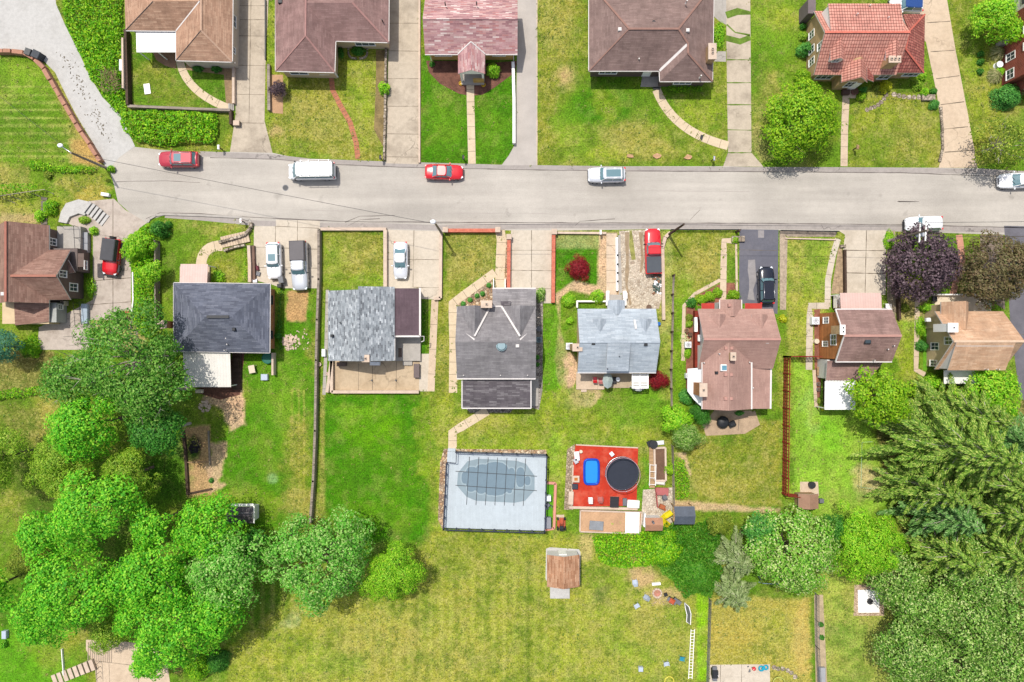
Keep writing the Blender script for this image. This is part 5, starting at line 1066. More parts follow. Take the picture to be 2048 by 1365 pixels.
lf = {
 'maple': leafm('leaves_bright_maple', [c(74, 176, 28), c(107, 206, 38), c(144, 233, 53), c(191, 248, 70)]),
 'maple2': leafm('leaves_grey_maple', [c(84, 172, 44), c(116, 202, 62), c(156, 222, 92), c(206, 238, 146)]),
 'lime': leafm('leaves_lime', [c(104, 168, 14), c(134, 194, 22), c(166, 214, 36), c(198, 230, 62)]),
 'bright': leafm('leaves_fresh', [c(107, 189, 20), c(139, 217, 32), c(177, 237, 51), c(214, 248, 79)]),
 'yellow': leafm('leaves_yellowish', [c(104, 162, 30), c(140, 192, 44), c(174, 216, 60), c(206, 230, 92)]),
 'dark': leafm('leaves_dark', [c(62, 128, 30), c(90, 158, 42), c(124, 186, 64), c(170, 210, 104)]),
 'deep': leafm('leaves_deep', [c(44, 112, 30), c(62, 138, 38), c(88, 164, 52), c(120, 186, 74)]),
 'blue': leafm('leaves_bluegreen', [c(46, 110, 84), c(66, 136, 104), c(90, 158, 124), c(110, 170, 136)]),
 'conifer': leafm('needles_fresh', [c(76, 124, 30), c(114, 162, 46), c(158, 198, 70), c(216, 230, 122)], .2),
 'conifer2': leafm('needles_dark', [c(60, 114, 46), c(90, 150, 64), c(130, 184, 90), c(180, 216, 138)], .2),
 'hemlock': leafm('leaves_hemlock', [c(76, 132, 36), c(110, 166, 52), c(154, 200, 82), c(218, 234, 154)], .2),
 'greygreen': leafm('needles_greygreen', [c(96, 126, 62), c(130, 156, 86), c(160, 180, 116), c(184, 198, 142)], .15),
 'purple': leafm('leaves_purple', [c(54, 40, 48), c(78, 62, 70), c(104, 84, 92), c(138, 116, 124)], .15),
 'bronze': leafm('leaves_bronze', [c(84, 80, 46), c(112, 104, 62), c(136, 112, 84), c(132, 136, 84)], .2),
 'red': leafm('leaves_red', [c(110, 8, 26), c(146, 18, 38), c(176, 36, 50), c(190, 60, 60)], .2),
 'ivy': leafm('leaves_ivy', [c(81, 160, 13), c(114, 193, 19), c(153, 220, 32), c(200, 239, 53)], .3),
 'reed': leafm('leaves_reed', [c(44, 118, 16), c(70, 150, 24), c(104, 180, 40), c(150, 204, 76)], .3),
 'box': leafm('leaves_box', [c(48, 125, 45), c(72, 152, 56), c(101, 177, 70), c(132, 200, 91)], .2),
 'ygold': leafm('leaves_gold', [c(170, 190, 10), c(200, 214, 20), c(220, 226, 40), c(230, 230, 90)], .3),
 'bloss': leafm('leaves_white_flowers', [c(86, 160, 34), c(114, 186, 46), c(146, 206, 68), c(184, 220, 106), c(222, 232, 166)], .2),
 'olive': leafm('leaves_olive', [c(93, 127, 32), c(128, 156, 43), c(163, 184, 62), c(198, 209, 85)], .3),
 'straw': leafm('blades_straw', [c(140, 150, 80), c(180, 180, 120), c(210, 200, 150), c(120, 150, 70)], .2),
}
core_m = plain('inner_foliage', c(40, 74, 24), .95, .3, 2, 8)
seedc = [100]
def tree(px, py, rpx, kind, h, label, group=None, name='tree', cat='tree', leaf=.34, lr=None, dens=1.0, flat=.85, trunk=True, hc=None, pale=False, asp=.62, wob=.26, limbn=None, top=.9, lift=1.0):
    """px, py, rpx: where the crown reads in the survey; h: height of the tree"""
    seedc[0] += 1; sd = seedc[0]
    leaf *= .84; zc = h * .6; x, y, _ = W(px, py, zc); R = rpx / S * (HC - zc) / HC; hc = hc or min(R * 1.05, h * .62); zb = h - hc
    th = Th(name, label, cat, (x, y, 0), group); lr = lr or max(.4, min(.95, R * .24))
    nl = int(1.25 * 2 * (R / lr) ** 2 * .95) + 6; per = int(dens * 5.6 * (lr / leaf) ** 2 / asp) + 6
    P, N = crown(R, hc, nl, per, lr, sd, flat, wob)
    if dens > .6:
        g = np.random.default_rng(sd); m_ = int(6 * R * R * dens / leaf ** .5) + 40; a = g.uniform(0, 6.28, m_); r_ = np.sqrt(g.random(m_)) * .84; f_ = np.stack([np.cos(a) * r_ * R, np.sin(a) * r_ * R, hc * .45 * np.sqrt(1 - r_ ** 2) * g.uniform(.5, 1.1, m_)], 1)
        P = np.concatenate([P, f_]); N = np.concatenate([N, norm(g.normal(size=(m_, 3)) * .5 + np.array([0, 0, 1.0]))])
    P[:, 2] = np.maximum(P[:, 2] + zb, .08); P[:, 0] += x; P[:, 1] += y
    leaves('crown', P, N, leaf, asp, lf[kind], th.o, th.org)
    mb = MB(); limbs(mb, (x, y, 0), max(zb, h * .3), R, hc * .9, limbn or max(5, int(R * 1.6)), max(.09, R * .05), sd, top, lift); th.part('trunk', mb, bark_pale if pale else bark)
    return th
def shrub(px, py, rpx, kind, h, label, group=None, leaf=.16, asp=.6, name='shrub', cat='shrub', rough=.12, squash=1.0):
    seedc[0] += 1; x, y, _ = W(px, py, h * .5); R = rpx / S; g = np.random.default_rng(seedc[0])
    lr = max(.16, R * .3); nl = int(2.6 * (R / lr) ** 2) + 6; P, N = crown(R, h, nl, int(5.5 * (lr / leaf) ** 2 / asp) + 5, lr, seedc[0], .7, rough, -.05)
    P[:, 1] *= squash; P[:, 2] = np.maximum(P[:, 2], .04); P[:, 0] += x; P[:, 1] += y
    o = leaves(name, P, N, leaf, asp, lf[kind], None, (x, y, 0)); o.location = (x, y, 0); return tag(o, label, cat, group)
def mass(name, pts, h, kind, label=None, cat=None, group=None, dens=55, leaf=.26, asp=.6, z=0.0, lump=1.6, stuff=False, up=.9, tang=None):
    """a hedge or ivy bank: leaves on a lumpy surface over a patch of ground"""
    seedc[0] += 1; g = np.random.default_rng(seedc[0]); Q = np.array([W(p[0], p[1])[:2] for p in pts]); lo, hi = Q.min(0), Q.max(0)
    area = (hi - lo).prod(); n = int(area * dens); q = g.uniform(lo, hi, (n, 2)); ins = np.zeros(n, bool); dd = np.full(n, 9.0)
    for i in range(len(Q)):
        a, b = Q[i], Q[(i + 1) % len(Q)]
        if a[1] != b[1]: ins ^= ((a[1] > q[:, 1]) != (b[1] > q[:, 1])) & (q[:, 0] < (b[0] - a[0]) * (q[:, 1] - a[1]) / (b[1] - a[1]) + a[0])
        e = b - a; t_ = np.clip(((q - a) @ e) / max(e @ e, 1e-6), 0, 1); dd = np.minimum(dd, np.linalg.norm(q - a - t_[:, None] * e, axis=1))
    edge = fbm(q[:, 0] * 40, q[:, 1] * 40, 40, 2, 3) * .5; keep = ins & (dd > edge - .1); q = q[keep]; dd = dd[keep]
    hh = (fbm(q[:, 0] * 10 + 500, q[:, 1] * 10 + 500, lump * 10, 3, seedc[0]) * .75 + .3) * np.clip(.25 + dd / max(h * .6, .3), 0, 1)
    zz = z + h * hh * g.uniform(.45, 1.0, len(q)) ** .5
    P = np.stack([q[:, 0], q[:, 1], np.maximum(zz, .06)], 1); N = norm(g.normal(size=P.shape) * .55 + np.array([0, 0, up]))
    org = (float(q[:, 0].mean()), float(q[:, 1].mean()), 0)
    o = leaves(name, P, N, leaf, asp, lf[kind], None, org, tang); o.location = org
    if stuff: o['kind'] = 'stuff'; return o
    return tag(o, label, cat or 'hedge', group)
def conifer(px, py, h, R, kind, label, group=None, pale=True, leaf=.36):
    """px, py: foot of the trunk on the ground"""
    seedc[0] += 1; g = np.random.default_rng(seedc[0]); x, y, _ = W(px, py); th = Th('conifer', label, 'tree', (x, y, 0), group)
    P = []; N = []; T = []; mb = MB(); mb.tube([(x, y, 0), (x, y, h * .6), (x, y, h)], [.3, .18, .03], 8); nb = int(h * 8)
    for i in range(nb):
        u = (i + .5) / nb; z = h * (.10 + .9 * u); L_ = R * (1 - u) ** .78 * g.uniform(.6, 1.18) + .3; a = i * 2.39996 + g.normal() * .2
        m = int(20 + L_ * 56); s = g.uniform(.12, 1, m) ** .75; d = np.array([math.cos(a), math.sin(a)]); sd_ = np.array([-d[1], d[0]])
        wdt = .36 * L_ ** .6 * (1 - s) ** .7 + .05; off = g.uniform(-1, 1, m); zz = z + L_ * (.16 * s - .34 * s * s) + g.normal(size=m) * .05 - np.abs(off) * wdt * .2
        P.append(np.stack([x + d[0] * L_ * s + sd_[0] * off * wdt, y + d[1] * L_ * s + sd_[1] * off * wdt, zz], 1))
        N.append(norm(np.array([d[0] * .35, d[1] * .35, 1.0]) + g.normal(size=(m, 3)) * .3))
        sg = np.sign(off)[:, None]; T.append(np.stack([d[0] + sd_[0] * sg[:, 0] * .55, d[1] + sd_[1] * sg[:, 0] * .55, np.full(m, -.25)], 1) + g.normal(size=(m, 3)) * .15)
        if i % 3 == 0: mb.tube([(x, y, z), (x + d[0] * L_ * .55, y + d[1] * L_ * .55, z - .0 * L_), (x + d[0] * L_ * .95, y + d[1] * L_ * .95, z - .16 * L_)], [.06, .04, .012], 4)
    leaves('crown', np.concatenate(P), np.concatenate(N), leaf * .95, .27, lf[kind], th.o, th.org, np.concatenate(T), .15)
    th.part('trunk', mb, bark_pale if pale else bark); return th
def grass_clump(px, py, rpx, kind, label, group=None, h=.9):
    seedc[0] += 1; g = np.random.default_rng(seedc[0]); x, y, _ = W(px, py); R = rpx / S; n = int(420 * R * R) + 80
    a = g.uniform(0, 6.28, n); r = R * g.uniform(0, 1, n) ** .6; d = np.stack([np.cos(a), np.sin(a), np.zeros(n)], 1); P = np.stack([x + d[:, 0] * r, y + d[:, 1] * r, h * (1 - (r / R) ** 2 * .7) * g.uniform(.7, 1, n)], 1)
    o = leaves('ornamental_grass', P, norm(d * .6 + np.array([0, 0, 1.0]) + g.normal(size=(n, 3)) * .3), .6, .09, lf[kind], None, (x, y, 0), d + np.array([0, 0, -.4]), .3); o.location = (x, y, 0); return tag(o, label, 'plant', group)

# --- north side
tree(1605, 237, 82, 'lime', 7.0, 'round lime-green tree on the lawn in front of the red tile roofed house', leaf=.34, lr=.95, wob=.1)
tree(556, 178, 17, 'purple', 2.0, 'small dark purple bush tree in a soil bed beside the second driveway', leaf=.15, lr=.3)
tree(2012, 285, 56, 'olive', 6.5, 'sparse tree with pale bare limbs overhanging the street at the right edge', dens=.42, pale=True, leaf=.3, limbn=14, top=1.05, lift=1.15)
tree(1988, 35, 46, 'bright', 5.5, 'dense green tree beside the white rear wing at the top right corner', leaf=.26)
tree(2020, 63, 26, 'bright', 4.0, 'smaller green tree touching the red-brick wall at the top right', leaf=.26)
shrub(2020, 191, 31, 'box', 2.2, 'large rounded evergreen bush below the red-brick house corner', squash=.8)
for px, py, l in ((1963, 108, 'first and northernmost of three small round shrubs on the lawn by the red-brick house'), (1963, 123, 'middle one of three small round shrubs on the lawn by the red-brick house'), (1962, 143, 'third and southernmost of three small round shrubs on the lawn by the red-brick house')):
    shrub(px, py, 7, 'deep', .7, l, 'small round shrubs on the lawn', leaf=.13)
grass_clump(1993, 108, 15, 'straw', 'straw-tipped ornamental grass clump nearest the driveway side of the brick wall, upper one', 'ornamental grasses by the red-brick house')
grass_clump(1988, 153, 15, 'straw', 'straw-tipped ornamental grass clump beside the brick wall, lower one', 'ornamental grasses by the red-brick house')
shrub(2000, 143, 10, 'bright', .9, 'small green bush between the lower ornamental grass and the brick wall')
shrub(1610, 98, 14, 'box', 2.0, 'clipped dark ball-shaped bush against the tan brick gable', leaf=.12, rough=.02)
shrub(1607, 155, 18, 'lime', 1.8, 'rounded bright shrub at the corner between tan house and lime tree', leaf=.16, rough=.05)
shrub(1607, 52, 7, 'deep', .8, 'small dark shrub by the upper window of the tan gable'); shrub(1608, 72, 10, 'yellow', .9, 'reddish-yellow leafy shrub under the windows of the tan gable', leaf=.14)
shrub(1773, 172, 13, 'ygold', 1.2, 'bright golden-yellow bush by the front wall of the red-roofed house', leaf=.14)
shrub(1753, 175, 6, 'olive', .7, 'pale olive bush just left of the golden bush'); shrub(1724, 193, 9, 'lime', 1.0, 'small clipped bush by the entry step of the red-roofed house', leaf=.12); shrub(1727, 181, 8, 'box', 1.1, 'dark green bush tucked behind the clipped bush at the entry')
shrub(1836, 170, 12, 'yellow', .9, 'variegated yellow-green shrub at the corner of the east wing'); shrub(1847, 152, 9, 'bright', .9, 'bright green shrub beside the east wing wall'); shrub(1850, 184, 9, 'bright', .8, 'green bush in the garden corner near the stone wall'); shrub(1868, 183, 7, 'deep', .7, 'small dark bush right of the garden corner rocks'); shrub(1870, 209, 11, 'box', .9, 'feathery dark green plant beside the curved driveway edge', leaf=.2, asp=.2)
shrub(987, 140, 15, 'bright', 1.5, 'round bright green shrub in mulch right of the pink-roofed porch', leaf=.14, rough=.05); shrub(864, 128, 6, 'deep', .6, 'small dark shrub at the left end of the mulch bed', leaf=.12)
shrub(716, 99, 15, 'deep', .8, 'low shrub inside a stone ring beside the mauve-roofed house', squash=.8, leaf=.13); shrub(768, 176, 13, 'bright', 1.3, 'leafy green shrub leaning over the driveway edge wall', leaf=.2, squash=1.1)
for q in ((680, 96), (682, 112)): pass
shrub(681, 104, 6, 'deep', .6, 'narrow dark shrub in the inner corner of the mauve-roofed house', squash=2.2)
mass('hedge', [(1334, 166), (1408, 166), (1408, 188), (1335, 190)], .9, 'ivy', 'low clipped hedge under the front wall of the large brown house', leaf=.14, dens=160)
shrub(1438, 70, 15, 'bright', 1.0, 'green bushes between brown house and cracked driveway', squash=2.0)
mass('ground_ivy', [(122, -30), (248, -30), (249, 60), (254, 140), (250, 215), (220, 195), (185, 165), (160, 110), (130, 45)], 1.1, 'ivy', stuff=True, dens=60, leaf=.3)
mass('ground_ivy', [(196, 180), (240, 150), (258, 190), (258, 224), (240, 236), (220, 215)], .8, 'ivy', stuff=True, dens=60, leaf=.26)
mb = MB()
for i in range(140):
    a = rnd.uniform(0, 3.1); x, y, _ = W(rnd.uniform(212, 246), rnd.uniform(150, 195)); l = rnd.uniform(.3, 1.1); z_ = rnd.uniform(.9, 1.25); mb.tube([(x, y, z_), (x + math.cos(a) * l, y + math.sin(a) * l, z_ + rnd.uniform(-.1, .2))], .018, 4)
solo('brush_pile', mb, plain('dead_twigs', c(170, 140, 112), .9, .3), 'heap of dead brown twigs in the ivy bank beside the fence', 'brush pile')
mass('hedge', [(244, 224), (300, 220), (380, 222), (436, 228), (444, 262), (430, 292), (380, 292), (330, 297), (280, 290), (254, 270), (242, 246)], 1.7, 'ivy', 'big bright green hedge along the street below the brown hipped-roof house', leaf=.3, dens=75, lump=1.3)
shrub(395, 137, 10, 'deep', .8, 'dark bushes under the front eave of the brown hipped-roof house', squash=.6); shrub(432, 138, 12, 'deep', .8, 'dark bush at the right end of the brown house front wall', squash=.5)
# --- west side
mass('hedge', [(60, 318), (85, 322), (130, 334), (195, 332), (200, 348), (160, 350), (110, 348), (64, 342)], 1.3, 'ivy', 'irregular row of bushes below the mown lawn, ending at the pole foot', leaf=.26, dens=70)
shrub(221, 338, 8, 'ivy', .9, 'small bush at the street corner below the leaning pole')
mass('vine_arbor_leaves', [(-20, 380), (40, 370), (95, 372), (92, 386), (50, 392), (-20, 402)], .6, 'ivy', 'green vine growing over a low wire arbor left of the steps', 'vine', leaf=.22, dens=80, z=1.2)
mb = MB()
for q in ((8, 398), (20, 392), (60, 385), (88, 380)): a_ = W(*q, 1.5); mb.tube([a_, (a_[0] + .2, a_[1] - .2, 0)], .04, 6)
mb.tube([W(0, 392, 1.5), W(90, 379, 1.5)], .03, 5); solo('arbor', mb, bark_pale, 'thin pale posts and wire carrying the green vine', 'arbor')
shrub(98, 415, 17, 'ivy', 1.2, 'bright bush next to the stone steps above the left house'); shrub(78, 432, 13, 'bright', 1.0, 'light green bush left of the dark stepping path'); shrub(95, 350, 10, 'olive', .6, 'straggly olive shrub on the slope above the left house')
shrub(167, 440, 13, 'yellow', .7, 'yellow-green plants inside the curve of the concrete stairs', squash=.6); shrub(186, 462, 10, 'bright', .8, 'small bush by the parking pad above the jeep')
shrub(180, 575, 11, 'bright', .9, 'narrow green bush between the left house and the jeep parking', squash=2.0); shrub(318, 458, 19, 'deep', 2.2, 'dark clipped bush at the top of the fence by the street corner', leaf=.2)
mass('hedge', [(262, 470), (300, 445), (322, 480), (322, 600), (316, 690), (270, 660), (272, 560), (252, 500)], 2.4, 'ivy', 'tall overgrown hedge between jeep parking and blue-roofed house', leaf=.28, dens=75, lump=1.4)
tree(272, 492, 30, 'bright', 3.4, 'bushy small tree at the top of the overgrown hedge beside the jeep', leaf=.24); tree(305, 545, 24, 'bright', 3.2, 'second bushy tree in the overgrown hedge, right of the jeep', leaf=.22)
mass('hedge', [(-20, 782), (60, 772), (112, 764), (120, 782), (60, 796), (-20, 806)], 1.4, 'ivy', 'strip hedge across the bare slope at the left edge', leaf=.24, dens=75)
tree(8, 694, 36, 'blue', 5, 'round blue-green tree cut by the left edge below the brown house', leaf=.2, wob=.05); shrub(60, 695, 22, 'ivy', 1.0, 'low green bush right of the blue-green tree')
tree(262, 720, 112, 'dark', 13, 'huge dark green tree with pale branches showing beside the blue-roofed house', pale=True, leaf=.36, dens=.8, flat=.5, wob=.2, limbn=26, top=1.0, lift=1.12)
tree(160, 765, 62, 'dark', 10, 'dark tree forming the left flank of the huge tree by the slope', pale=True, leaf=.34, dens=.8, limbn=14, lift=1.1)
tree(314, 786, 66, 'dark', 12, 'dark tree in front of the white metal carport roof', pale=True, leaf=.34, dens=.8, limbn=16, lift=1.1)
tree(330, 860, 52, 'deep', 10, 'deep green tree casting shade left of the burnt fire patch', pale=True, leaf=.32)
tree(180, 850, 70, 'maple', 11, 'bright fresh-green crown just below the huge dark tree', leaf=.34)
tree(130, 925, 62, 'yellow', 9, 'feathery yellow-green tree left of the bright crowns', leaf=.34, asp=.3, dens=1.1); tree(262, 950, 56, 'yellow', 8, 'feathery yellow-green tree between the bright crown and shaded lawn', leaf=.32, asp=.3, dens=1.1)
tree(160, 972, 50, 'yellow', 9, 'feathery yellow-green tree wedged behind the middle bright maple', leaf=.32, asp=.3, dens=1.1); tree(205, 1015, 82, 'maple', 13, 'large bright maple in the middle of the left-hand grove'); tree(110, 1060, 48, 'maple', 11, 'bright maple on the left flank of the grove')
tree(148, 1182, 96, 'maple', 13, 'broad bright maple at the lower left of the grove'); tree(105, 1240, 40, 'maple', 10, 'small bright maple lobe above the open lawn at lower left')
tree(318, 1045, 40, 'maple', 10, 'bright maple beside the dark gap in the grove'); tree(305, 1152, 84, 'maple', 12, 'bright maple in the centre of the bottom grove'); tree(350, 1242, 106, 'maple', 12, 'largest bright maple above the bottom-left driveway')
tree(425, 1060, 72, 'maple', 10, 'bright maple touching the dark garden shed'); tree(455, 1140, 80, 'maple2', 11, 'greyish-green maple right of the centre of the grove'); tree(440, 1220, 60, 'maple', 10, 'bright maple on the lower right side of the grove')
tree(635, 1122, 104, 'maple2', 11, 'round grey-green maple standing alone right of the grove'); tree(785, 1150, 58, 'bright', 7, 'feathery bright tree beside the round grey-green maple', leaf=.3, asp=.3, dens=1.1)
tree(505, 1090, 34, 'deep', 6, 'dark low tree in the gap beside the garden shed', pale=True); tree(300, 1320, 34, 'maple', 6, 'small bright tree over the bottom-left driveway')
tree(222, 1260, 42, 'yellow', 5, 'yellow-green small tree at the head of the bottom driveway', leaf=.24)
shrub(393, 1335, 30, 'ivy', 2.2, 'rounded shrub at the bottom edge right of the driveway', leaf=.2); shrub(432, 1325, 26, 'deep', 1.8, 'dark feathery shrub at the bottom edge of the grove', leaf=.3, asp=.2)
tree(-6, 915, 66, 'yellow', 10, 'yellow-green tree cut by the left edge beside the shaded lawn', leaf=.32, asp=.35); tree(2, 1170, 46, 'maple', 9, 'bright tree cut by the left edge in the lower third'); tree(55, 1120, 44, 'olive', 4, 'loose light green thicket left of the grove', leaf=.3, asp=.25, dens=.8)
shrub(4, 1290, 9, 'maple', .9, 'small bush at the left edge below the white box')
# --- middle
shrub(1138, 601, 15, 'bright', 1.2, 'round green bush at the left corner of the pale blue-roofed house, outer one', leaf=.15, rough=.04); shrub(1195, 594, 16, 'bright', 1.3, 'round green bush by the porch of the pale blue-roofed house', leaf=.15, rough=.04); shrub(1140, 642, 8, 'bright', .7, 'small green bush in the bare soil left of the pale blue-roofed house')
tree(1158, 537, 25, 'red', 1.8, 'crimson weeping maple on the square front lawn', leaf=.2, lr=.4, asp=.3, wob=.22, name='red_maple'); tree(1314, 760, 22, 'red', 1.8, 'crimson maple at the back corner of the pale blue-roofed house', leaf=.2, lr=.4, asp=.3, name='red_maple', wob=.2)
shrub(1081, 590, 11, 'hemlock', 1.4, 'tall olive and red-tinged shrub at the garage corner of the dark grey house', squash=1.5)
for i, (px, py) in enumerate(((926, 608), (940, 600), (954, 592), (965, 588), (978, 571))):
    shrub(px, py, 5.2, 'box', .6, ['first clipped ball shrub from the left in the rock bed', 'second clipped ball shrub from the left in the rock bed', 'third clipped ball shrub from the left in the rock bed', 'fourth clipped ball shrub from the left in the rock bed', 'clipped ball shrub at the upper end of the rock bed'][i], 'clipped ball shrubs in the rock bed', leaf=.11, rough=.02)
shrub(1075, 715, 4.5, 'deep', .7, 'dark shrub in the grey rock strip, upper one', 'shrubs in the grey rock strip'); shrub(1075, 730, 4.5, 'deep', .7, 'dark shrub in the grey rock strip, lower one', 'shrubs in the grey rock strip')
shrub(435, 556, 15, 'bright', 1.0, 'leafy bush beside the pinkish porch canopy', leaf=.18); mass('hedge', [(487, 488), (496, 490), (496, 570), (488, 570)], .7, 'ivy', 'thin vertical hedge strip beside the double driveway wall', leaf=.14, dens=150)
mass('hedge', [(557, 575), (570, 580), (566, 640), (570, 700), (556, 700), (553, 620)], .6, 'deep', 'narrow bed of green plants along the orange brick wall', leaf=.16, dens=110); shrub(555, 672, 7, 'deep', .9, 'dark bush by the corner near the heap of rubble')
shrub(1384, 606, 11, 'deep', 1.1, 'dark green bush at the corner of the rose-roofed house'); shrub(1404, 600, 11, 'lime', .9, 'yellow-green bush left of the front walk, first one'); shrub(1420, 594, 12, 'lime', 1.0, 'yellow-green bush left of the front walk, middle one'); shrub(1436, 586, 11, 'lime', 1.0, 'yellow-green bush hugging the left side of the front walk')
shrub(1469, 590, 14, 'lime', 1.0, 'bright yellow-green bush between front walk and dark driveway', squash=.75); shrub(1379, 636, 8, 'olive', .6, 'spiky olive plant beside the side deck, upper one', asp=.25); shrub(1379, 648, 8, 'yellow', .5, 'low variegated plant beside the side deck, lower one'); shrub(1471, 480, 8, 'lime', .6, 'small bush by the top of the stairs near the dark driveway')
shrub(1376, 705, 8, 'bright', .4, 'ground plants along the side walk below the white condenser', squash=1.8); shrub(1567, 638, 9, 'ygold', .6, 'loose yellow flowering plant right of the black car'); shrub(1374, 795, 16, 'box', 1.6, 'dense evergreen at the lower left corner of the rose-roofed house')
tree(1352, 838, 30, 'bright', 4, 'yellow-green small tree below the split-rail fence', leaf=.24); tree(1372, 868, 34, 'hemlock', 4, 'pale feathery tree beside the rear patio of the rose-roofed house', leaf=.24, pale=True, asp=.3); tree(1400, 830, 24, 'deep', 3, 'dark loose shrub tree at the rose-roofed house patio', leaf=.22, asp=.3, dens=.8); shrub(1480, 827, 9, 'box', .7, 'bush against the rear wall of the rose-roofed house', squash=.6)
mass('hedge', [(1348, 912), (1370, 918), (1382, 955), (1378, 1000), (1350, 1000), (1342, 950)], 1.8, 'ivy', 'dark green bush column beside the raised planter bed', leaf=.2, dens=90); shrub(1340, 940, 12, 'lime', 1.2, 'bright shrub leaning over the planter fence')
shrub(1647, 817, 5, 'ygold', .4, 'tiny flowering plant by the mulch strip'); shrub(1641, 803, 7, 'olive', .6, 'flowering plant in the mulch strip beside the patio roof')
tree(1852, 527, 76, 'purple', 7, 'big round purple-leaved maple at the street beside the utility pole', leaf=.36, lr=.85, dens=1.25, wob=.07); tree(1998, 538, 74, 'bronze', 7.5, 'bronze-green tree with reddish tips near the right edge', leaf=.36, asp=.45, lr=.85, dens=1.4, wob=.12)
tree(1757, 792, 62, 'lime', 8.5, 'lime-green tree beside the white flat patio roof', leaf=.34, flat=.7); tree(1983, 785, 54, 'bright', 6.5, 'round bright green tree behind the tan-roofed house', leaf=.34); shrub(1866, 765, 18, 'bright', 1.8, 'round bright shrub by the back porch of the tan-roofed house', leaf=.2)
shrub(1860, 616, 19, 'bright', 1.4, 'oval clipped hedge in front of the cream gable', squash=.5, leaf=.14); shrub(1846, 692, 12, 'box', 1.2, 'round dark bush beside the cream gable windows', leaf=.12, rough=.03); shrub(1843, 655, 11, 'bright', .7, 'low shrub strip beside the cream gable', squash=1.9); shrub(1811, 616, 10, 'olive', .8, 'brownish round bush beside the curved walk')
shrub(1988, 615, 10, 'lime', .6, 'yellow-green plant at the east side of the cream terrace', squash=1.4, leaf=.2, asp=.3); shrub(2009, 634, 6, 'lime', .5, 'small light plant near the dark drive'); shrub(1780, 480, 12, 'bright', .6, 'green weeds between concrete drive and purple maple', squash=1.6)
mass('hedge', [(1180, 1070), (1230, 1060), (1320, 1058), (1315, 1130), (1250, 1138), (1195, 1125)], 2.0, 'ivy', 'bushy hedge behind the raised garden plot', leaf=.28, dens=80, lump=1.2)
g_ = np.array([[.3, .6, -.2]])
mass('reed_thicket', [(1300, 1062), (1330, 1040), (1380, 1048), (1412, 1034), (1446, 1062), (1434, 1100), (1446, 1140), (1420, 1196), (1392, 1184), (1366, 1196), (1340, 1160), (1312, 1134)], 2.6, 'reed', 'dense thicket of narrow dark green reeds below the yellow slide', 'thicket', dens=170, leaf=.5, asp=.14, lump=1.6, up=.5)
tree(1440, 1045, 26, 'olive', 4, 'loose olive tree above the grey-green conifers', leaf=.24, asp=.3)
tree(1330, 1100, 34, 'ivy', 3.2, 'leafy bush tree joining the hedge and the reed thicket', leaf=.26); tree(1400, 1150, 30, 'reed', 3.0, 'darker bush at the lower edge of the reed thicket', leaf=.3, asp=.2)
conifer(1462, 1105, 5.6, 3.1, 'greygreen', 'grey-green spruce beside the flowering tree, upper one', leaf=.42); conifer(1456, 1172, 5.2, 2.9, 'greygreen', 'grey-green spruce beside the flowering tree, lower one', leaf=.42)
tree(1590, 1103, 92, 'bloss', 9, 'large round tree covered in white blossom in the back garden', leaf=.32, lr=.8, wob=.08); tree(1518, 1055, 34, 'box', 6, 'leafy tree between olive tree and the blossoming tree', leaf=.26); tree(1663, 1052, 26, 'deep', 5, 'low dark green bush tree above right of the blossoming tree', leaf=.24)
tree(1735, 1090, 76, 'bright', 7.5, 'bright green tree between blossoming tree and tall conifers', leaf=.32, asp=.35, dens=1.2)
for i, (px, py, h, R, k, l) in enumerate((
    (1812, 872, 19, 7.2, 'conifer', 'tallest drooping spruce overhanging the sunny back lawn'), (1798, 955, 12, 4.2, 'conifer', 'drooping spruce above the bright green tree'),
    (1885, 930, 16, 5.4, 'conifer', 'tall spruce in the middle of the right-hand conifer group'), (1868, 820, 13, 4.6, 'conifer', 'spruce behind the round bright tree at the tan-roofed house'),
    (1830, 1005, 12, 4.4, 'conifer2', 'darker bluish conifer above the bright green tree'), (1905, 985, 15, 5.0, 'conifer', 'spruce at the right side of the conifer group, middle row'),
    (1955, 880, 15, 5.0, 'conifer2', 'dark spruce at the right picture edge, upper one'), (1835, 1075, 12, 4.6, 'conifer', 'spruce just right of the bright green tree, lower row'),
    (1915, 1065, 14, 5.0, 'conifer', 'spruce in the lower row of the conifer group, second from the bright tree'), (1975, 1000, 14, 5.0, 'conifer', 'spruce by the right picture edge at mid height'))):
    conifer(px, py, h, R, k, l, 'tall conifers on the right')
for px, py, r, h, l in ((1800, 1160, 60, 6, 'loose hemlock right of the square fire pit, upper one'), (1852, 1215, 62, 8, 'pale hemlock casting shade on the fire pit'), (1955, 1145, 74, 9, 'broad hemlock below the tall conifers at the right'), (1830, 1300, 74, 8, 'large pale hemlock at the bottom right lawn edge'),
                        (1930, 1240, 74, 9, 'broad hemlock in the bottom right wood'), (2025, 1215, 66, 9, 'hemlock cut by the right edge in the bottom wood'), (1925, 1335, 74, 8, 'hemlock at the bottom edge of the right-hand wood'), (2020, 1320, 74, 9, 'hemlock filling the bottom right corner')):
    tree(px, py, r, 'hemlock', h, l, 'hemlocks in the bottom right wood', leaf=.34, asp=.5, dens=.95, wob=.2)
shrub(1643, 1250, 5, 'deep', .5, 'small bush in the narrow walk, upper one', 'bushes in the narrow walk'); shrub(1644, 1276, 5.5, 'deep', .5, 'small bush in the narrow walk, lower one', 'bushes in the narrow walk')
shrub(422, 962, 5, 'box', .5, 'spiky green plant beside the timber-edged dirt plot', asp=.2)
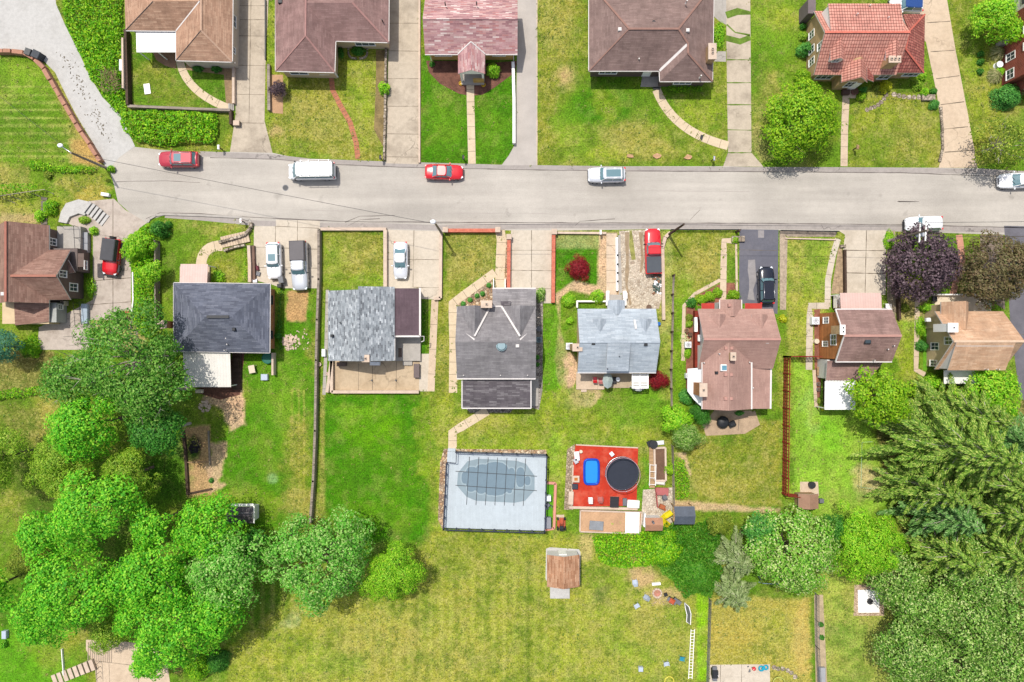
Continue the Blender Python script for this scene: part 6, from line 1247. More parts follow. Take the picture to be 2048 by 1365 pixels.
# ---------------------------------------------------------------- vehicles
def interp(x, T):
    if x <= T[0][0]: return T[0][1]
    for (a, b), (c_, d) in zip(T, T[1:]):
        if x <= c_: u = (x - a) / (c_ - a); return b + (d - b) * u
    return T[-1][1]
def car(px, py, head, L_, Wd, kind, col, label, roofc=None, sunroof=False, extras=(), group='cars and trucks along and beside the street', cat='car', name='parked_car', Hh=None):
    """head: direction the nose points, degrees; built round its own centre, nose to +x"""
    Hh = Hh or {'sedan': 1.45, 'suv': 1.75, 'pickup': 1.85, 'van': 2.1, 'jeep': 1.85}[kind]
    x, y, _ = W(px, py, .8); th = Th(name, label, cat, (x, y, .02), group, R_(head)); pm = col if not isinstance(col, tuple) else paint('paint_' + label.split()[0], col)
    w = Wd / 2; l = L_ / 2; sc_ = Hh / 1.45
    prof = {'sedan': [(-l, .78), (-l * .96, .92), (-l * .62, 1.0), (0, .95), (l * .42, .93), (l * .8, .80), (l * .97, .66), (l, .52)],
            'suv': [(-l, .95), (-l * .97, 1.08), (0, 1.1), (l * .45, 1.08), (l * .85, .98), (l * .97, .84), (l, .7)],
            'pickup': [(-l, 1.0), (-l * .98, 1.16), (0, 1.18), (l * .42, 1.15), (l * .84, 1.06), (l * .97, .92), (l, .78)],
            'van': [(-l, 1.0), (-l * .98, 1.2), (l * .5, 1.2), (l * .72, 1.12), (l * .93, .98), (l, .75)],
            'jeep': [(-l, 1.0), (-l * .98, 1.1), (0, 1.1), (l * .35, 1.1), (l * .8, 1.04), (l * .9, .9), (l, .7)]}[kind]
    plan = [(-l, .70), (-l * .97, .86), (-l * .9, .95), (-l * .7, 1.0), (l * .5, 1.0), (l * .75, .96), (l * .88, .88), (l * .96, .74), (l, .5)]
    if kind in ('van', 'jeep', 'pickup'): plan = [(-l, .90), (-l * .98, .96), (-l * .9, 1.0), (l * .6, 1.0), (l * .85, .95), (l * .95, .84), (l, .62)]
    xs = sorted(set([-l, -l * .985, -l * .95, -l * .88, -l * .75, -l * .6, -l * .4, -l * .2, 0, l * .2, l * .4, l * .55, l * .68, l * .78, l * .86, l * .92, l * .96, l * .985, l])); mb = MB(); ns = 12; z0 = .26
    rows = []
    for x_ in xs:
        hw = w * interp(x_, plan); zt = interp(x_, prof) * (sc_ if kind == 'sedan' else 1)
        cs = [(-hw * .86, z0), (-hw * .98, z0 + .12), (-hw, z0 + (zt - z0) * .5), (-hw * .97, z0 + (zt - z0) * .8), (-hw * .88, zt - .03), (-hw * .45, zt + .035), (0, zt + .05)]
        cs = cs + [(-a, b) for a, b in cs[-2::-1]]; rows.append([(x_, a, b) for a, b in cs])
    n = len(rows[0]); v = [p for r in rows for p in r]; f = []
    for i in range(len(rows) - 1):
        for j in range(n - 1): f.append((i * n + j, i * n + j + 1, (i + 1) * n + j + 1, (i + 1) * n + j))
        f.append((i * n + n - 1, i * n, (i + 1) * n, (i + 1) * n + n - 1))
    f = [tuple(reversed(q)) for q in f]; mb.mesh(v, f, 0, True); mb.mesh(rows[0], [tuple(range(n))]); mb.mesh(rows[-1], [tuple(range(n - 1, -1, -1))])
    body = th.part('body', mb, pm)
    # glasshouse: bottom ring and top ring
    G_ = {'sedan': (.44, .14, -.34, -.66, .80, .68), 'suv': (.42, .20, -.80, -.93, .86, .74), 'pickup': (.40, .20, -.16, -.22, .86, .76), 'van': (.80, .56, -.96, -.985, .90, .84), 'jeep': (.30, .22, -.90, -.93, .84, .78)}[kind]
    xb0, xt0, xt1, xb1, wb, wt = G_; zb_ = (1.0 if kind == 'sedan' else 1.08 if kind in ('suv', 'jeep') else 1.17) * (sc_ if kind == 'sedan' else 1) - .04; zt = Hh - .04
    def ringp(xf, xr, ww, z, ins=.12): return [(xf * l, 0, z), (xf * l - ins * .3, ww * w * .72, z), (xf * l - ins * 1.6, ww * w, z), (xr * l + ins * .8, ww * w, z), (xr * l, ww * w * .75, z), (xr * l, -ww * w * .75, z), (xr * l + ins * .8, -ww * w, z), (xf * l - ins * 1.6, -ww * w, z), (xf * l - ins * .3, -ww * w * .72, z)]
    gm = MB(); a_, b_ = ringp(xb0, xb1, wb, zb_ - .02), ringp(xt0, xt1, wt, zt - .03); m = len(a_)
    gm.mesh(a_ + b_, [(i, (i + 1) % m, m + (i + 1) % m, m + i) for i in range(m)] + [tuple(range(m, 2 * m))]); th.part('glasshouse', gm, carglass)
    rm = MB(); c0, c1 = ringp(xt0 + .03, xt1 - .02, wt * 1.02, zt - .05), ringp(xt0 - .02, xt1 + .02, wt * .9, zt + .04)
    rm.mesh(c0 + c1, [(i, (i + 1) % m, m + (i + 1) % m, m + i) for i in range(m)] + [tuple(range(m, 2 * m))], 0, False); rf = th.part('car_roof', rm, roofc or pm)
    pl = MB()
    for s_ in (-1, 1):
        pl.tube([(xb0 * l - .16, s_ * wb * w, zb_), (xt0 * l - .16, s_ * wt * w, zt - .02)], .045, 5); pl.tube([(xb1 * l + .08, s_ * wb * w, zb_), (xt1 * l + .08, s_ * wt * w, zt - .02)], .06, 5)
        mx = (xt0 + xt1) / 2 * l
        if kind != 'pickup' or L_ > 5.6: pl.tube([(mx, s_ * wb * w * 1.0, zb_), (mx, s_ * wt * w, zt - .02)], .04, 5)
    th.part('roof_pillar', pl, pm if kind != 'jeep' else blackp)
    if sunroof: q = MB(); ln = sunroof if sunroof is not True else .85 if kind == 'suv' else .6; q.rbox(xt0 * l - .3 - ln / 2, 0, zt + .03, ln, wt * w * 1.3, .02, 0, 0, .008); th.part('sunroof', q, carglass, rf)
    if 'rails' in extras:
        for s_ in (-1, 1): q = MB(); q.tube([(xt0 * l - .3, s_ * wt * w * .84, zt + .07), (xt1 * l + .2, s_ * wt * w * .84, zt + .07)], .025, 5); th.part('roof_rail', q, chrome)
    for s_ in (-1, 1):
        for u in (.62, -.60):
            q = MB(); yy = s_ * (w - .13); q.tube([(u * l, yy - .11, .34), (u * l, yy + .11, .34)], .34, 18); t_ = th.part('wheel', q, rubber); q = MB(); q.tube([(u * l, yy + s_ * .112 - .01, .34), (u * l, yy + s_ * .112 + .01, .34)], .2, 12); th.part('rim', q, chrome, t_)
        q = MB(); hw = w * interp(l * .93, plan); q.rbox(l * .93, s_ * (hw - .14), interp(l * .93, prof) * (sc_ if kind == 'sedan' else 1) - .12, .3, .26, .1, -s_ * .5, 0, .03); th.part('headlight', q, NT('lamp_clear', .1, .8).done((.75, .8, .85, 1)) if 'lamp_clear' not in bpy.data.materials else bpy.data.materials['lamp_clear'])
        q = MB(); hw = w * interp(-l * .96, plan); q.rbox(-l * .965, s_ * (hw - .1), interp(-l * .96, prof) - .14, .22, .22, .12, s_ * .3, 0, .03); th.part('taillight', q, tailm)
        q = MB(); q.rbox(xb0 * l - .28, s_ * (w + .08), zb_ - .06, .14, .24, .14, 0, 0, .04); th.part('wing_mirror', q, pm if kind in ('sedan', 'suv') else blackp)
    for s_ in (-1, 1): q = MB(); q.rbox(s_ * (l - .02), 0, .32, .1, Wd * .66, .2, 0, 0, .04); th.part('bumper', q, blackp if kind != 'sedan' else pm)
    q = MB(); q.rbox(l - .005, 0, .5, .06, Wd * .4, .13, 0, 0, .02); th.part('grille', q, blackp)
    q = MB(); q.bar((xb0 * l + .05, .1, zb_ + .03), (xb0 * l - .22, w * .5, zb_ + .2), .03, .02); q.bar((xb0 * l + .05, -w * .45, zb_ + .03), (xb0 * l - .22, 0, zb_ + .2), .03, .02); th.part('wiper', q, blackp)
    q = MB(); sx_ = (xb0 + .03) * l
    for s_ in (-1, 1): q.bar((sx_, s_ * w * .55, interp(sx_, prof) * (sc_ if kind == 'sedan' else 1) + .045), (l * .88, s_ * w * .4, interp(l * .88, prof) * (sc_ if kind == 'sedan' else 1) + .035), .025, .012)
    th.part('bonnet_crease', q, pm if 'crease' not in extras else blackp)
    return th, l, w, zt
tailm = NT('lamp_red', .2, .6).done((.55, .02, .02, 1))
wh = paint('car_white', (.72, .73, .75, 1)); silver = paint('car_silver', (.55, .57, .6, 1), .3); rd = paint('car_red', (.55, .012, .02, 1)); rd2 = paint('car_crimson', (.40, .03, .05, 1), .1); bk = paint('car_black', (.006, .008, .018, 1)); pearl = paint('car_pale_silver', (.62, .64, .68, 1), .2)
t = car(357, 319, 180, 4.75, 1.9, 'suv', rd2, 'crimson estate car parked on the street nearest the pale apron, facing west', sunroof=True, extras=('rails',), Hh=1.65)
th, l, w, zt = car(624, 343, 181, 5.6, 2.02, 'van', wh, 'white cargo van with roof ladder rack parked on the street', cat='van', name='parked_van')
q = MB()
for xx in (-2.4, -1.2, 0, .9): q.bar((xx, -w, zt + .18), (xx, w, zt + .18), .06, .05)
for s_ in (-1, 1): q.bar((-2.5, s_ * w * .95, zt + .16), (1.1, s_ * w * .95, zt + .16), .05, .05)
th.part('roof_rack', q, white)
car(888, 344, -1, 4.55, 1.8, 'sedan', rd, 'bright red saloon parked on the street in front of the pink-roofed house')
car(1213, 350, 181, 4.45, 1.85, 'suv', pearl, 'pale silver crossover with black glass roof parked on the street', sunroof=1.75, extras=('rails',), Hh=1.6)
car(2040, 361, 182, 4.9, 1.85, 'sedan', wh, 'white saloon on the street cut off by the right picture edge')
car(1847, 448, 182, 4.35, 1.8, 'suv', wh, 'white car at the south kerb half hidden by the purple maple', Hh=1.5)
th, l, w, zt = car(1306, 503, 91.5, 5.45, 1.95, 'pickup', rd, 'red pickup truck with dark bed cover nosed up to the street', cat='pickup truck', name='pickup_truck')
q = MB(); q.rbox(-l * .60, 0, 1.16, l * .72, w * 1.82, .07, 0, 0, .02); th.part('bed_cover', q, plain('vinyl_grey', c(84, 90, 98), .7, .08))
th, l, w, zt = car(599, 532, -88, 5.85, 1.95, 'pickup', silver, 'silver pickup truck with dark grey bed canopy on the double driveway', cat='pickup truck', name='pickup_truck', extras=('rails',))
q = MB(); q.rbox(-l * .58, 0, 1.15, l * .82, w * 1.86, .62, 0, 0, .1); th.part('bed_canopy', q, plain('canopy_grey', c(96, 92, 96), .5, .08))
car(548, 522, -88, 4.35, 1.8, 'suv', wh, 'white hatchback with red tail lamps on the left half of the double driveway', sunroof=True, Hh=1.6)
car(801, 521, -90, 4.4, 1.75, 'sedan', pearl, 'silver-white saloon alone on the concrete pad beside the mottled-roof house')
car(1533, 571, 91, 4.45, 1.9, 'suv', bk, 'black car on the dark asphalt driveway', extras=('rails', 'crease'), Hh=1.65)
car(1812, 10, 178, 3.9, 1.8, 'suv', wh, 'white car with blue roof panel behind the red tile roofed house, at the top edge', roofc=paint('car_blue', (.01, .05, .2, 1)), Hh=1.6)
th, l, w, zt = car(223, 514, -97, 4.3, 1.85, 'jeep', rd, 'red off-road car with grey soft top on the broken concrete below the street corner', cat='off-road car', name='off_road_car', roofc=plain('soft_top', c(88, 88, 92), .85, .1))
q = MB(); q.rbox(-l * .35, 0, 1.1, l * 1.22, w * 1.72, .74, 0, 0, .08); q.bar((-l * .35, -w * .86, 1.85), (-l * .35, w * .86, 1.85), .05, .02); th.part('soft_top', q, plain('canvas_top', c(92, 92, 96), .85, .1))
q = MB(); q.tube([(-l - .02, 0, .95), (-l - .26, 0, .95)], .38, 18); th.part('spare_wheel', q, rubber)
q = MB()
for s_ in (-1, 1):
    for u in (.62, -.60): q.rbox(u * l, s_ * (w + .04), .66, .95, .3, .1, 0, 0, .03)
q.rbox(l + .08, 0, .42, .22, w * 1.9, .2, 0, 0, .04); th.part('fender', q, blackp)

# ---------------------------------------------------------------- walls, fences, street furniture
def wallseg(pts, w, h, mat, label, name='retaining_wall', cat='wall', group=None, parts=None):
    mb = MB()
    for i in range(len(pts) - 1): mb.bar(W(*pts[i], h / 2), W(*pts[i + 1], h / 2), w, h)
    return solo(name, mb, mat, label, cat, group)
stones_tan = rubble('wall_stones', [c(210, 180, 140), c(180, 150, 118), c(230, 205, 170)], 3.5, .5)
terr = plain('terracotta_coping', c(192, 142, 118), .85, .2, 1, 6)
def blockwall(pts, w, h, mat, label, step=.5, name='retaining_wall'):
    """wall laid of separate blocks with open joints"""
    mb = MB(); P = [Vector(W(*p)[:2]) for p in pts]
    for i in range(len(P) - 1):
        d = P[i + 1] - P[i]; n = max(1, int(d.length / step)); a = math.atan2(d.y, d.x)
        for j in range(n):
            p = P[i] + d * ((j + .5) / n); mb.rbox(p.x + rnd.uniform(-.02, .02), p.y + rnd.uniform(-.02, .02), 0, d.length / n * rnd.uniform(.86, .97), w * rnd.uniform(.85, 1.05), h * rnd.uniform(.9, 1.05), a + rnd.uniform(-.03, .03), 0, .03)
    return solo(name, mb, mat, label, 'wall')
blockwall([(0, 107), (30, 107), (55, 110), (76, 122), (95, 142), (108, 165), (126, 196), (148, 234), (168, 268), (185, 292), (200, 316), (207, 326)], .5, .8, terr, 'long curved wall with terracotta coping dividing mown lawn and pale apron', .9)
wallseg([(254, 62), (256, 130), (258, 212)], .3, .9, wood_dark, 'dark timber wall along the left side of the brown house lawn'); wallseg([(258, 214), (330, 217), (400, 220), (462, 222)], .3, .7, wood_grey, 'weathered timber wall between small lawn and big street hedge'); wallseg([(250, 80), (251, 180)], .22, 1.2, wallcap, 'thin pale board fence beside the brush pile', 'board_fence', 'fence')
wallseg([(468, 130), (468, 208)], .3, .5, wallcap, 'low wall between the bed of the brown house and first driveway'); wallseg([(462, 222), (463, 250)], .3, .6, wood_dark, 'short dark wall end beside the mailbox at the first driveway')
st = MB()
for i in range(3): st.box(X(459 + i * 3.4), Y(222), 0, X(462 + i * 3.4), Y(209), .36 - i * .1)
solo('garden_steps', st, conc_grey, 'three small concrete steps at the end of the curved walk', 'steps')
wallseg([(538, 130), (539, 222)], .32, .5, wood_grey, 'grey sleeper edging beside the purple bush'); wallseg([(531, 0), (531, 120)], .12, .3, dark_metal, 'thin dark edging between first driveway and grass strip', 'edging', 'edging')
blockwall([(773, 92), (772, 160), (771, 240), (769, 322)], .28, .5, stone_wall, 'pale stone block wall along the second driveway', .4)
mb = MB()
for i in range(26):
    a = i / 26 * 2 * math.pi; a_ = abs(math.cos(a)) ** .6 * math.copysign(1, math.cos(a)); b_ = abs(math.sin(a)) ** .6 * math.copysign(1, math.sin(a)); x, y, _ = W(716 + 19 * a_, 99 + 19 * b_)
    if y < Y(90): mb.rbox(x, y, 0, .3, .22, .2, -a + 1.57, 0, .04)
solo('stone_edging', mb, stone_wall, 'ring of small stones around the shrub bed of the mauve-roofed house', 'edging')
wallseg([(1026, 126), (1028, 200), (1028, 288)], .34, .7, white, 'white-capped wall between mulch bed lawn and grey driveway'); wallseg([(839, 0), (839, 326)], .22, .3, wallcap, 'low pale kerb wall between the second driveway and the green lawn')
# south side walls
blockwall([(505, 446), (503, 458), (492, 472), (470, 478), (440, 486)], .34, .6, stone_wall, 'curved stone wall on the upper side of the stair to the street', .45); blockwall([(450, 503), (470, 496), (492, 492)], .3, .5, stone_wall, 'short stone wall on the lower side of the street stair', .45)
wallseg([(499, 492), (501, 530), (501, 565)], .36, .7, wallcap, 'pale retaining wall between small garden and double driveway'); wallseg([(507, 492), (509, 560)], .3, .4, plain('dark_curb', c(130, 105, 92), .9, .2), 'darker low wall beside the white hatchback')
st = MB()
for i in range(10):
    a_ = W(445 + i * 5.6, 484 - i * 1.2, 0); st.bar((a_[0] - .1, a_[1] + .6, .05 + i * .012), (a_[0] + .22, a_[1] - .7, .05 + i * .012), .31, .1 + i * .02)
solo('garden_stairs', st, conc_tan, 'flight of about ten narrow steps leading to the street beside the double driveway', 'stairs')
def boardfence(pts, h, w, label, mat, name='timber_wall', step=1.8, hw=.12):
    th = Th(name, label, 'fence' if 'fence' in name else 'wall', W(*pts[0])); mb = MB(); pb = MB()
    for i in range(len(pts) - 1):
        a_, b_ = Vector(W(*pts[i])), Vector(W(*pts[i + 1])); mb.bar((a_.x, a_.y, h / 2), (b_.x, b_.y, h / 2), hw, h); n = max(1, int((b_ - a_).length / step))
        for j in range(n + 1): p = a_.lerp(b_, j / n); pb.box(p.x - w / 2, p.y - w / 2, 0, p.x + w / 2, p.y + w / 2, h + .12)
    th.part('panel', mb, mat); th.part('post', pb, mat); return th
boardfence([(641, 462), (641, 560), (638, 640), (636, 720), (634, 860), (630, 960), (624, 1042)], .9, .16, 'long grey timber wall running down from street to grove between two back gardens', wood_grey, hw=.28)
boardfence([(319, 485), (319, 560), (320, 655)], 1.1, .14, 'grey timber fence on the left side of the blue-roofed house lawn', wood_grey, 'timber_fence', hw=.14)
wallseg([(642, 459), (773, 459)], .34, .5, wallcap, 'low pale wall along the street in front of the walled lawn'); wallseg([(771, 461), (771, 574)], .42, .6, wallcap, 'pale wall between the walled lawn and the concrete pad of the lone saloon')
wallseg([(882, 470), (881, 597), (868, 598)], .36, .5, wallcap, 'pale corner wall at the right side of the lone saloon pad')
wallseg([(655, 785), (664, 720), (664, 785)], .36, .6, wallcap, 'pale patio wall, left side, behind the mottled-roof house'); wallseg([(664, 784), (838, 784)], .36, .6, wallcap, 'pale patio wall along the south side behind the mottled-roof house')
sheet('patio', [(664, 722), (840, 722), (838, 784), (664, 784)], concrete('patio_stained', c(210, 188, 158), (.6, .55, .48, 1), .8, scale=.45), .012, [((717, 722), (717, 784)), ((745, 722), (745, 784)), ((793, 722), (792, 784))])
def brickwall(p0, p1, label, caps, h=.7):
    th = Th('brick_wall', label, 'wall', W(*p0)); mb = MB(); mb.bar(W(*p0, h / 2), W(*p1, h / 2), .42, h); th.part('coping', mb, brick_cap)
    for q in caps: m2 = MB(); m2.rbox(*W(*q)[:2], 0, .5, .5, h + .1, 0, 0); k = th.part('pier', m2, red_brick); m3 = MB(); m3.rbox(*W(*q)[:2], h + .1, .64, .64, .12, 0, 0, .03); th.part('pier_cap', m3, wallcap, k)
brickwall((893, 462), (993, 462), 'low red-brick wall along the street in front of the dark grey house lawn', [(892, 462), (996, 462)]); brickwall((1018, 478), (1017, 577), 'low red-brick wall on the left side of the brick-edged driveway', [(1018, 476)]); brickwall((1107, 470), (1106, 606), 'low red-brick wall on the right side of the brick-edged driveway', [(1108, 466)])
wallseg([(1112, 466), (1212, 467)], .26, .4, wallcap, 'pale kerb wall along the street above the crimson maple lawn'); wallseg([(1324, 497), (1330, 475), (1340, 466)], .4, .5, wallcap, 'curved wall end beside the red pickup truck'); wallseg([(1325, 497), (1327, 640)], .36, .4, wallcap, 'straight pale wall between gravel parking and split-rail fence'); wallseg([(1233, 476), (1234, 582)], .26, .5, white, 'narrow white wall beside the walk steps of the pale blue-roofed house')
for i, q in enumerate((1234, 1234, 1234, 1234)):
    m2 = MB(); m2.rbox(*W(q, (512, 530, 547, 564)[i])[:2], .5, .22, .22, .12, 0, 0, .03); solo('lantern', m2, blackp, ['first small black cap light on the narrow white wall, from the street', 'second small black cap light on the narrow white wall, from the street', 'third small black cap light on the narrow white wall, from the street', 'last small black cap light on the narrow white wall, by the porch'][i], 'light', 'cap lights on the white wall')
# split rail fence
th = Th('split_rail_fence', 'weathered split-rail fence between pale blue-roofed and rose-roofed houses', 'fence', W(1341, 560)); fp = [(1345, 552), (1343, 590), (1343, 627), (1342, 664), (1341, 702), (1340, 739), (1340, 777), (1341, 813)]
for i, q in enumerate(fp):
    p = W(*q); m2 = MB(); m2.box(p[0] - .09, p[1] - .09, 0, p[0] + .09, p[1] + .09, 1.1); th.part('post', m2, wood_dark)
    if i < len(fp) - 1:
        for z_ in (.4, .75, 1.0): m2 = MB(); s_ = W(*fp[i + 1]); m2.tube([(p[0], p[1], z_), (s_[0], s_[1], z_ + rnd.uniform(-.03, .03))], .055, 6); th.part('rail', m2, wood_grey)
# red lattice fence
th = Th('lattice_fence', 'dark red wooden lattice fence running down the edge of the sunny back lawn', 'fence', W(1568, 712)); redm = plain('red_fence_stain', c(150, 52, 36), .75, .25, 2, 9)
def lattice(p0, p1, n, nm='lattice_panel', h=2.0):
    for i in range(n):
        a_ = [p0[k] + (p1[k] - p0[k]) * i / n for k in (0, 1)]; b_ = [p0[k] + (p1[k] - p0[k]) * (i + 1) / n for k in (0, 1)]; A, B = Vector(W(*a_)), Vector(W(*b_)); m2 = MB(); d = B - A; k_ = max(2, int(d.length / .36))
        for z_ in (.25, .75, 1.25, 1.9): m2.bar((A.x, A.y, z_), (B.x, B.y, z_), .07, .14)
        for j in range(k_ + 1): p = A + d * (j / k_); m2.bar((p.x, p.y, .1), (p.x, p.y, h - .02), .1, .05)
        th.part(nm, m2, redm)
        m2 = MB(); m2.box(A.x - .08, A.y - .08, 0, A.x + .08, A.y + .08, h + .08); th.part('post', m2, redm)
lattice((1567, 713), (1564, 986), 8); lattice((1567, 713), (1630, 713), 2); lattice((1564, 986), (1588, 988), 1, 'lattice_panel', 1.2)
# chain-link fences and dark hedge-side fences
def meshfence(pts, h, label, mat=None, step=2.4):
    th = Th('wire_fence', label, 'fence', W(*pts[0])); mb = MB(); pb = MB()
    for i in range(len(pts) - 1):
        A, B = Vector(W(*pts[i])), Vector(W(*pts[i + 1])); n = max(1, int((B - A).length / step))
        for z_ in [h * k / 5 for k in range(1, 6)]: mb.tube([(A.x, A.y, z_), (B.x, B.y, z_)], .018 if z_ < h else .03, 4)
        for j in range(n * 5 + 1): p = A.lerp(B, j / (n * 5)); mb.tube([(p.x, p.y, 0), (p.x, p.y, h)], .012, 4)
        for j in range(n + 1): p = A.lerp(B, j / n); pb.tube([(p.x, p.y, 0), (p.x, p.y, h + .08)], .04, 6)
    th.part('mesh', mb, mat or greyp); th.part('post', pb, mat or greyp)
meshfence([(1417, 1195), (1412, 1365)], 1.2, 'wire fence between ladder lawn and the straw-coloured lawn'); meshfence([(1629, 1185), (1630, 1290), (1634, 1365)], 1.2, 'wire fence along the left side of the narrow worn walk')
meshfence([(1342, 890), (1345, 1010)], 1.2, 'wire fence at the right side of the raised planter bed', wood_grey); meshfence([(1340, 461), (1478, 461)], .7, 'low dark rail along the street above the split-rail lawn', dark_metal); meshfence([(1558, 463), (1672, 465)], .8, 'thin dark wire fence along the street above the long green lawn', dark_metal)
# mown lines, utility poles and wires
def pole(px, py, h, label, lamp=False, arms=2, trans=False, mat=None, lean=(0, 0), al=1.0):
    x, y, _ = W(px, py); th = Th('utility_pole', label, 'utility pole', (x, y, 0)); tx, ty = x + lean[0], y + lean[1]
    mb = MB(); mb.tube([(x, y, 0), (tx, ty, h)], [.17, .11], 10); th.part('pole', mb, mat or wood_grey)
    for i in range(arms):
        m2 = MB(); z_ = h - .35 - i * 1.1; m2.bar((tx - .05, ty - 1.1 + .0, z_), (tx + .05, ty + 1.1, z_), .12, .12); cr = th.part('crossarm', m2, white if trans else wood_grey)
        for s_ in (-1, -.5, .5, 1): m3 = MB(); m3.cyl(tx + .0, ty + s_ * 1.0, z_ + .06, z_ + .22, .05, .03, 8); th.part('insulator', m3, greyp, cr)
    if trans: m2 = MB(); m2.cyl(tx + .35, ty - .2, h - 2.4, h - 1.5, .26, None, 14); th.part('transformer', m2, plain('transformer_grey', c(190, 195, 200), .5, .1))
    if lamp:
        m2 = MB(); m2.tube([(tx, ty, h - .3), (tx - .5 * al, ty + .35 * al, h + .1), (tx - al, ty + .7 * al, h + .1)], .05, 6); a_ = th.part('lamp_arm', m2, chrome); m2 = MB(); m2.ell(tx - 1.15 * al, ty + .8 * al, h + .05, .33, .25, .16, 12); th.part('lamp_head', m2, plastic_w, a_)
    return (tx, ty, h)
pA = pole(212, 336, 6.6, 'grey utility pole with street lamp standing at the west street corner', True, 0)
pB = pole(884, 468, 7.4, 'utility pole with lamp standing at the brick pier of the dark grey house', True, 0, al=.2)
pC = pole(1337, 470, 7.4, 'dark leaning utility pole beside the red pickup truck', False, 0, False, wood_dark)
pD = pole(1773, 483, 8.2, 'tall utility pole with pale crossarms and transformer above the purple maple', False, 2, True)
def wire(a, b, sag, label, r=.022):
    mb = MB(); A, B = Vector(a), Vector(b); pts = [A.lerp(B, i / 16) - Vector((0, 0, sag * 4 * (i / 16) * (1 - i / 16))) for i in range(17)]; mb.tube(pts, r, 5); solo('power_line', mb, dark_metal, label, 'power line', 'overhead wires')
wire(pA, (pB[0], pB[1], pB[2] - .4), .5, 'long wire from the street-lamp pole to the pole at the brick pier')
wire((pB[0], pB[1], 7.1), (pC[0], pC[1], 7.2), .4, 'wire along the south kerb between brick pier pole and leaning pole'); wire((pC[0], pC[1], 7.2), (pD[0], pD[1] + .6, 7.5), .4, 'wire from the leaning pole to the transformer pole')
wire((pD[0], pD[1] + .9, 7.9), (66, pD[1] + 1.2, 7.9), .3, 'upper wire running east from the transformer pole'); wire((pD[0], pD[1] - .5, 6.8), (66, pD[1] - .3, 6.8), .3, 'lower wire running east from the transformer pole'); wire((pA[0], pA[1], 6.4), (-66, pA[1] + 13, 6.4), .4, 'wire running from the street-lamp pole over the mown lawn')
# mailboxes
def mailbox(px, py, label, colr=None, rot=0):
    x, y, _ = W(px, py); th = Th('mailbox', label, 'mailbox', (x, y, 0), 'roadside mailboxes'); m2 = MB(); m2.box(x - .05, y - .05, 0, x + .05, y + .05, 1.05); th.part('post', m2, wood_dark)
    m2 = MB(); m2.rbox(x, y, 1.05, .24, .55, .2, R_(rot), 0, .06); k = th.part('box', m2, colr or blackp); m2 = MB(); m2.rbox(x + .14, y, 1.15, .02, .12, .1, R_(rot)); th.part('flag', m2, rd, k)
mailbox(445, 300, 'white mailbox on the verge left of the first driveway', white); mailbox(928, 320, 'dark mailbox left of the straight walk of the pink-roofed house'); mailbox(1423, 322, 'silver and black mailbox on the verge of the large brown house', chrome); mailbox(764, 320, 'dark mailbox beside the stone block wall of the second driveway'); mailbox(489, 445, 'pale mailbox at the top of the street stair', white); mailbox(1199, 468, 'small pale mailbox above the crimson maple lawn', white); mailbox(1706, 300, 'brown mailbox on the lawn right of the lime tree walk', wood_tan)
def box(px, py, lx, ly, h, mat, name, label, cat, rot=0, z=0.0, bev=.04, lid=None, group=None):
    """small real-size boxy thing with a lid rim"""
    x, y, _ = W(px, py, z + h); mb = MB(); mb.rbox(x, y, z, lx * .94, ly * .94, h * .8, R_(rot), 0, .0); mb.rbox(x, y, z + h * .8 + .002, lx, ly, h * .2 - .002, R_(rot), 1, min(bev, h * .15))
    return solo(name, mb, [mat, lid or mat], label, cat, group)
box(472, 246, .75, .6, .6, stone_wall, 'stone_pier', 'square stone pier at the wall end by the first driveway', 'pier', lid=wallcap)
box(242, 130, .5, 1.35, .9, plastic_w, 'utility_box', 'white upright box in the ivy beside the timber wall', 'utility box'); box(294, 178, .75, 1.25, .12, white, 'panel', 'white rectangular panel lying on the small dark lawn', 'panel', 8)
box(54, 103, .75, .8, 1.1, plain('bin_grey', c(96, 98, 98), .6, .2), 'wheeled_bin', 'smaller grey bin beside the curved wall end on the apron', 'bin', -20); box(70, 108, .95, .9, 1.1, plain('bin_dark', c(66, 72, 80), .6, .2), 'wheeled_bin', 'larger dark bin tipped against the curved wall on the apron', 'bin', -25)
for q, l in (((1260, 313), 'first and leftmost of the three flat rocks on the verge of the large brown house'), ((1315, 313), 'middle flat rock on the verge of the large brown house'), ((1376, 315), 'third, most orange flat rock on the verge of the large brown house')):
    x, y, _ = W(*q); mb = MB(); g = random.Random(q[0]); pts = [(x + math.cos(a) * g.uniform(.35, .65), y + math.sin(a) * g.uniform(.18, .38)) for a in [i * .9 for i in range(7)]]; mb.prism(pts, 0, .16); solo('flat_rock', mb, plain('rock_%d' % q[0], c(214, 170, 130), .9, .3, 2, 8), l, 'rock', 'flat rocks on the verge')
mb = MB(); x, y, _ = W(571, 376); mb.cyl(x, y, .003, .022, .37, None, 28); mb.cyl(x, y, .022, .030, .29, None, 24, 1); solo('manhole_cover', mb, [greyp, dark_metal], 'round iron manhole cover in the street below the white van', 'manhole cover')
for q, l in (((204, 316 + 73), 'white bench-like box at the edge of the west slope lawn'),): box(209, 389, .95, .4, .5, white, 'bench', l, 'bench', -8)
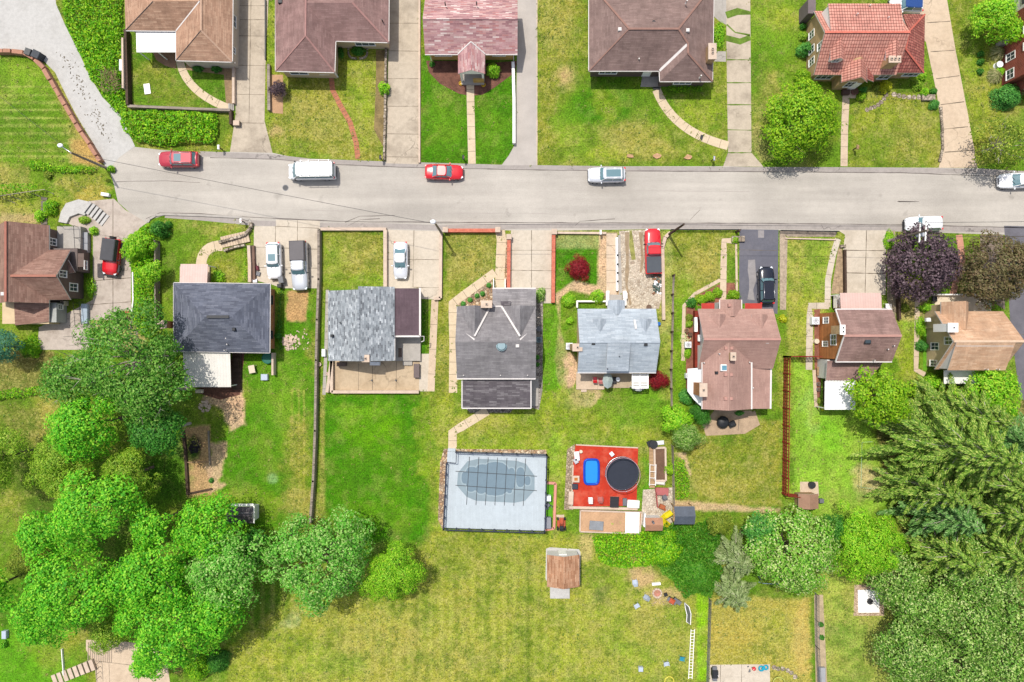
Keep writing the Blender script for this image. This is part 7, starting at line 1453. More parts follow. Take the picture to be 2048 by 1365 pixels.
# stepping stones
def stones(pts, r, label, mat=None, name='stepping_stones'):
    mb = MB()
    for i, q in enumerate(pts): x, y, _ = W(*q); g = random.Random(i); mb.prism([(x + math.cos(a) * r * g.uniform(.8, 1.1), y + math.sin(a) * r * g.uniform(.8, 1.1)) for a in [k * 1.05 for k in range(6)]], 0, .045)
    return solo(name, mb, mat or stone_wall, label, 'stones')
stones([(1772, 190), (1768, 198), (1762, 205), (1756, 210), (1749, 214), (1742, 217), (1734, 220)], .3, 'arc of stepping stones curving from the golden bush'); stones([(1788, 189), (1798, 192), (1808, 194), (1818, 195), (1828, 195), (1838, 195)], .34, 'row of edging stones across the lawn below the east wing')
stones([(1548, 1335), (1556, 1338), (1566, 1338), (1575, 1341), (1583, 1346), (1590, 1354)], .32, 'curved row of pale stepping stones right of the small patio')
blockwall([(1880, 215), (1883, 260), (1884, 300), (1878, 325)], .3, .25, stone_wall, 'line of rough pale edging stones left of the curved driveway', .45); box(1858, 195, 1.6, .7, .4, stone_wall, 'stone_planter', 'rough stone slab planter in the garden corner of the red-roofed house', 'planter')
# west stairs
st = MB(); stc = [(183, 414), (190, 418), (196, 423), (202, 428), (208, 434), (214, 439)]
for i, q in enumerate(stc): a_ = W(q[0] + 3, q[1] - 8); b_ = W(q[0] - 12, q[1] + 12); st.bar((a_[0], a_[1], .45 - i * .08), (b_[0], b_[1], .45 - i * .08), .34, .12)
solo('concrete_stairs', st, conc_white, 'flight of pale concrete stairs curving down to the left house', 'stairs')
mb = MB(); mb.prism(w2([(125, 425), (135, 408), (160, 400), (178, 404), (186, 412), (172, 432), (160, 428), (142, 435), (136, 448), (120, 445)]), 0, .3); solo('stair_landing', mb, conc_white, 'rounded concrete landing at the top of the pale stairs', 'landing')
st = MB()
for i in range(8): x, y, _ = W(89, 398 + i * 7); st.rbox(x, y, 0, .75, .36, .1, R_(rnd.uniform(-8, 8)), 0, .02)
solo('stone_steps', st, plain('dark_slab', c(128, 120, 110), .9, .2), 'column of dark slab steps on the west slope above the left house', 'steps')
wallseg([(267, 545), (268, 600), (265, 625)], .14, .5, white, 'thin white edging rail beside the overgrown hedge', 'edging', 'edging')
mb = MB()
for a_, b_ in (((146, 606), (150, 650)), ((158, 604), (163, 650)), ((148, 628), (160, 628))): mb.tube([W(*a_, .9), W(*b_, .9)], .03, 5)
for q in ((146, 606), (150, 650), (158, 604), (163, 650), (148, 628)): mb.tube([W(*q, .9), (*W(*q, .9)[:2], 0)], .025, 5)
solo('handrail', mb, dark_metal, 'dark pipe handrail behind the left house', 'railing'); box(168, 628, .75, 2.4, .5, plain('pale_blue_step', c(170, 186, 200), .6, .1), 'step_block', 'long pale blue-grey block beside the dark pipe handrail', 'block')
def mower(px, py, rot, label, bodyc):
    x, y, _ = W(px, py, .5); th = Th('lawn_tractor', label, 'mower', (x, y, 0), None, R_(rot)); m2 = MB(); m2.rbox(.45, 0, .35, .8, .5, .45, 0, 0, .1); th.part('bonnet', m2, bodyc); m2 = MB(); m2.rbox(0, 0, .12, .9, 1.0, .16, 0, 0, .04); th.part('mower_deck', m2, bodyc)
    m2 = MB(); m2.rbox(-.35, 0, .5, .45, .5, .12, 0, 0, .04); m2.rbox(-.6, 0, .6, .1, .48, .35, 0, 0, .03); th.part('seat', m2, blackp); m2 = MB(); m2.ring(.12, 0, .82, .18, .02, 16); th.part('steering_wheel', m2, blackp)
    for u, v_, r_ in ((.65, .42, .18), (.65, -.42, .18), (-.5, .45, .26), (-.5, -.45, .26)): m2 = MB(); m2.tube([(u, v_ - .09, r_), (u, v_ + .09, r_)], r_, 12); th.part('wheel', m2, rubber)
orange = paint('machine_orange', c(200, 92, 56)); mower(1123, 1050, 90, 'reddish-brown lawn tractor parked at the corner of the pool deck', orange); mower(249, 630, 0, 'small red mower among plants at the end of the jeep parking', paint('machine_red', c(190, 72, 58)))
# ---------------------------------------------------------------- back garden things
# covered pool
th = Th('pool_deck', 'pale blue-grey raised pool deck with dark railing in the middle back garden', 'pool deck', W(990, 980))
dk = boards('composite_deck', c(198, 209, 216), .15, 'Y', .8, .06); dz = .6
D0, D1, D2, D3 = [W(q[0], q[1], dz)[:2] for q in ((895, 904), (1093, 910), (1089, 1062), (888, 1056))]
mb = MB(); mb.prism([D0, D1, D2, D3], 0, dz); th.part('deck', mb, dk)
rm = plain('dark_blue_rail', c(50, 56, 76), .5, .1)
for nm, a_, b_, k_ in (('n', (913, 903), (1093, 909), 6), ('e', (1093, 909), (1089, 1062), 6), ('s', (1089, 1062), (888, 1056), 8), ('w', (888, 1056), (894, 926), 6)):
    mb = MB(); A, B = Vector(W(*a_, dz)), Vector(W(*b_, dz)); mb.bar((A.x, A.y, dz + .95), (B.x, B.y, dz + .95), .12, .07); mb.bar((A.x, A.y, dz + .12), (B.x, B.y, dz + .12), .05, .05)
    n_ = int((B - A).length / .22)
    for j in range(n_): p = A.lerp(B, (j + .5) / n_); mb.box(p.x - .012, p.y - .012, dz + .12, p.x + .012, p.y + .012, dz + .92)
    rl_ = th.part('railing', mb, rm)
    for j in range(k_ + 1): p = A.lerp(B, j / k_); m2 = MB(); m2.box(p.x - .07, p.y - .07, dz, p.x + .07, p.y + .07, dz + 1.05); th.part('rail_post', m2, rm, rl_)
mb = MB()
for i in range(6): mb.box(X(896), Y(905 + i * 3.3), 0, X(911), Y(897 + i * 3.3 - 0), .15 + i * .075)
th.part('stairs', mb, dk); mb = MB(); mb.bar(W(894, 925, 1.4), W(912, 927, 1.4), .08, .06); mb.bar(W(912, 927, 1.4), W(913, 903, 1.4), .08, .06); th.part('stair_rail', mb, rm)
cover = [(916, 946), (935, 923), (957, 918), (1032, 922), (1052, 928), (1069, 952), (1069, 981), (1050, 1002), (1029, 1006), (952, 1002), (933, 994), (914, 972)]
th2 = Th('pool_cover', 'grey-blue safety cover with dark straps stretched over the oval pool', 'pool cover', W(990, 960, dz)); cz = dz + .03
tcm = NT('pool_cover_fabric', .6, .25); k = tcm.mul(tcm.ramp(tcm.noise(.9, 4, tcm.pos), [(.3, .9), (.7, 1.06)]), c(144, 162, 171)); tcm.done(k)
mb = MB(); mb.prism([W(*q, cz)[:2] for q in cover], dz + .004, cz); th2.part('fabric', mb, tcm.m)
wet = plain('wet_patch', c(126, 147, 160), .15, .06); ringm = plain('water_mark', c(160, 178, 186), .6, .06)
pud = [(991, 938 + 20, 30, 34), (944, 947, 12, 13), (965, 940, 13, 11), (1023, 958, 8, 22), (1041, 955, 9, 20), (1055, 962, 6, 9), (930, 956, 7, 12), (942, 977, 8, 7), (962, 979, 9, 9), (981, 982, 10, 9), (1000, 979, 10, 9), (1019, 981, 5, 6), (957, 962, 26, 20)]
for i, (a_, b_, u, v) in enumerate(pud):
    mb = MB(); p = [W(a_ + (u + 2.2) * abs(math.cos(t_)) ** .8 * math.copysign(1, math.cos(t_)), b_ + (v + 2.2) * abs(math.sin(t_)) ** .8 * math.copysign(1, math.sin(t_)), cz)[:2] for t_ in [j * .3927 for j in range(16)]]
    mb.prism(p, cz, cz + .003 + i * .0001, 0, False); p = [W(a_ + u * abs(math.cos(t_)) ** .8 * math.copysign(1, math.cos(t_)), b_ + v * abs(math.sin(t_)) ** .8 * math.copysign(1, math.sin(t_)), cz)[:2] for t_ in [j * .3927 for j in range(16)]]; mb.prism(p, cz, cz + .006 + i * .0001, 1, False); th2.part('puddle', mb, [ringm, wet])
for i in range(7): a_, b_ = W(939 + i * 18.7, 914 + i * .6, cz + .02), W(933 + i * 18.9, 1010 + i * .4, cz + .02); mb = MB(); mb.bar(a_, b_, .06, .015); th2.part('strap', mb, dark_metal)
for y0_, y1_ in ((943, 953), (971, 982)): mb = MB(); mb.bar(W(911, y0_, cz + .036), W(1074, y1_, cz + .036), .06, .012); th2.part('strap', mb, dark_metal)
wallseg([(1094, 966), (1111, 967), (1108, 1057), (1090, 1060)], .3, .25, plain('pink_pavers', c(226, 158, 140), .9, .1), 'U-shaped pink paver edging attached to the pool deck side', 'edging', 'edging'); sheet('turf', [(1093, 969), (1107, 969), (1104, 1055), (1092, 1055)], plain('green_turf', c(96, 168, 30), .95, .15), .010)
box(1097, 998, .6, .65, .9, plastic_w, 'pump_box', 'white pool equipment box by the deck side', 'pump'); box(1096, 1047, .75, 1.35, .8, plain('grey_bench', c(150, 152, 160), .6, .1), 'storage_box', 'grey storage box in the paver corner by the pool deck', 'storage box')
mb = MB(); x, y, _ = W(1096, 1011, .5); mb.cyl(x, y, 0, .5, .28, .22, 12); mb.tube([(x + .2, y, .4), (x + .5, y - .1, .3), (x + .45, y - .4, .15)], .05, 6); mb.cyl(x - .1, y - .4, 0, .35, .18, None, 10); solo('pool_pump', mb, greyp, 'grey pool filter pump with hose under the white box', 'pump')
# red deck with trampoline and paddling pool
th = Th('red_patio', 'low bright red patio platform with pale left-over paint in the back garden', 'patio', W(1210, 950))
tr_ = NT('red_paint_floor', .8, .3); k = tr_.mix(tr_.ramp(tr_.noise(.55, 6, tr_.pos, .7), [(.46, 0), (.66, .75)]), c(198, 54, 28), c(222, 110, 84)); k = tr_.mul(k, tr_.ramp(tr_.noise(3, 4, tr_.pos), [(.35, .85), (.65, 1.05)])); tr_.done(k)
mb = MB(); mb.prism(w2([(1151, 889), (1276, 895), (1273, 1002), (1262, 1012), (1146, 1013), (1146, 930)]), 0, .12); th.part('floor', mb, tr_.m); mb = MB(); mb.bar(W(1152, 890, .08), W(1276, 896, .08), .14, .16); mb.bar(W(1146, 930, .08), W(1143, 1012, .08), .16, .18); mb.bar(W(1138, 1015, .08), W(1275, 1018, .08), .3, .22); th.part('edging', mb, wallcap)
x, y, _ = W(1244, 947, .8); th = Th('trampoline', 'big round black trampoline with net cage on the red patio', 'trampoline', (x, y, 0)); mb = MB(); mb.ring(x, y, .8, 1.98, .05, 36); th.part('frame', mb, chrome); mb = MB(); mb.cyl(x, y, .77, .79, 1.7, None, 36); th.part('jump_mat', mb, plain('trampoline_mat', c(46, 52, 66), .7, .1))
mb = MB(); n_ = 48; o_ = [(x + 1.98 * math.cos(2 * math.pi * i / n_), y + 1.98 * math.sin(2 * math.pi * i / n_), .86) for i in range(n_)]; i_ = [(x + 1.68 * math.cos(2 * math.pi * i / n_), y + 1.68 * math.sin(2 * math.pi * i / n_), .84) for i in range(n_)]; mb.mesh(o_ + i_, [(i, (i + 1) % n_, n_ + (i + 1) % n_, n_ + i) for i in range(n_)]); th.part('spring_pad', mb, plain('pad_navy', c(40, 46, 62), .6, .1))
mb = MB(); mb.ring(x - .12, y + .12, 2.35, 2.0, .035, 36); th.part('top_hoop', mb, plain('hoop_pink', c(200, 160, 168), .5, .05))
for i in range(8): a = i * .785 + .2; mb = MB(); mb.tube([(x + 2.03 * math.cos(a), y + 2.03 * math.sin(a), 0), (x + 2.03 * math.cos(a), y + 2.03 * math.sin(a), 1.4), (x - .1 + 2.0 * math.cos(a), y + .1 + 2.0 * math.sin(a), 2.35)], .035, 6); th.part('net_pole', mb, chrome)
mb = MB()
for i in range(72): a = i * 2 * math.pi / 72; mb.tube([(x + 1.95 * math.cos(a), y + 1.95 * math.sin(a), .86), (x - .1 + 2.0 * math.cos(a), y + .1 + 2.0 * math.sin(a), 2.35)], .007, 3)
for z_ in (1.2, 1.6, 2.0): mb.ring(x - .05, y + .05, z_, 1.99, .006, 36, 0, 3)
th.part('net', mb, blackp)
box(1224, 909, .45, .5, .5, plastic_w, 'step_stool', 'white step stool beside the trampoline', 'stool', 40)
x, y, _ = W(1183, 944, .3); blue = plain('pool_blue', c(20, 110, 226), .35, .06); th = Th('paddling_pool', 'rectangular bright blue inflatable paddling pool on the red patio', 'paddling pool', (x, y, 0)); mb = MB()
pr = [(x + 1.0 * abs(math.cos(t_)) ** .4 * math.copysign(1, math.cos(t_)) * .88, y + 1.5 * abs(math.sin(t_)) ** .4 * math.copysign(1, math.sin(t_))) for t_ in [i * 2 * math.pi / 32 for i in range(33)]]; mb.tube([(a, b, .33) for a, b in pr], .14, 8, 0, False); th.part('rim', mb, plain('pool_rim_blue', c(16, 76, 200), .3, .05)); mb = MB(); mb.prism(pr[:-1], .12, .26); th.part('water', mb, NT('pool_water', .08, .6).done(c(40, 150, 240)))
def chair(px, py, rot, label, mat, fr=None, z=0.0, group='garden chairs on the lawn', name='garden_chair'):
    x, y, _ = W(px, py, z + .5); th = Th(name, label, 'chair', (x, y, z), group, R_(rot)); m2 = MB(); m2.rbox(0, 0, .38, .52, .52, .05, 0, 0, .015); th.part('seat', m2, mat); m2 = MB(); m2.mesh([(-.26, -.25, .42), (-.26, .25, .42), (-.42, .24, .88), (-.42, -.24, .88), (-.22, -.25, .42), (-.22, .25, .42), (-.38, .24, .9), (-.38, -.24, .9)], [(0, 1, 2, 3), (7, 6, 5, 4), (0, 4, 5, 1), (1, 5, 6, 2), (2, 6, 7, 3), (3, 7, 4, 0)]); th.part('backrest', m2, mat)
    for s_ in (-1, 1): m2 = MB(); m2.rbox(-.02, s_ * .29, .6, .5, .07, .04, 0, 0, .01); th.part('armrest', m2, fr or mat)
    for a_ in (-.22, .22):
        for b_ in (-.25, .25): m2 = MB(); m2.tube([(a_, b_, .4), (a_ * 1.15, b_ * 1.15, 0)], .025, 6); th.part('leg', m2, fr or mat)
blueg = plain('pale_blue_plastic', c(196, 208, 226), .4, .05)
for q in (((1270, 1165), 100, 'pale plastic chair nearest the dense reeds on the ladder lawn'), ((1292, 1195), 150, 'grey plastic chair leaning towards the stone fire ring'), ((1274, 1213), -60, 'pale plastic chair left of the fire ring, lower one'), ((1333, 1329), -80, 'pale plastic chair between square stool and blue folding chair')): chair(*q[0], q[1], q[2], blueg if 'grey' not in q[2] else plain('grey_chair', c(170, 180, 194), .4, .05))
box(1282, 1340, .55, .55, .45, blueg, 'stool', 'small square pale stool on the lower ladder lawn', 'stool'); chair(1364, 1319, -100, 'wide turquoise folding chair beside the ladder', plain('turquoise_fabric', c(44, 150, 180), .7, .1), plain('teal_frame', c(90, 170, 150), .5, .1))
def gset(px, py, r, n, label, name, cat, mat, m2_=None, h=.4):
    x, y, _ = W(px, py); mb = MB()
    for i in range(n): a = i * 2 * math.pi / n; mb.rbox(x + math.cos(a) * r, y + math.sin(a) * r, 0, r * 5.6 / n, .2, h, a + 1.57, 0, .04)
    mb.cyl(x, y, 0, .05, r * .85, None, 16, 1); return solo(name, mb, [mat, m2_ or soil], label, cat)
gset(1314, 1186, .5, 10, 'round fire ring of pale stones with red-brown bed', 'fire_ring', 'fire ring', wallcap, plain('ember_soil', c(200, 140, 120), .9, .2), .25)
box(1313, 1169, 1.05, .3, .4, white, 'bench', 'short white bench above the stone fire ring', 'bench', 5)
th = Th('ladder', 'long pale aluminium ladder lying on the lawn beside the lime strip of grass', 'ladder', W(1384, 1310)); a0, a1, b0, b1 = (1382, 1259), (1389, 1259), (1377, 1358), (1384, 1358)
for p_, q_ in ((a0, b0), (a1, b1)): m2 = MB(); m2.bar(W(*p_, .08), W(*q_, .08), .07, .1); th.part('stile', m2, white)
for i in range(17): u = (i + .5) / 17; m2 = MB(); m2.bar(W(a0[0] + (b0[0] - a0[0]) * u, a0[1] + 99 * u, .08), W(a1[0] + (b1[0] - a1[0]) * u, a1[1] + 99 * u, .08), .05, .05); th.part('rung', m2, white)
mb = MB(); kp = [(1369, 1208), (1374, 1212), (1379, 1222), (1381, 1236), (1380, 1250)]
outl = [(1369, 1206), (1378, 1214), (1382, 1228), (1381, 1250), (1373, 1244), (1374, 1230), (1371, 1218)]; mb.prism([W(*q, .3)[:2] for q in outl], 0, .3, 0); mb.tube([W(*q, .32) for q in outl + outl[:1]], .05, 6, 1); solo('canoe', mb, [plain('boat_grey', c(90, 96, 86), .6, .2), white], 'small dark boat-shaped shell with white rim lying near the ladder', 'boat')
def grill(px, py, rot, label, colr=None, w=1.1, d=.6, name='barbecue', z=0.0, group=None):
    x, y, _ = W(px, py, z + .9); th = Th(name, label, 'barbecue', (x, y, z), group, R_(rot)); m2 = MB(); m2.rbox(0, 0, .1, w * .55, d * .8, .7, 0, 0, .02); th.part('cabinet', m2, blackp); m2 = MB(); m2.rbox(0, 0, .8, w * .6, d, .32, 0, 0, .12); th.part('lid', m2, colr or blackp)
    for s_ in (-1, 1): m2 = MB(); m2.rbox(s_ * w * .42, 0, .82, w * .24, d * .8, .04); th.part('side_shelf', m2, greyp)
    m2 = MB(); m2.tube([(-w * .22, -d * .55, .95), (w * .22, -d * .55, .95)], .025, 6); th.part('handle', m2, chrome)
grill(1344, 1203, -30, 'orange-lidded machine among dark clutter by the reed thicket', orange); box(1355, 1204, 1.0, .5, .5, blackp, 'garden_cart', 'dark overturned cart beside the orange-lidded machine', 'cart', -35, lid=greyp); box(1332, 1191, .45, .35, .35, blackp, 'bucket', 'dark bucket by the fire ring', 'bucket', 20)
grill(1430, 1349, 90, 'long black covered barbecue on the small bottom patio', w=1.6, d=.7); mb = MB(); x, y, _ = W(1508, 1338, .2); mb.ell(x, y, .22, .24, .24, .22, 12); solo('ball', mb, rd, 'red ball on the pale bottom patio', 'ball'); mb = MB(); x, y, _ = W(1528, 1339, .3); mb.ring(x - .25, y, .12, .28, .1, 14); mb.ring(x + .3, y + .12, .12, .25, .09, 14); mb.rbox(x, y, .02, .5, .3, .25, .5, 0, .05); solo('water_toy', mb, plain('toy_blue', c(30, 170, 200), .4, .1), 'turquoise water toy at the corner of the bottom patio', 'toy')
mb = MB(); x, y, _ = W(1499, 1340, .15)
for i in range(5): mb.rbox(x + rnd.uniform(-.4, .4), y + rnd.uniform(-.35, .35), .0, .2, .12, .12, rnd.uniform(0, 3), 0, .02)
solo('toy_pile', mb, greyp, 'scatter of small grey toys left of the red ball', 'toys'); mb = MB(); x, y, _ = W(1339, 1362, .2); mb.ring(x, y - .1, .12, .55, .07, 18); solo('hoop', mb, plain('yellow_plastic', c(230, 220, 90), .4, .05), 'pale yellow hoop at the bottom edge near the ladder', 'hoop')
mb = MB(); x, y, _ = W(1558, 1363, .6); mb.ring(x, y - .2, .6, .7, .04, 18); 
for i in range(4): a = i * 1.57 + .5; mb.tube([(x + .7 * math.cos(a), y - .2 + .7 * math.sin(a), .6), (x + .4 * math.cos(a), y - .2 + .4 * math.sin(a), 0)], .03, 5)
solo('wire_table', mb, plain('lime_metal', c(200, 214, 110), .5, .05), 'pale green wire table cut by the bottom edge', 'table')
# sheds
def shed(name, px0, py0, px1, py1, ze, zr, axis, rm_, wm, label, cap=None, dr=None):
    th = Th(name, label, 'shed', W((px0 + px1) / 2, (py0 + py1) / 2)); x0, x1, y0, y1 = X(px0, ze), X(px1, ze), Y(py1, ze), Y(py0, ze); groof(th, x0, x1, y0, y1, ze, zr, axis, rm_, wm, oh=.15, t=.08, cap=cap)
    if dr: door(th, dr, (x0 + x1) / 2, (y1 - .15) if dr == 'N' else (y0 + .15), .95, .1, 1.85)
    return th
th = shed('garden_shed', 1094, 1110, 1159, 1174, 2.2, 3.0, 'y', shingle('shed_shingle', [c(170, 122, 92), c(198, 150, 118), c(214, 172, 140)]), whitesid, 'small shed with tan-brown gable roof standing alone on the lower lawn', dr='N'); m2 = MB(); m2.box(X(1100), Y(1196), 0, X(1139), Y(1168), .25); th.part('ramp', m2, conc_white)
sheet('shed_base', [(1092, 1098), (1100, 1095), (1158, 1099), (1161, 1105), (1160, 1170), (1096, 1166), (1091, 1158)], conc_white, .010)
th = shed('garden_shed', 456, 1014, 508, 1047, 2.0, 2.5, 'x', sh_dgrey2, whitesid, 'dark-roofed shed with white trim half hidden by the bright maples', None, 'N'); strip(th, 'trim', [W(508, 1012, 2.1), W(508, 1047, 2.1)], white, .14, .1); strip(th, 'trim', [W(460, 1010, 2.1), W(507, 1010, 2.1)], white, .25, .08)
shed('playhouse', 1290, 1036, 1325, 1062, 1.9, 2.3, 'x', plain('brown_sheet', c(186, 138, 110), .8, .15), whitesid, 'small brown-roofed shed with a roof vent beside the yellow slide'); x, y, _ = W(1307, 1046, 2.5); m2 = MB(); m2.cyl(x, y, 2.1, 2.6, .16, .12, 12); solo('shed_vent', m2, greyp, 'grey vent pipe on the brown shed roof', 'vent')
shed('garden_shed', 1597, 988, 1637, 1018, 1.6, 2.0, 'y', plain('shed_brown', c(168, 132, 110), .85, .15), wood_tan, 'tiny brown-roofed shed at the bottom end of the red lattice fence')
th = Th('play_tower', 'play tower under a dark grey tarpaulin beside the yellow slide', 'play tower', W(1368, 1030)); x0, x1, y0, y1 = X(1349, 2.4), X(1390, 2.4), Y(1050, 2.4), Y(1014, 2.4); roof(th, 'tarpaulin', plain('tarp_grey', c(92, 100, 112), .6, .2, .8, 5), [[(x0, y0, 2.2), (x1, y0, 2.2), (x1, (y0 + y1) / 2, 2.7), (x0, (y0 + y1) / 2, 2.7)], [(x0, y1, 2.2), (x1, y1, 2.2), (x1, (y0 + y1) / 2, 2.7), (x0, (y0 + y1) / 2, 2.7)]], .05)
for a_ in (x0 + .15, x1 - .15):
    for b_ in (y0 + .15, y1 - .15): m2 = MB(); m2.box(a_ - .06, b_ - .06, 0, a_ + .06, b_ + .06, 2.15); th.part('post', m2, wood_tan)
m2 = MB(); m2.box(x0 + .1, y0 + .1, 1.2, x1 - .1, y1 - .1, 1.3); th.part('platform', m2, wood_tan)
yel = plain('slide_yellow', c(244, 222, 40), .35, .06); th = Th('slide', 'bright yellow plastic slide bending down from the play tower', 'slide', W(1335, 1035)); sp = [W(1343, 1024, 1.35), W(1330, 1032, 1.1), W(1324, 1038, .8), W(1330, 1046, .45), W(1338, 1053, .2)]; m2 = MB()
for i in range(4): m2.bar(sp[i], sp[i + 1], .62, .06)
th.part('chute', m2, yel)
for s_ in (-1, 1):
    m2 = MB(); q_ = []
    for i, p in enumerate(sp): d = (Vector(sp[min(i + 1, 4)]) - Vector(sp[max(i - 1, 0)])).normalized(); q_.append((p[0] - d.y * .33 * s_, p[1] + d.x * .33 * s_, p[2] + .14))
    m2.tube(q_, .07, 6); th.part('side_rail', m2, yel)
# raised beds
def bed(pts, h, label, soilm, wm, w=.22, name='raised_bed'):
    P = [W(q[0], q[1], h)[:2] for q in pts]; th = Th(name, label, 'planter', (*P[0], 0)); m2 = MB(); m2.prism(inset(P, w * .4), 0, h - .12); th.part('soil', m2, soilm); m2 = MB()
    for i in range(len(P)): m2.bar((*P[i], h / 2), (*P[(i + 1) % len(P)], h / 2), w, h)
    th.part('border', m2, wm)
bed([(1309, 897), (1331, 896), (1332, 962), (1310, 962)], .4, 'narrow raised bed of dark soil beside the split garden fence', soil_dark, wallcap); box(1304, 930, .7, 5.6, .12, wood_tan, 'plank_walk', 'pale plank walk along the left side of the narrow raised bed', 'walkway')
bed([(1161, 1022), (1284, 1026), (1280, 1068), (1160, 1064)], .5, 'walled rectangular garden plot of tan soil south of the red patio', soil, wallcap, .14)
box(1265, 1046, 1.7, 2.5, .6, white, 'cold_frame', 'large white flat box at the right end of the walled garden plot', 'cold frame', -1); box(1193, 1052, 1.7, 1.1, .5, plain('grey_tarp', c(150, 154, 160), .7, .2), 'covered_bin', 'grey tarp-covered box inside the walled garden plot', 'box', -4)
for q, l in (((1240, 1046), 'small plant in the walled garden plot beside the white box'), ((1224, 1048), 'sprawling plant in the middle of the walled garden plot')): shrub(*q, 6, 'bright', .4, l, None, .14, z_ if False else .5, 'garden_plant', 'plant')
# red-patio furniture
box(1154, 913, .6, 1.1, .5, plastic_w, 'side_table', 'white table at the upper left edge of the red patio', 'table', 5); mb = MB(); x, y, _ = W(1162, 904, .5)
mb.cyl(x, y, 0, .45, .2, None, 14); solo('bucket', mb, cream, 'round cream bucket next to the white patio table', 'bucket'); box(1152, 923, .5, .6, .5, plain('pale_grey_plastic', c(205, 205, 212), .5, .1), 'folded_chair', 'white folded chair below the white patio table', 'chair', 30)
box(1152, 959, .85, .8, .5, wood_tan, 'fire_table', 'square tan fire table with orange centre on the red patio', 'table', lid=wallcap); m2 = MB(); m2.rbox(*W(1152, 959, .55)[:2], .5, .4, .35, .04, 0, 0, .01); solo('fire_bowl', m2, plain('ember_orange', c(200, 120, 40), .7, .2), 'orange square bowl set into the tan fire table', 'bowl')
box(1150, 974, .7, .65, .5, plain('dark_cube', c(60, 62, 76), .6, .1), 'ottoman', 'dark square seat cube below the fire table', 'seat'); box(1142, 997, .6, 1.6, .4, wallcap, 'bench', 'pale stone bench at the lower left corner of the red patio', 'bench', -3)
for q, m_, l in (((1181, 1000), white, 'patio chair covered by a white cushion at the south edge of the red patio'), ((1201, 999), plain('faded_red', c(196, 112, 106), .7, .12), 'wide faded red seat at the south edge of the red patio')): chair(*q, 90, l, m_, plain('faded_frame', c(190, 130, 122), .6, .1), .12, 'patio seats on the red platform', 'patio_chair')
box(1229, 1005, 1.05, 1.3, .5, wallcap, 'slatted_table', 'black slatted table with pale frame on the red patio edge', 'table', -2, lid=boards('black_slats', c(60, 58, 62), .16, 'X', .5, .2)); box(1250, 1005, .5, .9, .5, greyp, 'storage_box', 'slim grey storage box beside the white chest', 'storage box'); box(1267, 1009, 1.45, .9, .6, white, 'chest', 'wide white lidded chest at the lower right of the red patio', 'chest', -4)
mb = MB(); x, y, _ = W(1307, 889, .6); mb.cyl(x, y, 0, .75, .42, .5, 14); mb.rbox(x - .35, y + .05, .3, .7, .7, .12, .4, 0, .03); solo('kettle_barbecue', mb, blackp, 'dark kettle barbecue at the upper end of the narrow raised bed', 'barbecue')
m2 = MB(); x, y, _ = W(1320, 887, .4); m2.rbox(x, y, 0, 1.1, .5, .25, .1, 0, .1); solo('plastic_sheet', m2, plastic_w, 'crumpled white plastic at the top of the narrow raised bed', 'sheet'); m2 = MB(); x, y, _ = W(1321, 967, .4); m2.rbox(x, y, 0, 1.2, .45, .3, -.1, 0, .12); solo('plastic_sheet', m2, plain('sheet_cream', c(236, 230, 222), .6, .05), 'crumpled cream sheet at the bottom of the narrow raised bed', 'sheet')
mb = MB()
for s_ in (0, .75): mb.bar(W(1300 + s_ * 16, 929, .7), W(1299 + s_ * 16, 972, .7), .06, .06)
for i in range(4): mb.bar(W(1300, 930 + i * 13, .7), W(1312, 931 + i * 13, .7), .05, .05)
for q in ((1300, 930), (1299, 971), (1312, 930), (1311, 971)): mb.tube([W(*q, .7), (*W(*q, .7)[:2], 0)], .03, 5)
solo('metal_frame', mb, white, 'white tubular frame standing on the plank walk', 'frame'); box(1325, 984, 1.5, .9, .5, plain('faded_pink', c(190, 110, 108), .8, .15), 'garden_bench', 'faded red slatted bench below the narrow raised bed', 'bench', -3); wallseg([(1311, 976), (1315, 1015)], .1, .5, plain('faded_pink2', c(180, 96, 92), .8, .1), 'thin faded red plank beside the slatted bench', 'plank', 'plank')
mb = MB(); x, y, _ = W(1325, 1015, .4); mb.rbox(x, y, 0, .7, .55, .45, -.4, 0, .08); mb.cyl(x + .3, y - .3, 0, .3, .16, None, 10); solo('wheelbarrow', mb, plain('rusty', c(186, 104, 66), .7, .2), 'rusty orange wheelbarrow beside the brown-roofed shed', 'wheelbarrow'); chair(1330, 995, 20, 'grey metal garden chair below the faded red bench', greyp, greyp, 0, None); wallseg([(1289, 1026), (1287, 1052)], .16, 1.0, white, 'short white fence beside the brown-roofed shed', 'picket_fence', 'fence')
# pit pad on the right
m2 = MB(); m2.prism(w2([(1715, 1180), (1757, 1179), (1758, 1225), (1716, 1225)]), 0, .12); solo('fire_pit_pad', m2, white, 'square white slab with raised edge at the lower right lawn', 'slab'); gset(1738, 1202, .24, 8, 'small dark round fire bowl in the centre of the white slab', 'fire_bowl', 'fire bowl', dark_metal, blackp, .3); bpy.context.scene.objects['fire_bowl.001' if 'fire_bowl.001' in bpy.data.objects else 'fire_bowl'].location.z = .12
m2 = MB(); x, y, _ = W(1625, 971, .5); m2.cyl(x, y, .01, .5, .36, .42, 16); solo('round_barbecue', m2, blackp, 'round black bowl on the pad above the tiny shed', 'bowl'); box(1644, 1003, .55, .5, .6, greyp, 'generator', 'small grey machine at the right side of the tiny shed', 'machine'); m2 = MB(); x, y, _ = W(1545, 1162, 1.0); m2.tube([(x - 1.5, y, 1.9), (x + 1.2, y - .1, 1.9)], .04, 6)
for s_ in (-1.4, 1.1): m2.tube([(x + s_, y, 1.9), (x + s_ - .1, y + .5, 0)], .035, 6); m2.tube([(x + s_, y, 1.9), (x + s_ + .1, y - .5, 0)], .035, 6)
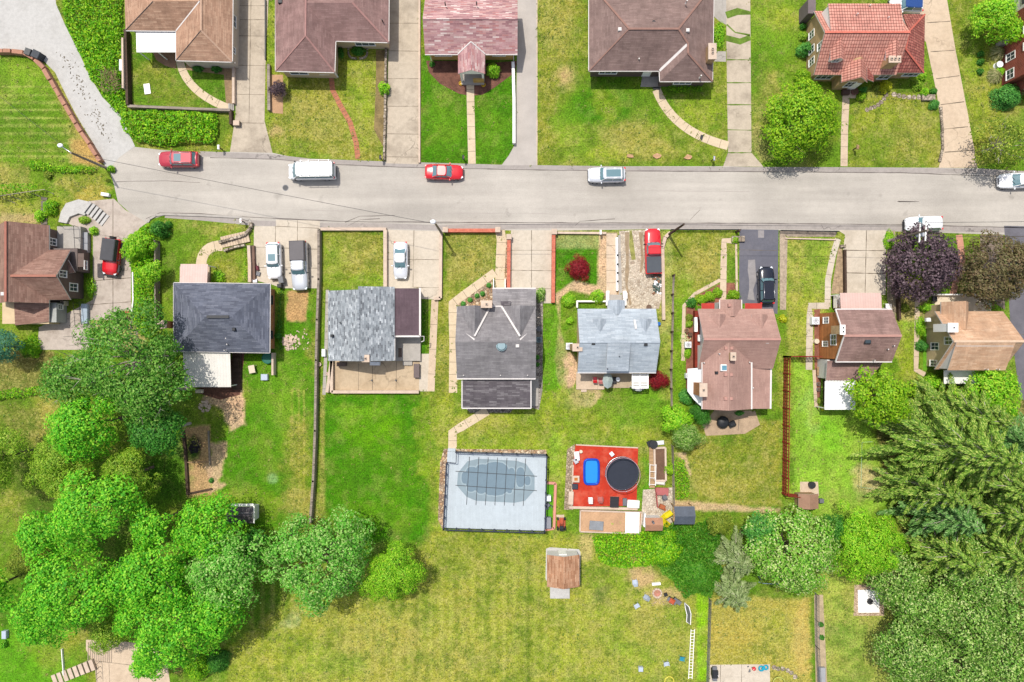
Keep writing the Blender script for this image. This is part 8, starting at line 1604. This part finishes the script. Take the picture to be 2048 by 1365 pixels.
solo('swing_frame', m2, plain('pale_blue_metal', c(160, 190, 210), .5, .05), 'pale swing frame between the spruces and the blossoming tree', 'swing'); box(1645, 1352, .8, 1.9, .5, plain('grey_trough', c(170, 172, 176), .6, .1), 'trough', 'grey trough at the bottom of the narrow walk', 'trough')
m2 = MB()
for a_, b_ in (((1724, 885), (1722, 975)), ((1724, 885), (1745, 884)), ((1722, 975), (1745, 978))): m2.tube([W(*a_, 1.0), W(*b_, 1.0)], .03, 5); m2.tube([W(*a_, 1.0), (*W(*a_, 1.0)[:2], 0)], .03, 5)
solo('pen_fence', m2, plain('pale_green_wire', c(170, 200, 160), .5, .05), 'faint pale wire pen beside the tall spruces on the sunny lawn', 'fence')
# around the blue-roofed house
def heap(px, py, rx, ry, n, s, label, name='rock_pile', mat=None, h=.25, cat='rocks'):
    mb = MB(); g = random.Random(px)
    for i in range(n):
        a = g.uniform(0, 6.28); r = g.random() ** .6; x, y, _ = W(px + math.cos(a) * r * rx, py + math.sin(a) * r * ry); k_ = s * g.uniform(.5, 1.2); mb.rbox(x, y, 0, k_, k_ * g.uniform(.5, .9), h * g.uniform(.3, 1) * (1.3 - r), g.uniform(0, 3.1), 0, .04)
    return solo(name, mb, mat or plain('pale_rubble', c(228, 204, 184), .9, .2, 2, 7), label, cat)
heap(581, 685, 18, 17, 90, .32, 'heap of pale broken stones on the lawn beside the blue-roofed house'); heap(606, 680, 20, 22, 18, .2, 'loose scatter of small pale stones right of the stone heap'); heap(410, 812, 13, 12, 34, .34, 'pile of pale slabs between the porch and the burnt patch'); heap(388, 895, 10, 12, 60, .3, 'blackened ash and charred wood in the dirt plot', 'ash_heap', plain('char', c(44, 42, 46), .95, .4, 4, 9), .15, 'ash'); heap(1318, 1198, 26, 16, 40, .16, 'debris of chips and twigs around the fire ring', 'debris', plain('debris_tan', c(214, 190, 160), .9, .3), .08, 'debris')
wallseg([(366, 862), (371, 900), (376, 990)], .28, .35, wood_dark, 'dark timber edge on the left side of the dirt plot', 'timber_edge', 'edging'); wallseg([(417, 862), (420, 930)], .16, .25, wood_grey, 'pale timber edge on the right side of the dirt plot', 'timber_edge', 'edging'); wallseg([(373, 925), (420, 924)], .12, .2, wood_tan, 'pale cross board dividing the dirt plot', 'timber_edge', 'edging'); wallseg([(376, 988), (424, 978)], .2, .25, wood_dark, 'dark timber edge at the bottom of the dirt plot', 'timber_edge', 'edging')
mb = MB(); x, y, _ = W(535, 717, .5); mb.cyl(x, y, .0, .55, .55, .62, 18); mb.ring(x, y, .55, .62, .06, 20); solo('water_tub', mb, plain('teal_plastic', c(22, 116, 96), .5, .1), 'dark teal round tub behind the blue-roofed house', 'tub'); mb = MB(); x, y, _ = W(503, 739, .6); mb.rbox(x, y, .5, .75, .95, .08, .2, 0, .03)
for a_ in (-.3, .3):
    for b_ in (-.4, .4): mb.tube([(x + a_, y + b_, .5), (x + a_ * 1.3, y + b_ * 1.2, 0)], .025, 5)
solo('lawn_table', mb, cream, 'small cream oval table with splayed legs on the lawn', 'table'); box(528, 755, .8, .75, .5, plastic_w, 'cool_box', 'white cool box with grey rim on the lawn behind the blue-roofed house', 'cool box', lid=blueg); box(398, 783, .9, .45, .35, cream, 'step_block', 'cream step block under the carport edge', 'step')
box(561, 560, .6, .8, 1.0, greyp, 'wheeled_bin', 'grey wheeled bin in front of the white hatchback', 'bin', 10); box(558, 572, .5, .45, .9, blackp, 'wheeled_bin', 'small black bin at the end of the double driveway', 'bin'); box(516, 548, .5, .5, .2, greyp, 'paving_slab', 'grey square slab near the wall beside the hatchback', 'slab', -15); box(509, 562, .55, .45, .3, plastic_w, 'crate', 'white crate against the wall by the orange-brick house', 'crate'); mb = MB(); x, y, _ = W(513, 533, .5); mb.tube([(x - .1, y + .8, .9), (x, y, .3), (x, y - .3, .1)], .04, 6); mb.rbox(x, y - .2, .05, .3, .55, .3, .2, 0, .06); solo('string_trimmer', mb, plain('maroon', c(110, 40, 56), .6, .1), 'maroon garden tool leaning by the driveway wall', 'garden tool')
# around the mottled-roof house
box(678, 728, .35, .5, .1, wood_tan, 'mat', 'tan mat by the patio door of the mottled-roof house', 'mat'); box(833, 742, .7, 1.7, .6, plain('brown_cover', c(120, 106, 104), .7, .1), 'covered_sofa', 'grey-brown covered seat at the right side of the walled patio', 'seat'); box(682, 729, 1.1, .5, .7, plain('dark_cover', c(110, 92, 84), .7, .15), 'covered_grill', 'dark covered barbecue against the house on the walled patio', 'barbecue'); box(800, 706, .4, 1.1, .6, plain('porch_brown', c(120, 104, 96), .8, .2), 'bench', 'brown bench on the small back porch of the mottled-roof house', 'bench')
for q, l in (((744, 761), 'left thin post with dark foot on the walled patio'), ((792, 761), 'right thin post with dark foot on the walled patio')): x, y, _ = W(*q); mb = MB(); mb.cyl(x, y, .01, .3, .12, .08, 10); mb.tube([(x, y, .3), (x, y, 2.1)], .02, 5); solo('clothes_post', mb, greyp, l, 'post')
for q, l in (((640, 729), 'pale round pot beside the long timber wall, upper one'), ((657, 748), 'pale round pot beside the patio corner, lower one')): x, y, _ = W(*q); mb = MB(); mb.ring(x, y, .25, .2, .05, 14); mb.cyl(x, y, 0, .2, .2, None, 12); solo('flower_pot', mb, wallcap, l, 'pot', 'pots beside the timber wall')
# condensers
def condenser(px, py, s, label, mat=None):
    x, y, _ = W(px, py, .8); th = Th('air_conditioner', label, 'air conditioner', (x, y, 0), 'outdoor cooling units'); m2 = MB(); m2.rbox(x, y, 0, s, s, .8, 0, 0, .05); th.part('cabinet', m2, mat or plastic_w); m2 = MB(); m2.ring(x, y, .81, s * .34, .02, 20); m2.ring(x, y, .81, s * .18, .015, 16)
    for i in range(4): a = i * .785; m2.bar((x - math.cos(a) * s * .34, y - math.sin(a) * s * .34, .81), (x + math.cos(a) * s * .34, y + math.sin(a) * s * .34, .81), .02, .015)
    th.part('fan_guard', m2, dark_metal)
condenser(1139, 693, .8, 'white condenser beside the chimney of the pale blue-roofed house'); condenser(1377, 690, .75, 'white condenser beside the side deck of the rose-roofed house'); condenser(1377, 752, .6, 'second white unit below it, beside the white lean-to roof'); condenser(1632, 642, .9, 'pale condenser against the cedar-sided gable'); condenser(1078, 680, .65, 'blue-grey condenser on the right wall of the dark grey house', plain('unit_teal', c(130, 158, 170), .5, .1)); condenser(111, 613, .6, 'cream unit on the wall behind the left house', cream); condenser(124, 607, .55, 'smaller cream unit right beside the other behind the left house', cream)
mb = MB(); x, y, _ = W(1078, 658, .6); mb.cyl(x, y, 0, .6, .32, None, 18); mb.ring(x, y, .6, .32, .03, 18); solo('heat_pump', mb, greyp, 'round grey unit just above the blue-grey condenser', 'heat pump')
mb = MB(); x, y, _ = W(2000, 129, .6); mb.cyl(x, y, 0, .6, .4, None, 18); mb.ring(x, y, .61, .36, .04, 18); solo('heat_pump', mb, plastic_w, 'round white unit against the red-brick house between the grass clumps', 'heat pump')
# patio things of the pale blue-roofed house
chair(1190, 759, 90, 'red-seated patio chair on the tan patio, left one', rd, wallcap, .25, 'red patio chairs', 'patio_chair'); chair(1201, 761, 90, 'pinkish patio chair on the tan patio, right one', plain('pinkish', c(206, 132, 132), .7, .1), wallcap, .25, 'red patio chairs', 'patio_chair')
x, y, _ = W(1216, 762, 2.2); th = Th('parasol', 'pale grey-green half-shut parasol beside the red patio chairs', 'parasol', (x, y, .15)); m2 = MB(); n_ = 8; rg = [(x + .62 * math.cos(i * .785), y + .95 * math.sin(i * .785), 1.9) for i in range(n_)]; m2.mesh(rg + [(x, y, 2.4)], [(i, (i + 1) % n_, n_) for i in range(n_)]); th.part('canopy', m2, plain('parasol_cloth', c(176, 190, 188), .8, .08)); m2 = MB(); m2.cyl(x, y, .15, 2.35, .025, None, 8); th.part('pole', m2, greyp)
box(1228, 761, .6, .8, .6, blackp, 'wicker_chair', 'dark wicker chair right of the parasol', 'chair', 5); mb = MB(); x, y, _ = W(1236, 759, .7); mb.cyl(x, y, .2, .7, .06, None, 8); mb.cyl(x, y, .7, .75, .26, None, 14); solo('round_side_table', mb, plastic_w, 'tiny round side table next to the dark wicker chair', 'table')
th = Th('pergola', 'white slatted pergola roof at the right end of the patio', 'pergola', W(1280, 765)); m2 = MB(); zz = 2.3
for i in range(9): m2.bar(W(1263.5, 750 + i * 3.3, zz), W(1297, 750 + i * 3.3, zz), .12, .05)
for q in (1265, 1280, 1296): m2.bar(W(q, 748, zz + .06), W(q, 777, zz + .06), .12, .08)
m2.bar(W(1263.5, 758, zz + .01), W(1297, 758, zz + .01), .75, .02); th.part('roof_slats', m2, white)
for q in ((1266, 775), (1294, 776)): m2 = MB(); a_ = W(*q, zz); m2.box(a_[0] - .06, a_[1] - .06, 0, a_[0] + .06, a_[1] + .06, zz); th.part('post', m2, white)
grill(1277, 777, 0, 'white barbecue under the south edge of the pergola', white, 1.2, .6); box(1251, 592, .5, .7, .8, white, 'porch_box', 'white box at the right side of the small front porch', 'box'); mb = MB(); x, y, _ = W(1298, 615, .4); mb.cyl(x, y, 0, .4, .24, .3, 14); mb.ring(x, y, .4, .3, .03, 14); solo('flower_pot', mb, plain('brown_pot', c(120, 96, 80), .8, .1), 'round brown pot in front of the pale blue-grey roof on gravel', 'pot')
mb = MB(); g = random.Random(5)
for i in range(46): x, y, _ = W(1305 + g.uniform(0, 16), 550 + g.uniform(0, 38)); mb.rbox(x, y, 0, g.uniform(.15, .5), g.uniform(.1, .3), g.uniform(.05, .3), g.uniform(0, 3), g.choice([0, 0, 0, 1, 2]), .01)
solo('scrap_heap', mb, [plain('scrap_green', c(84, 104, 96), .7, .3, 2, 8), plastic_w, plain('scrap_rust', c(150, 110, 84), .8, .2)], 'dark greenish heap of scrap on the gravel behind the red pickup', 'scrap'); mb = MB(); x, y, _ = W(1318, 648, .5); mb.cyl(x, y, 0, .5, .22, None, 12); solo('barrel', mb, plain('barrel_blue', c(30, 110, 190), .4, .05), 'small blue barrel at the right wall of the pale blue-roofed house', 'barrel')
# rose-roofed house surroundings
for q, r, m_, l in (((1372, 661), .28, wood_tan, 'brown barrel planter beside the side deck'), ((1379, 670), .26, blackp, 'dark star-shaped pot below the barrel planter')): x, y, _ = W(*q); mb = MB(); mb.cyl(x, y, 0, .4, r * .8, r, 12); mb.cyl(x, y, .4, .42, r * .8, None, 12, 1); solo('planter', mb, [m_, soil_dark], l, 'planter')
mb = MB()
for q in ((1367, 673), (1371, 680), (1376, 676), (1366, 682)): x, y, _ = W(*q); mb.ring(x, y, .06, .3, .05, 14)
solo('garden_hose', mb, plain('pale_hose', c(214, 220, 160), .6, .05), 'coiled pale yellow hose beside the white condenser', 'hose'); mb = MB(); x, y, _ = W(1446, 845, .5); mb.ell(x, y, .5, .75, .75, .4, 16); mb.cyl(x, y, 0, .5, .1, None, 8); solo('patio_table', mb, blackp, 'round dark covered table on the rear patio of the rose-roofed house', 'table'); mb = MB(); x, y, _ = W(1465, 849, .6); mb.rbox(x, y, 0, .8, .6, .8, .4, 0, .15); solo('covered_grill', mb, blackp, 'dark covered barbecue on the shaded rear patio', 'barbecue')
mb = MB(); mb.tube([W(1478, 840), W(1476, 862)], .03, 5); solo('hand_rail', mb, dark_metal, 'thin dark rail lying across the rear patio', 'rail'); box(1477, 478, 1.6, .7, .35, stone_wall, 'stone_steps', 'short stone steps between the front walk and dark driveway', 'steps'); x, y, _ = W(1477, 462, 1); mb = MB(); mb.box(x - .1, y - .1, 0, x + .1, y + .1, 1.5); solo('gate_post', mb, wood_dark, 'dark square post at the top left of the dark driveway', 'post'); box(1479, 477, .3, .3, .2, plain('coral', c(230, 120, 90), .6, .05), 'flower_pot', 'coral flower pot on the edge of the dark driveway', 'pot')
# cedar house
mb = MB()
for i in range(4): mb.box(X(1631 + i * 1.9), Y(751), .42, X(1632.4 + i * 1.9), Y(734), .48)
for q in (1632, 1637): mb.box(X(q), Y(748), 0, X(q + 1), Y(737), .42)
solo('wooden_bench', mb, wood_tan, 'slatted wooden bench beside the cedar house back door', 'bench')
for q, l in (((1635, 768), 'upper of two round pots in the mulch strip'), ((1635, 779), 'lower of two round pots in the mulch strip')): x, y, _ = W(*q); mb = MB(); mb.cyl(x, y, 0, .35, .16, .22, 12); mb.cyl(x, y, .35, .36, .17, None, 12, 1); solo('flower_pot', mb, [greyp, soil_dark], l, 'pot')
mb = MB(); x, y, _ = W(1634, 683, .5); mb.cyl(x, y, 0, .5, .3, None, 18); solo('well_cover', mb, cream, 'round cream cover below the pale condenser', 'cover'); m2 = MB(); x, y, _ = W(1688, 492, .5); m2.rbox(x, y, 0, .7, .35, .35, .1, 0, .05); solo('stone_pier', m2, stone_wall, 'small grey stone pier beside the wide concrete drive', 'pier'); wallseg([(1689, 500), (1690, 588)], .26, .5, wood_dark, 'dark timber edge between rock bed and the wide concrete drive', 'timber_edge', 'edging'); wallseg([(1792, 548), (1796, 600), (1798, 640)], .28, .6, wood_dark, 'dark timber wall between cedar house and cream house gardens', 'timber_wall', 'wall')
chair(1776, 612, 90, 'small white chair at the right end of the pinkish canopy', white, None, 0, None); box(1871, 598, .5, .65, .4, blackp, 'doormat_box', 'dark box at the left end of the cream terrace', 'box', z=.6); box(1858, 640, .55, .45, .4, plastic_w, 'meter_box', 'small white fittings by the north corner of the cream gable', 'box', z=1.5); box(1888, 772, .4, .4, .6, plastic_w, 'bin', 'small white bin behind the cream house', 'bin'); box(1920, 790, .45, .4, .5, plain('bright_blue', c(30, 140, 210), .5, .05), 'crate', 'bright blue crate behind the cream house', 'crate')
wallseg([(1570, 477), (1672, 480)], .14, .2, wallcap, 'thin pale kerb across the top of the long green lawn', 'edging', 'edging')
# chairs and bits of the north side
box(1300, 146, .0 + .8, .5, .5, plain('blue_seat', c(40, 90, 160), .5, .1), 'stool', 'small blue seat on the shaded porch of the large brown house', 'seat'); mb = MB(); x, y, _ = W(1710, 183, .3); mb.cyl(x, y, .03, .35, .36, .42, 18); mb.cyl(x, y, .35, .37, .36, None, 16, 1); solo('round_planter', mb, [plain('mauve_pot', c(150, 100, 96), .8, .1), soil_dark], 'round reddish planter on the entry step of the red-roofed house', 'planter'); box(1693, 184, .9, .6, .5, plain('bench_dark', c(96, 72, 66), .8, .2), 'porch_bench', 'dark bench by the entry of the red-roofed house', 'bench')
for q, l in (((967, 171), 'yellow-edged ring ornament in the mulch right of the walk'), ((922, 168), 'yellow plant stake ring in the mulch left of the walk')): x, y, _ = W(*q); mb = MB(); mb.ring(x, y, .15, .22, .05, 14); mb.cyl(x, y, 0, .12, .12, None, 8); solo('garden_ornament', mb, plain('ornament_yellow', c(226, 180, 40), .5, .05), l, 'ornament')
m2 = MB(); m2.prism(w2([(1402, 270), (1407, 271), (1404, 282), (1399, 280)]), .017, .045); solo('door_mat', m2, blackp, 'black mat lying across the curved concrete walk', 'mat'); m2 = MB(); m2.prism(w2([(1305, 175), (1319, 175), (1319, 180), (1306, 180)]), 0, .12); solo('door_step', m2, dark_metal, 'dark step at the upper end of the curved concrete walk', 'step')
box(7, 1271, .55, .95, .5, blueg, 'cool_box', 'pale blue-grey box at the left edge of the lower lawn', 'cool box')
# bottom-left steps
st = MB()
for i in range(8): p = W(110 + i * 11, 1360 - i * 4.5); st.rbox(p[0], p[1], 0, .5, 1.3, .1 + i * .04, .35, 0, .01)
solo('timber_steps', st, wallcap, 'shallow steps climbing to the bottom-left driveway', 'steps'); mb = MB(); mb.tube([W(192, 1328, .9), W(194, 1365, .9)], .03, 5)
for i in range(4): p = W(192, 1330 + i * 10, .9); mb.tube([p, (p[0], p[1], 0)], .025, 5)
solo('handrail', mb, dark_metal, 'dark handrail at the left edge of the bottom-left driveway', 'railing'); wallseg([(124, 1298), (128, 1350)], .08, .3, white, 'row of white edging pegs on the lower left lawn', 'edging', 'edging')
mb = MB()
for i in range(12): mb.box(X(176 + i * 4.2), Y(1325), .01, X(177.2 + i * 4.2), Y(1285), .06)
solo('ribbed_mat', mb, plain('rib_tan', c(196, 178, 160), .8, .1), 'ribbed pale strips at the head of the bottom-left driveway', 'paving')
# weeds and dry tufts standing in the lawns
g = np.random.default_rng(3); n_ = 26000; q = np.stack([g.uniform(-20, 2070, n_), g.uniform(-20, 1390, n_)], 1); ok = fbm(q[:, 0], q[:, 1], 60, 3, 77) > g.uniform(.3, .7, n_)
for P in paved + [[(0, 440), (190, 440), (190, 660), (0, 660)]]:
    ins = np.zeros(n_, bool)
    for i in range(len(P)):
        (ax, ay), (bx_, by_) = P[i], P[(i + 1) % len(P)]
        if ay != by_: ins ^= ((ay > q[:, 1]) != (by_ > q[:, 1])) & (q[:, 0] < (bx_ - ax) * (q[:, 1] - ay) / (by_ - ay) + ax)
    ok &= ~ins
ix = np.clip(np.searchsorted(gx, (q[:, 0] - 1024) / S), 0, nx - 1); iy = np.clip(np.searchsorted(gy, (682.5 - q[:, 1]) / S), 0, ny - 1); rt = col[iy * nx + ix, 0] / np.maximum(col[iy * nx + ix, 1], 1e-3); ok &= (rt < 1.22) & (g.random(n_) < np.clip(rt * 1.3 - .25, .1, 1))
q = q[ok]; n_ = len(q); k_ = 5; c0 = np.repeat(np.stack([(q[:, 0] - 1024) / S, (682.5 - q[:, 1]) / S, np.full(n_, .05)], 1), k_, 0); r = np.repeat(g.uniform(.04, .2, n_), k_)[:, None]
d = g.normal(size=(n_ * k_, 3)); d[:, 2] = np.abs(d[:, 2]) * .3; o = leaves('weeds', c0 + d * r * np.array([1, 1, .4]), norm(d * .4 + np.array([0, 0, 1.0])), np.repeat(g.uniform(.1, .24, n_), k_), .5, leafm('leaves_weed', [c(74, 112, 30), c(110, 146, 44), c(160, 166, 76), c(196, 188, 112)], .2)); o['kind'] = 'stuff'
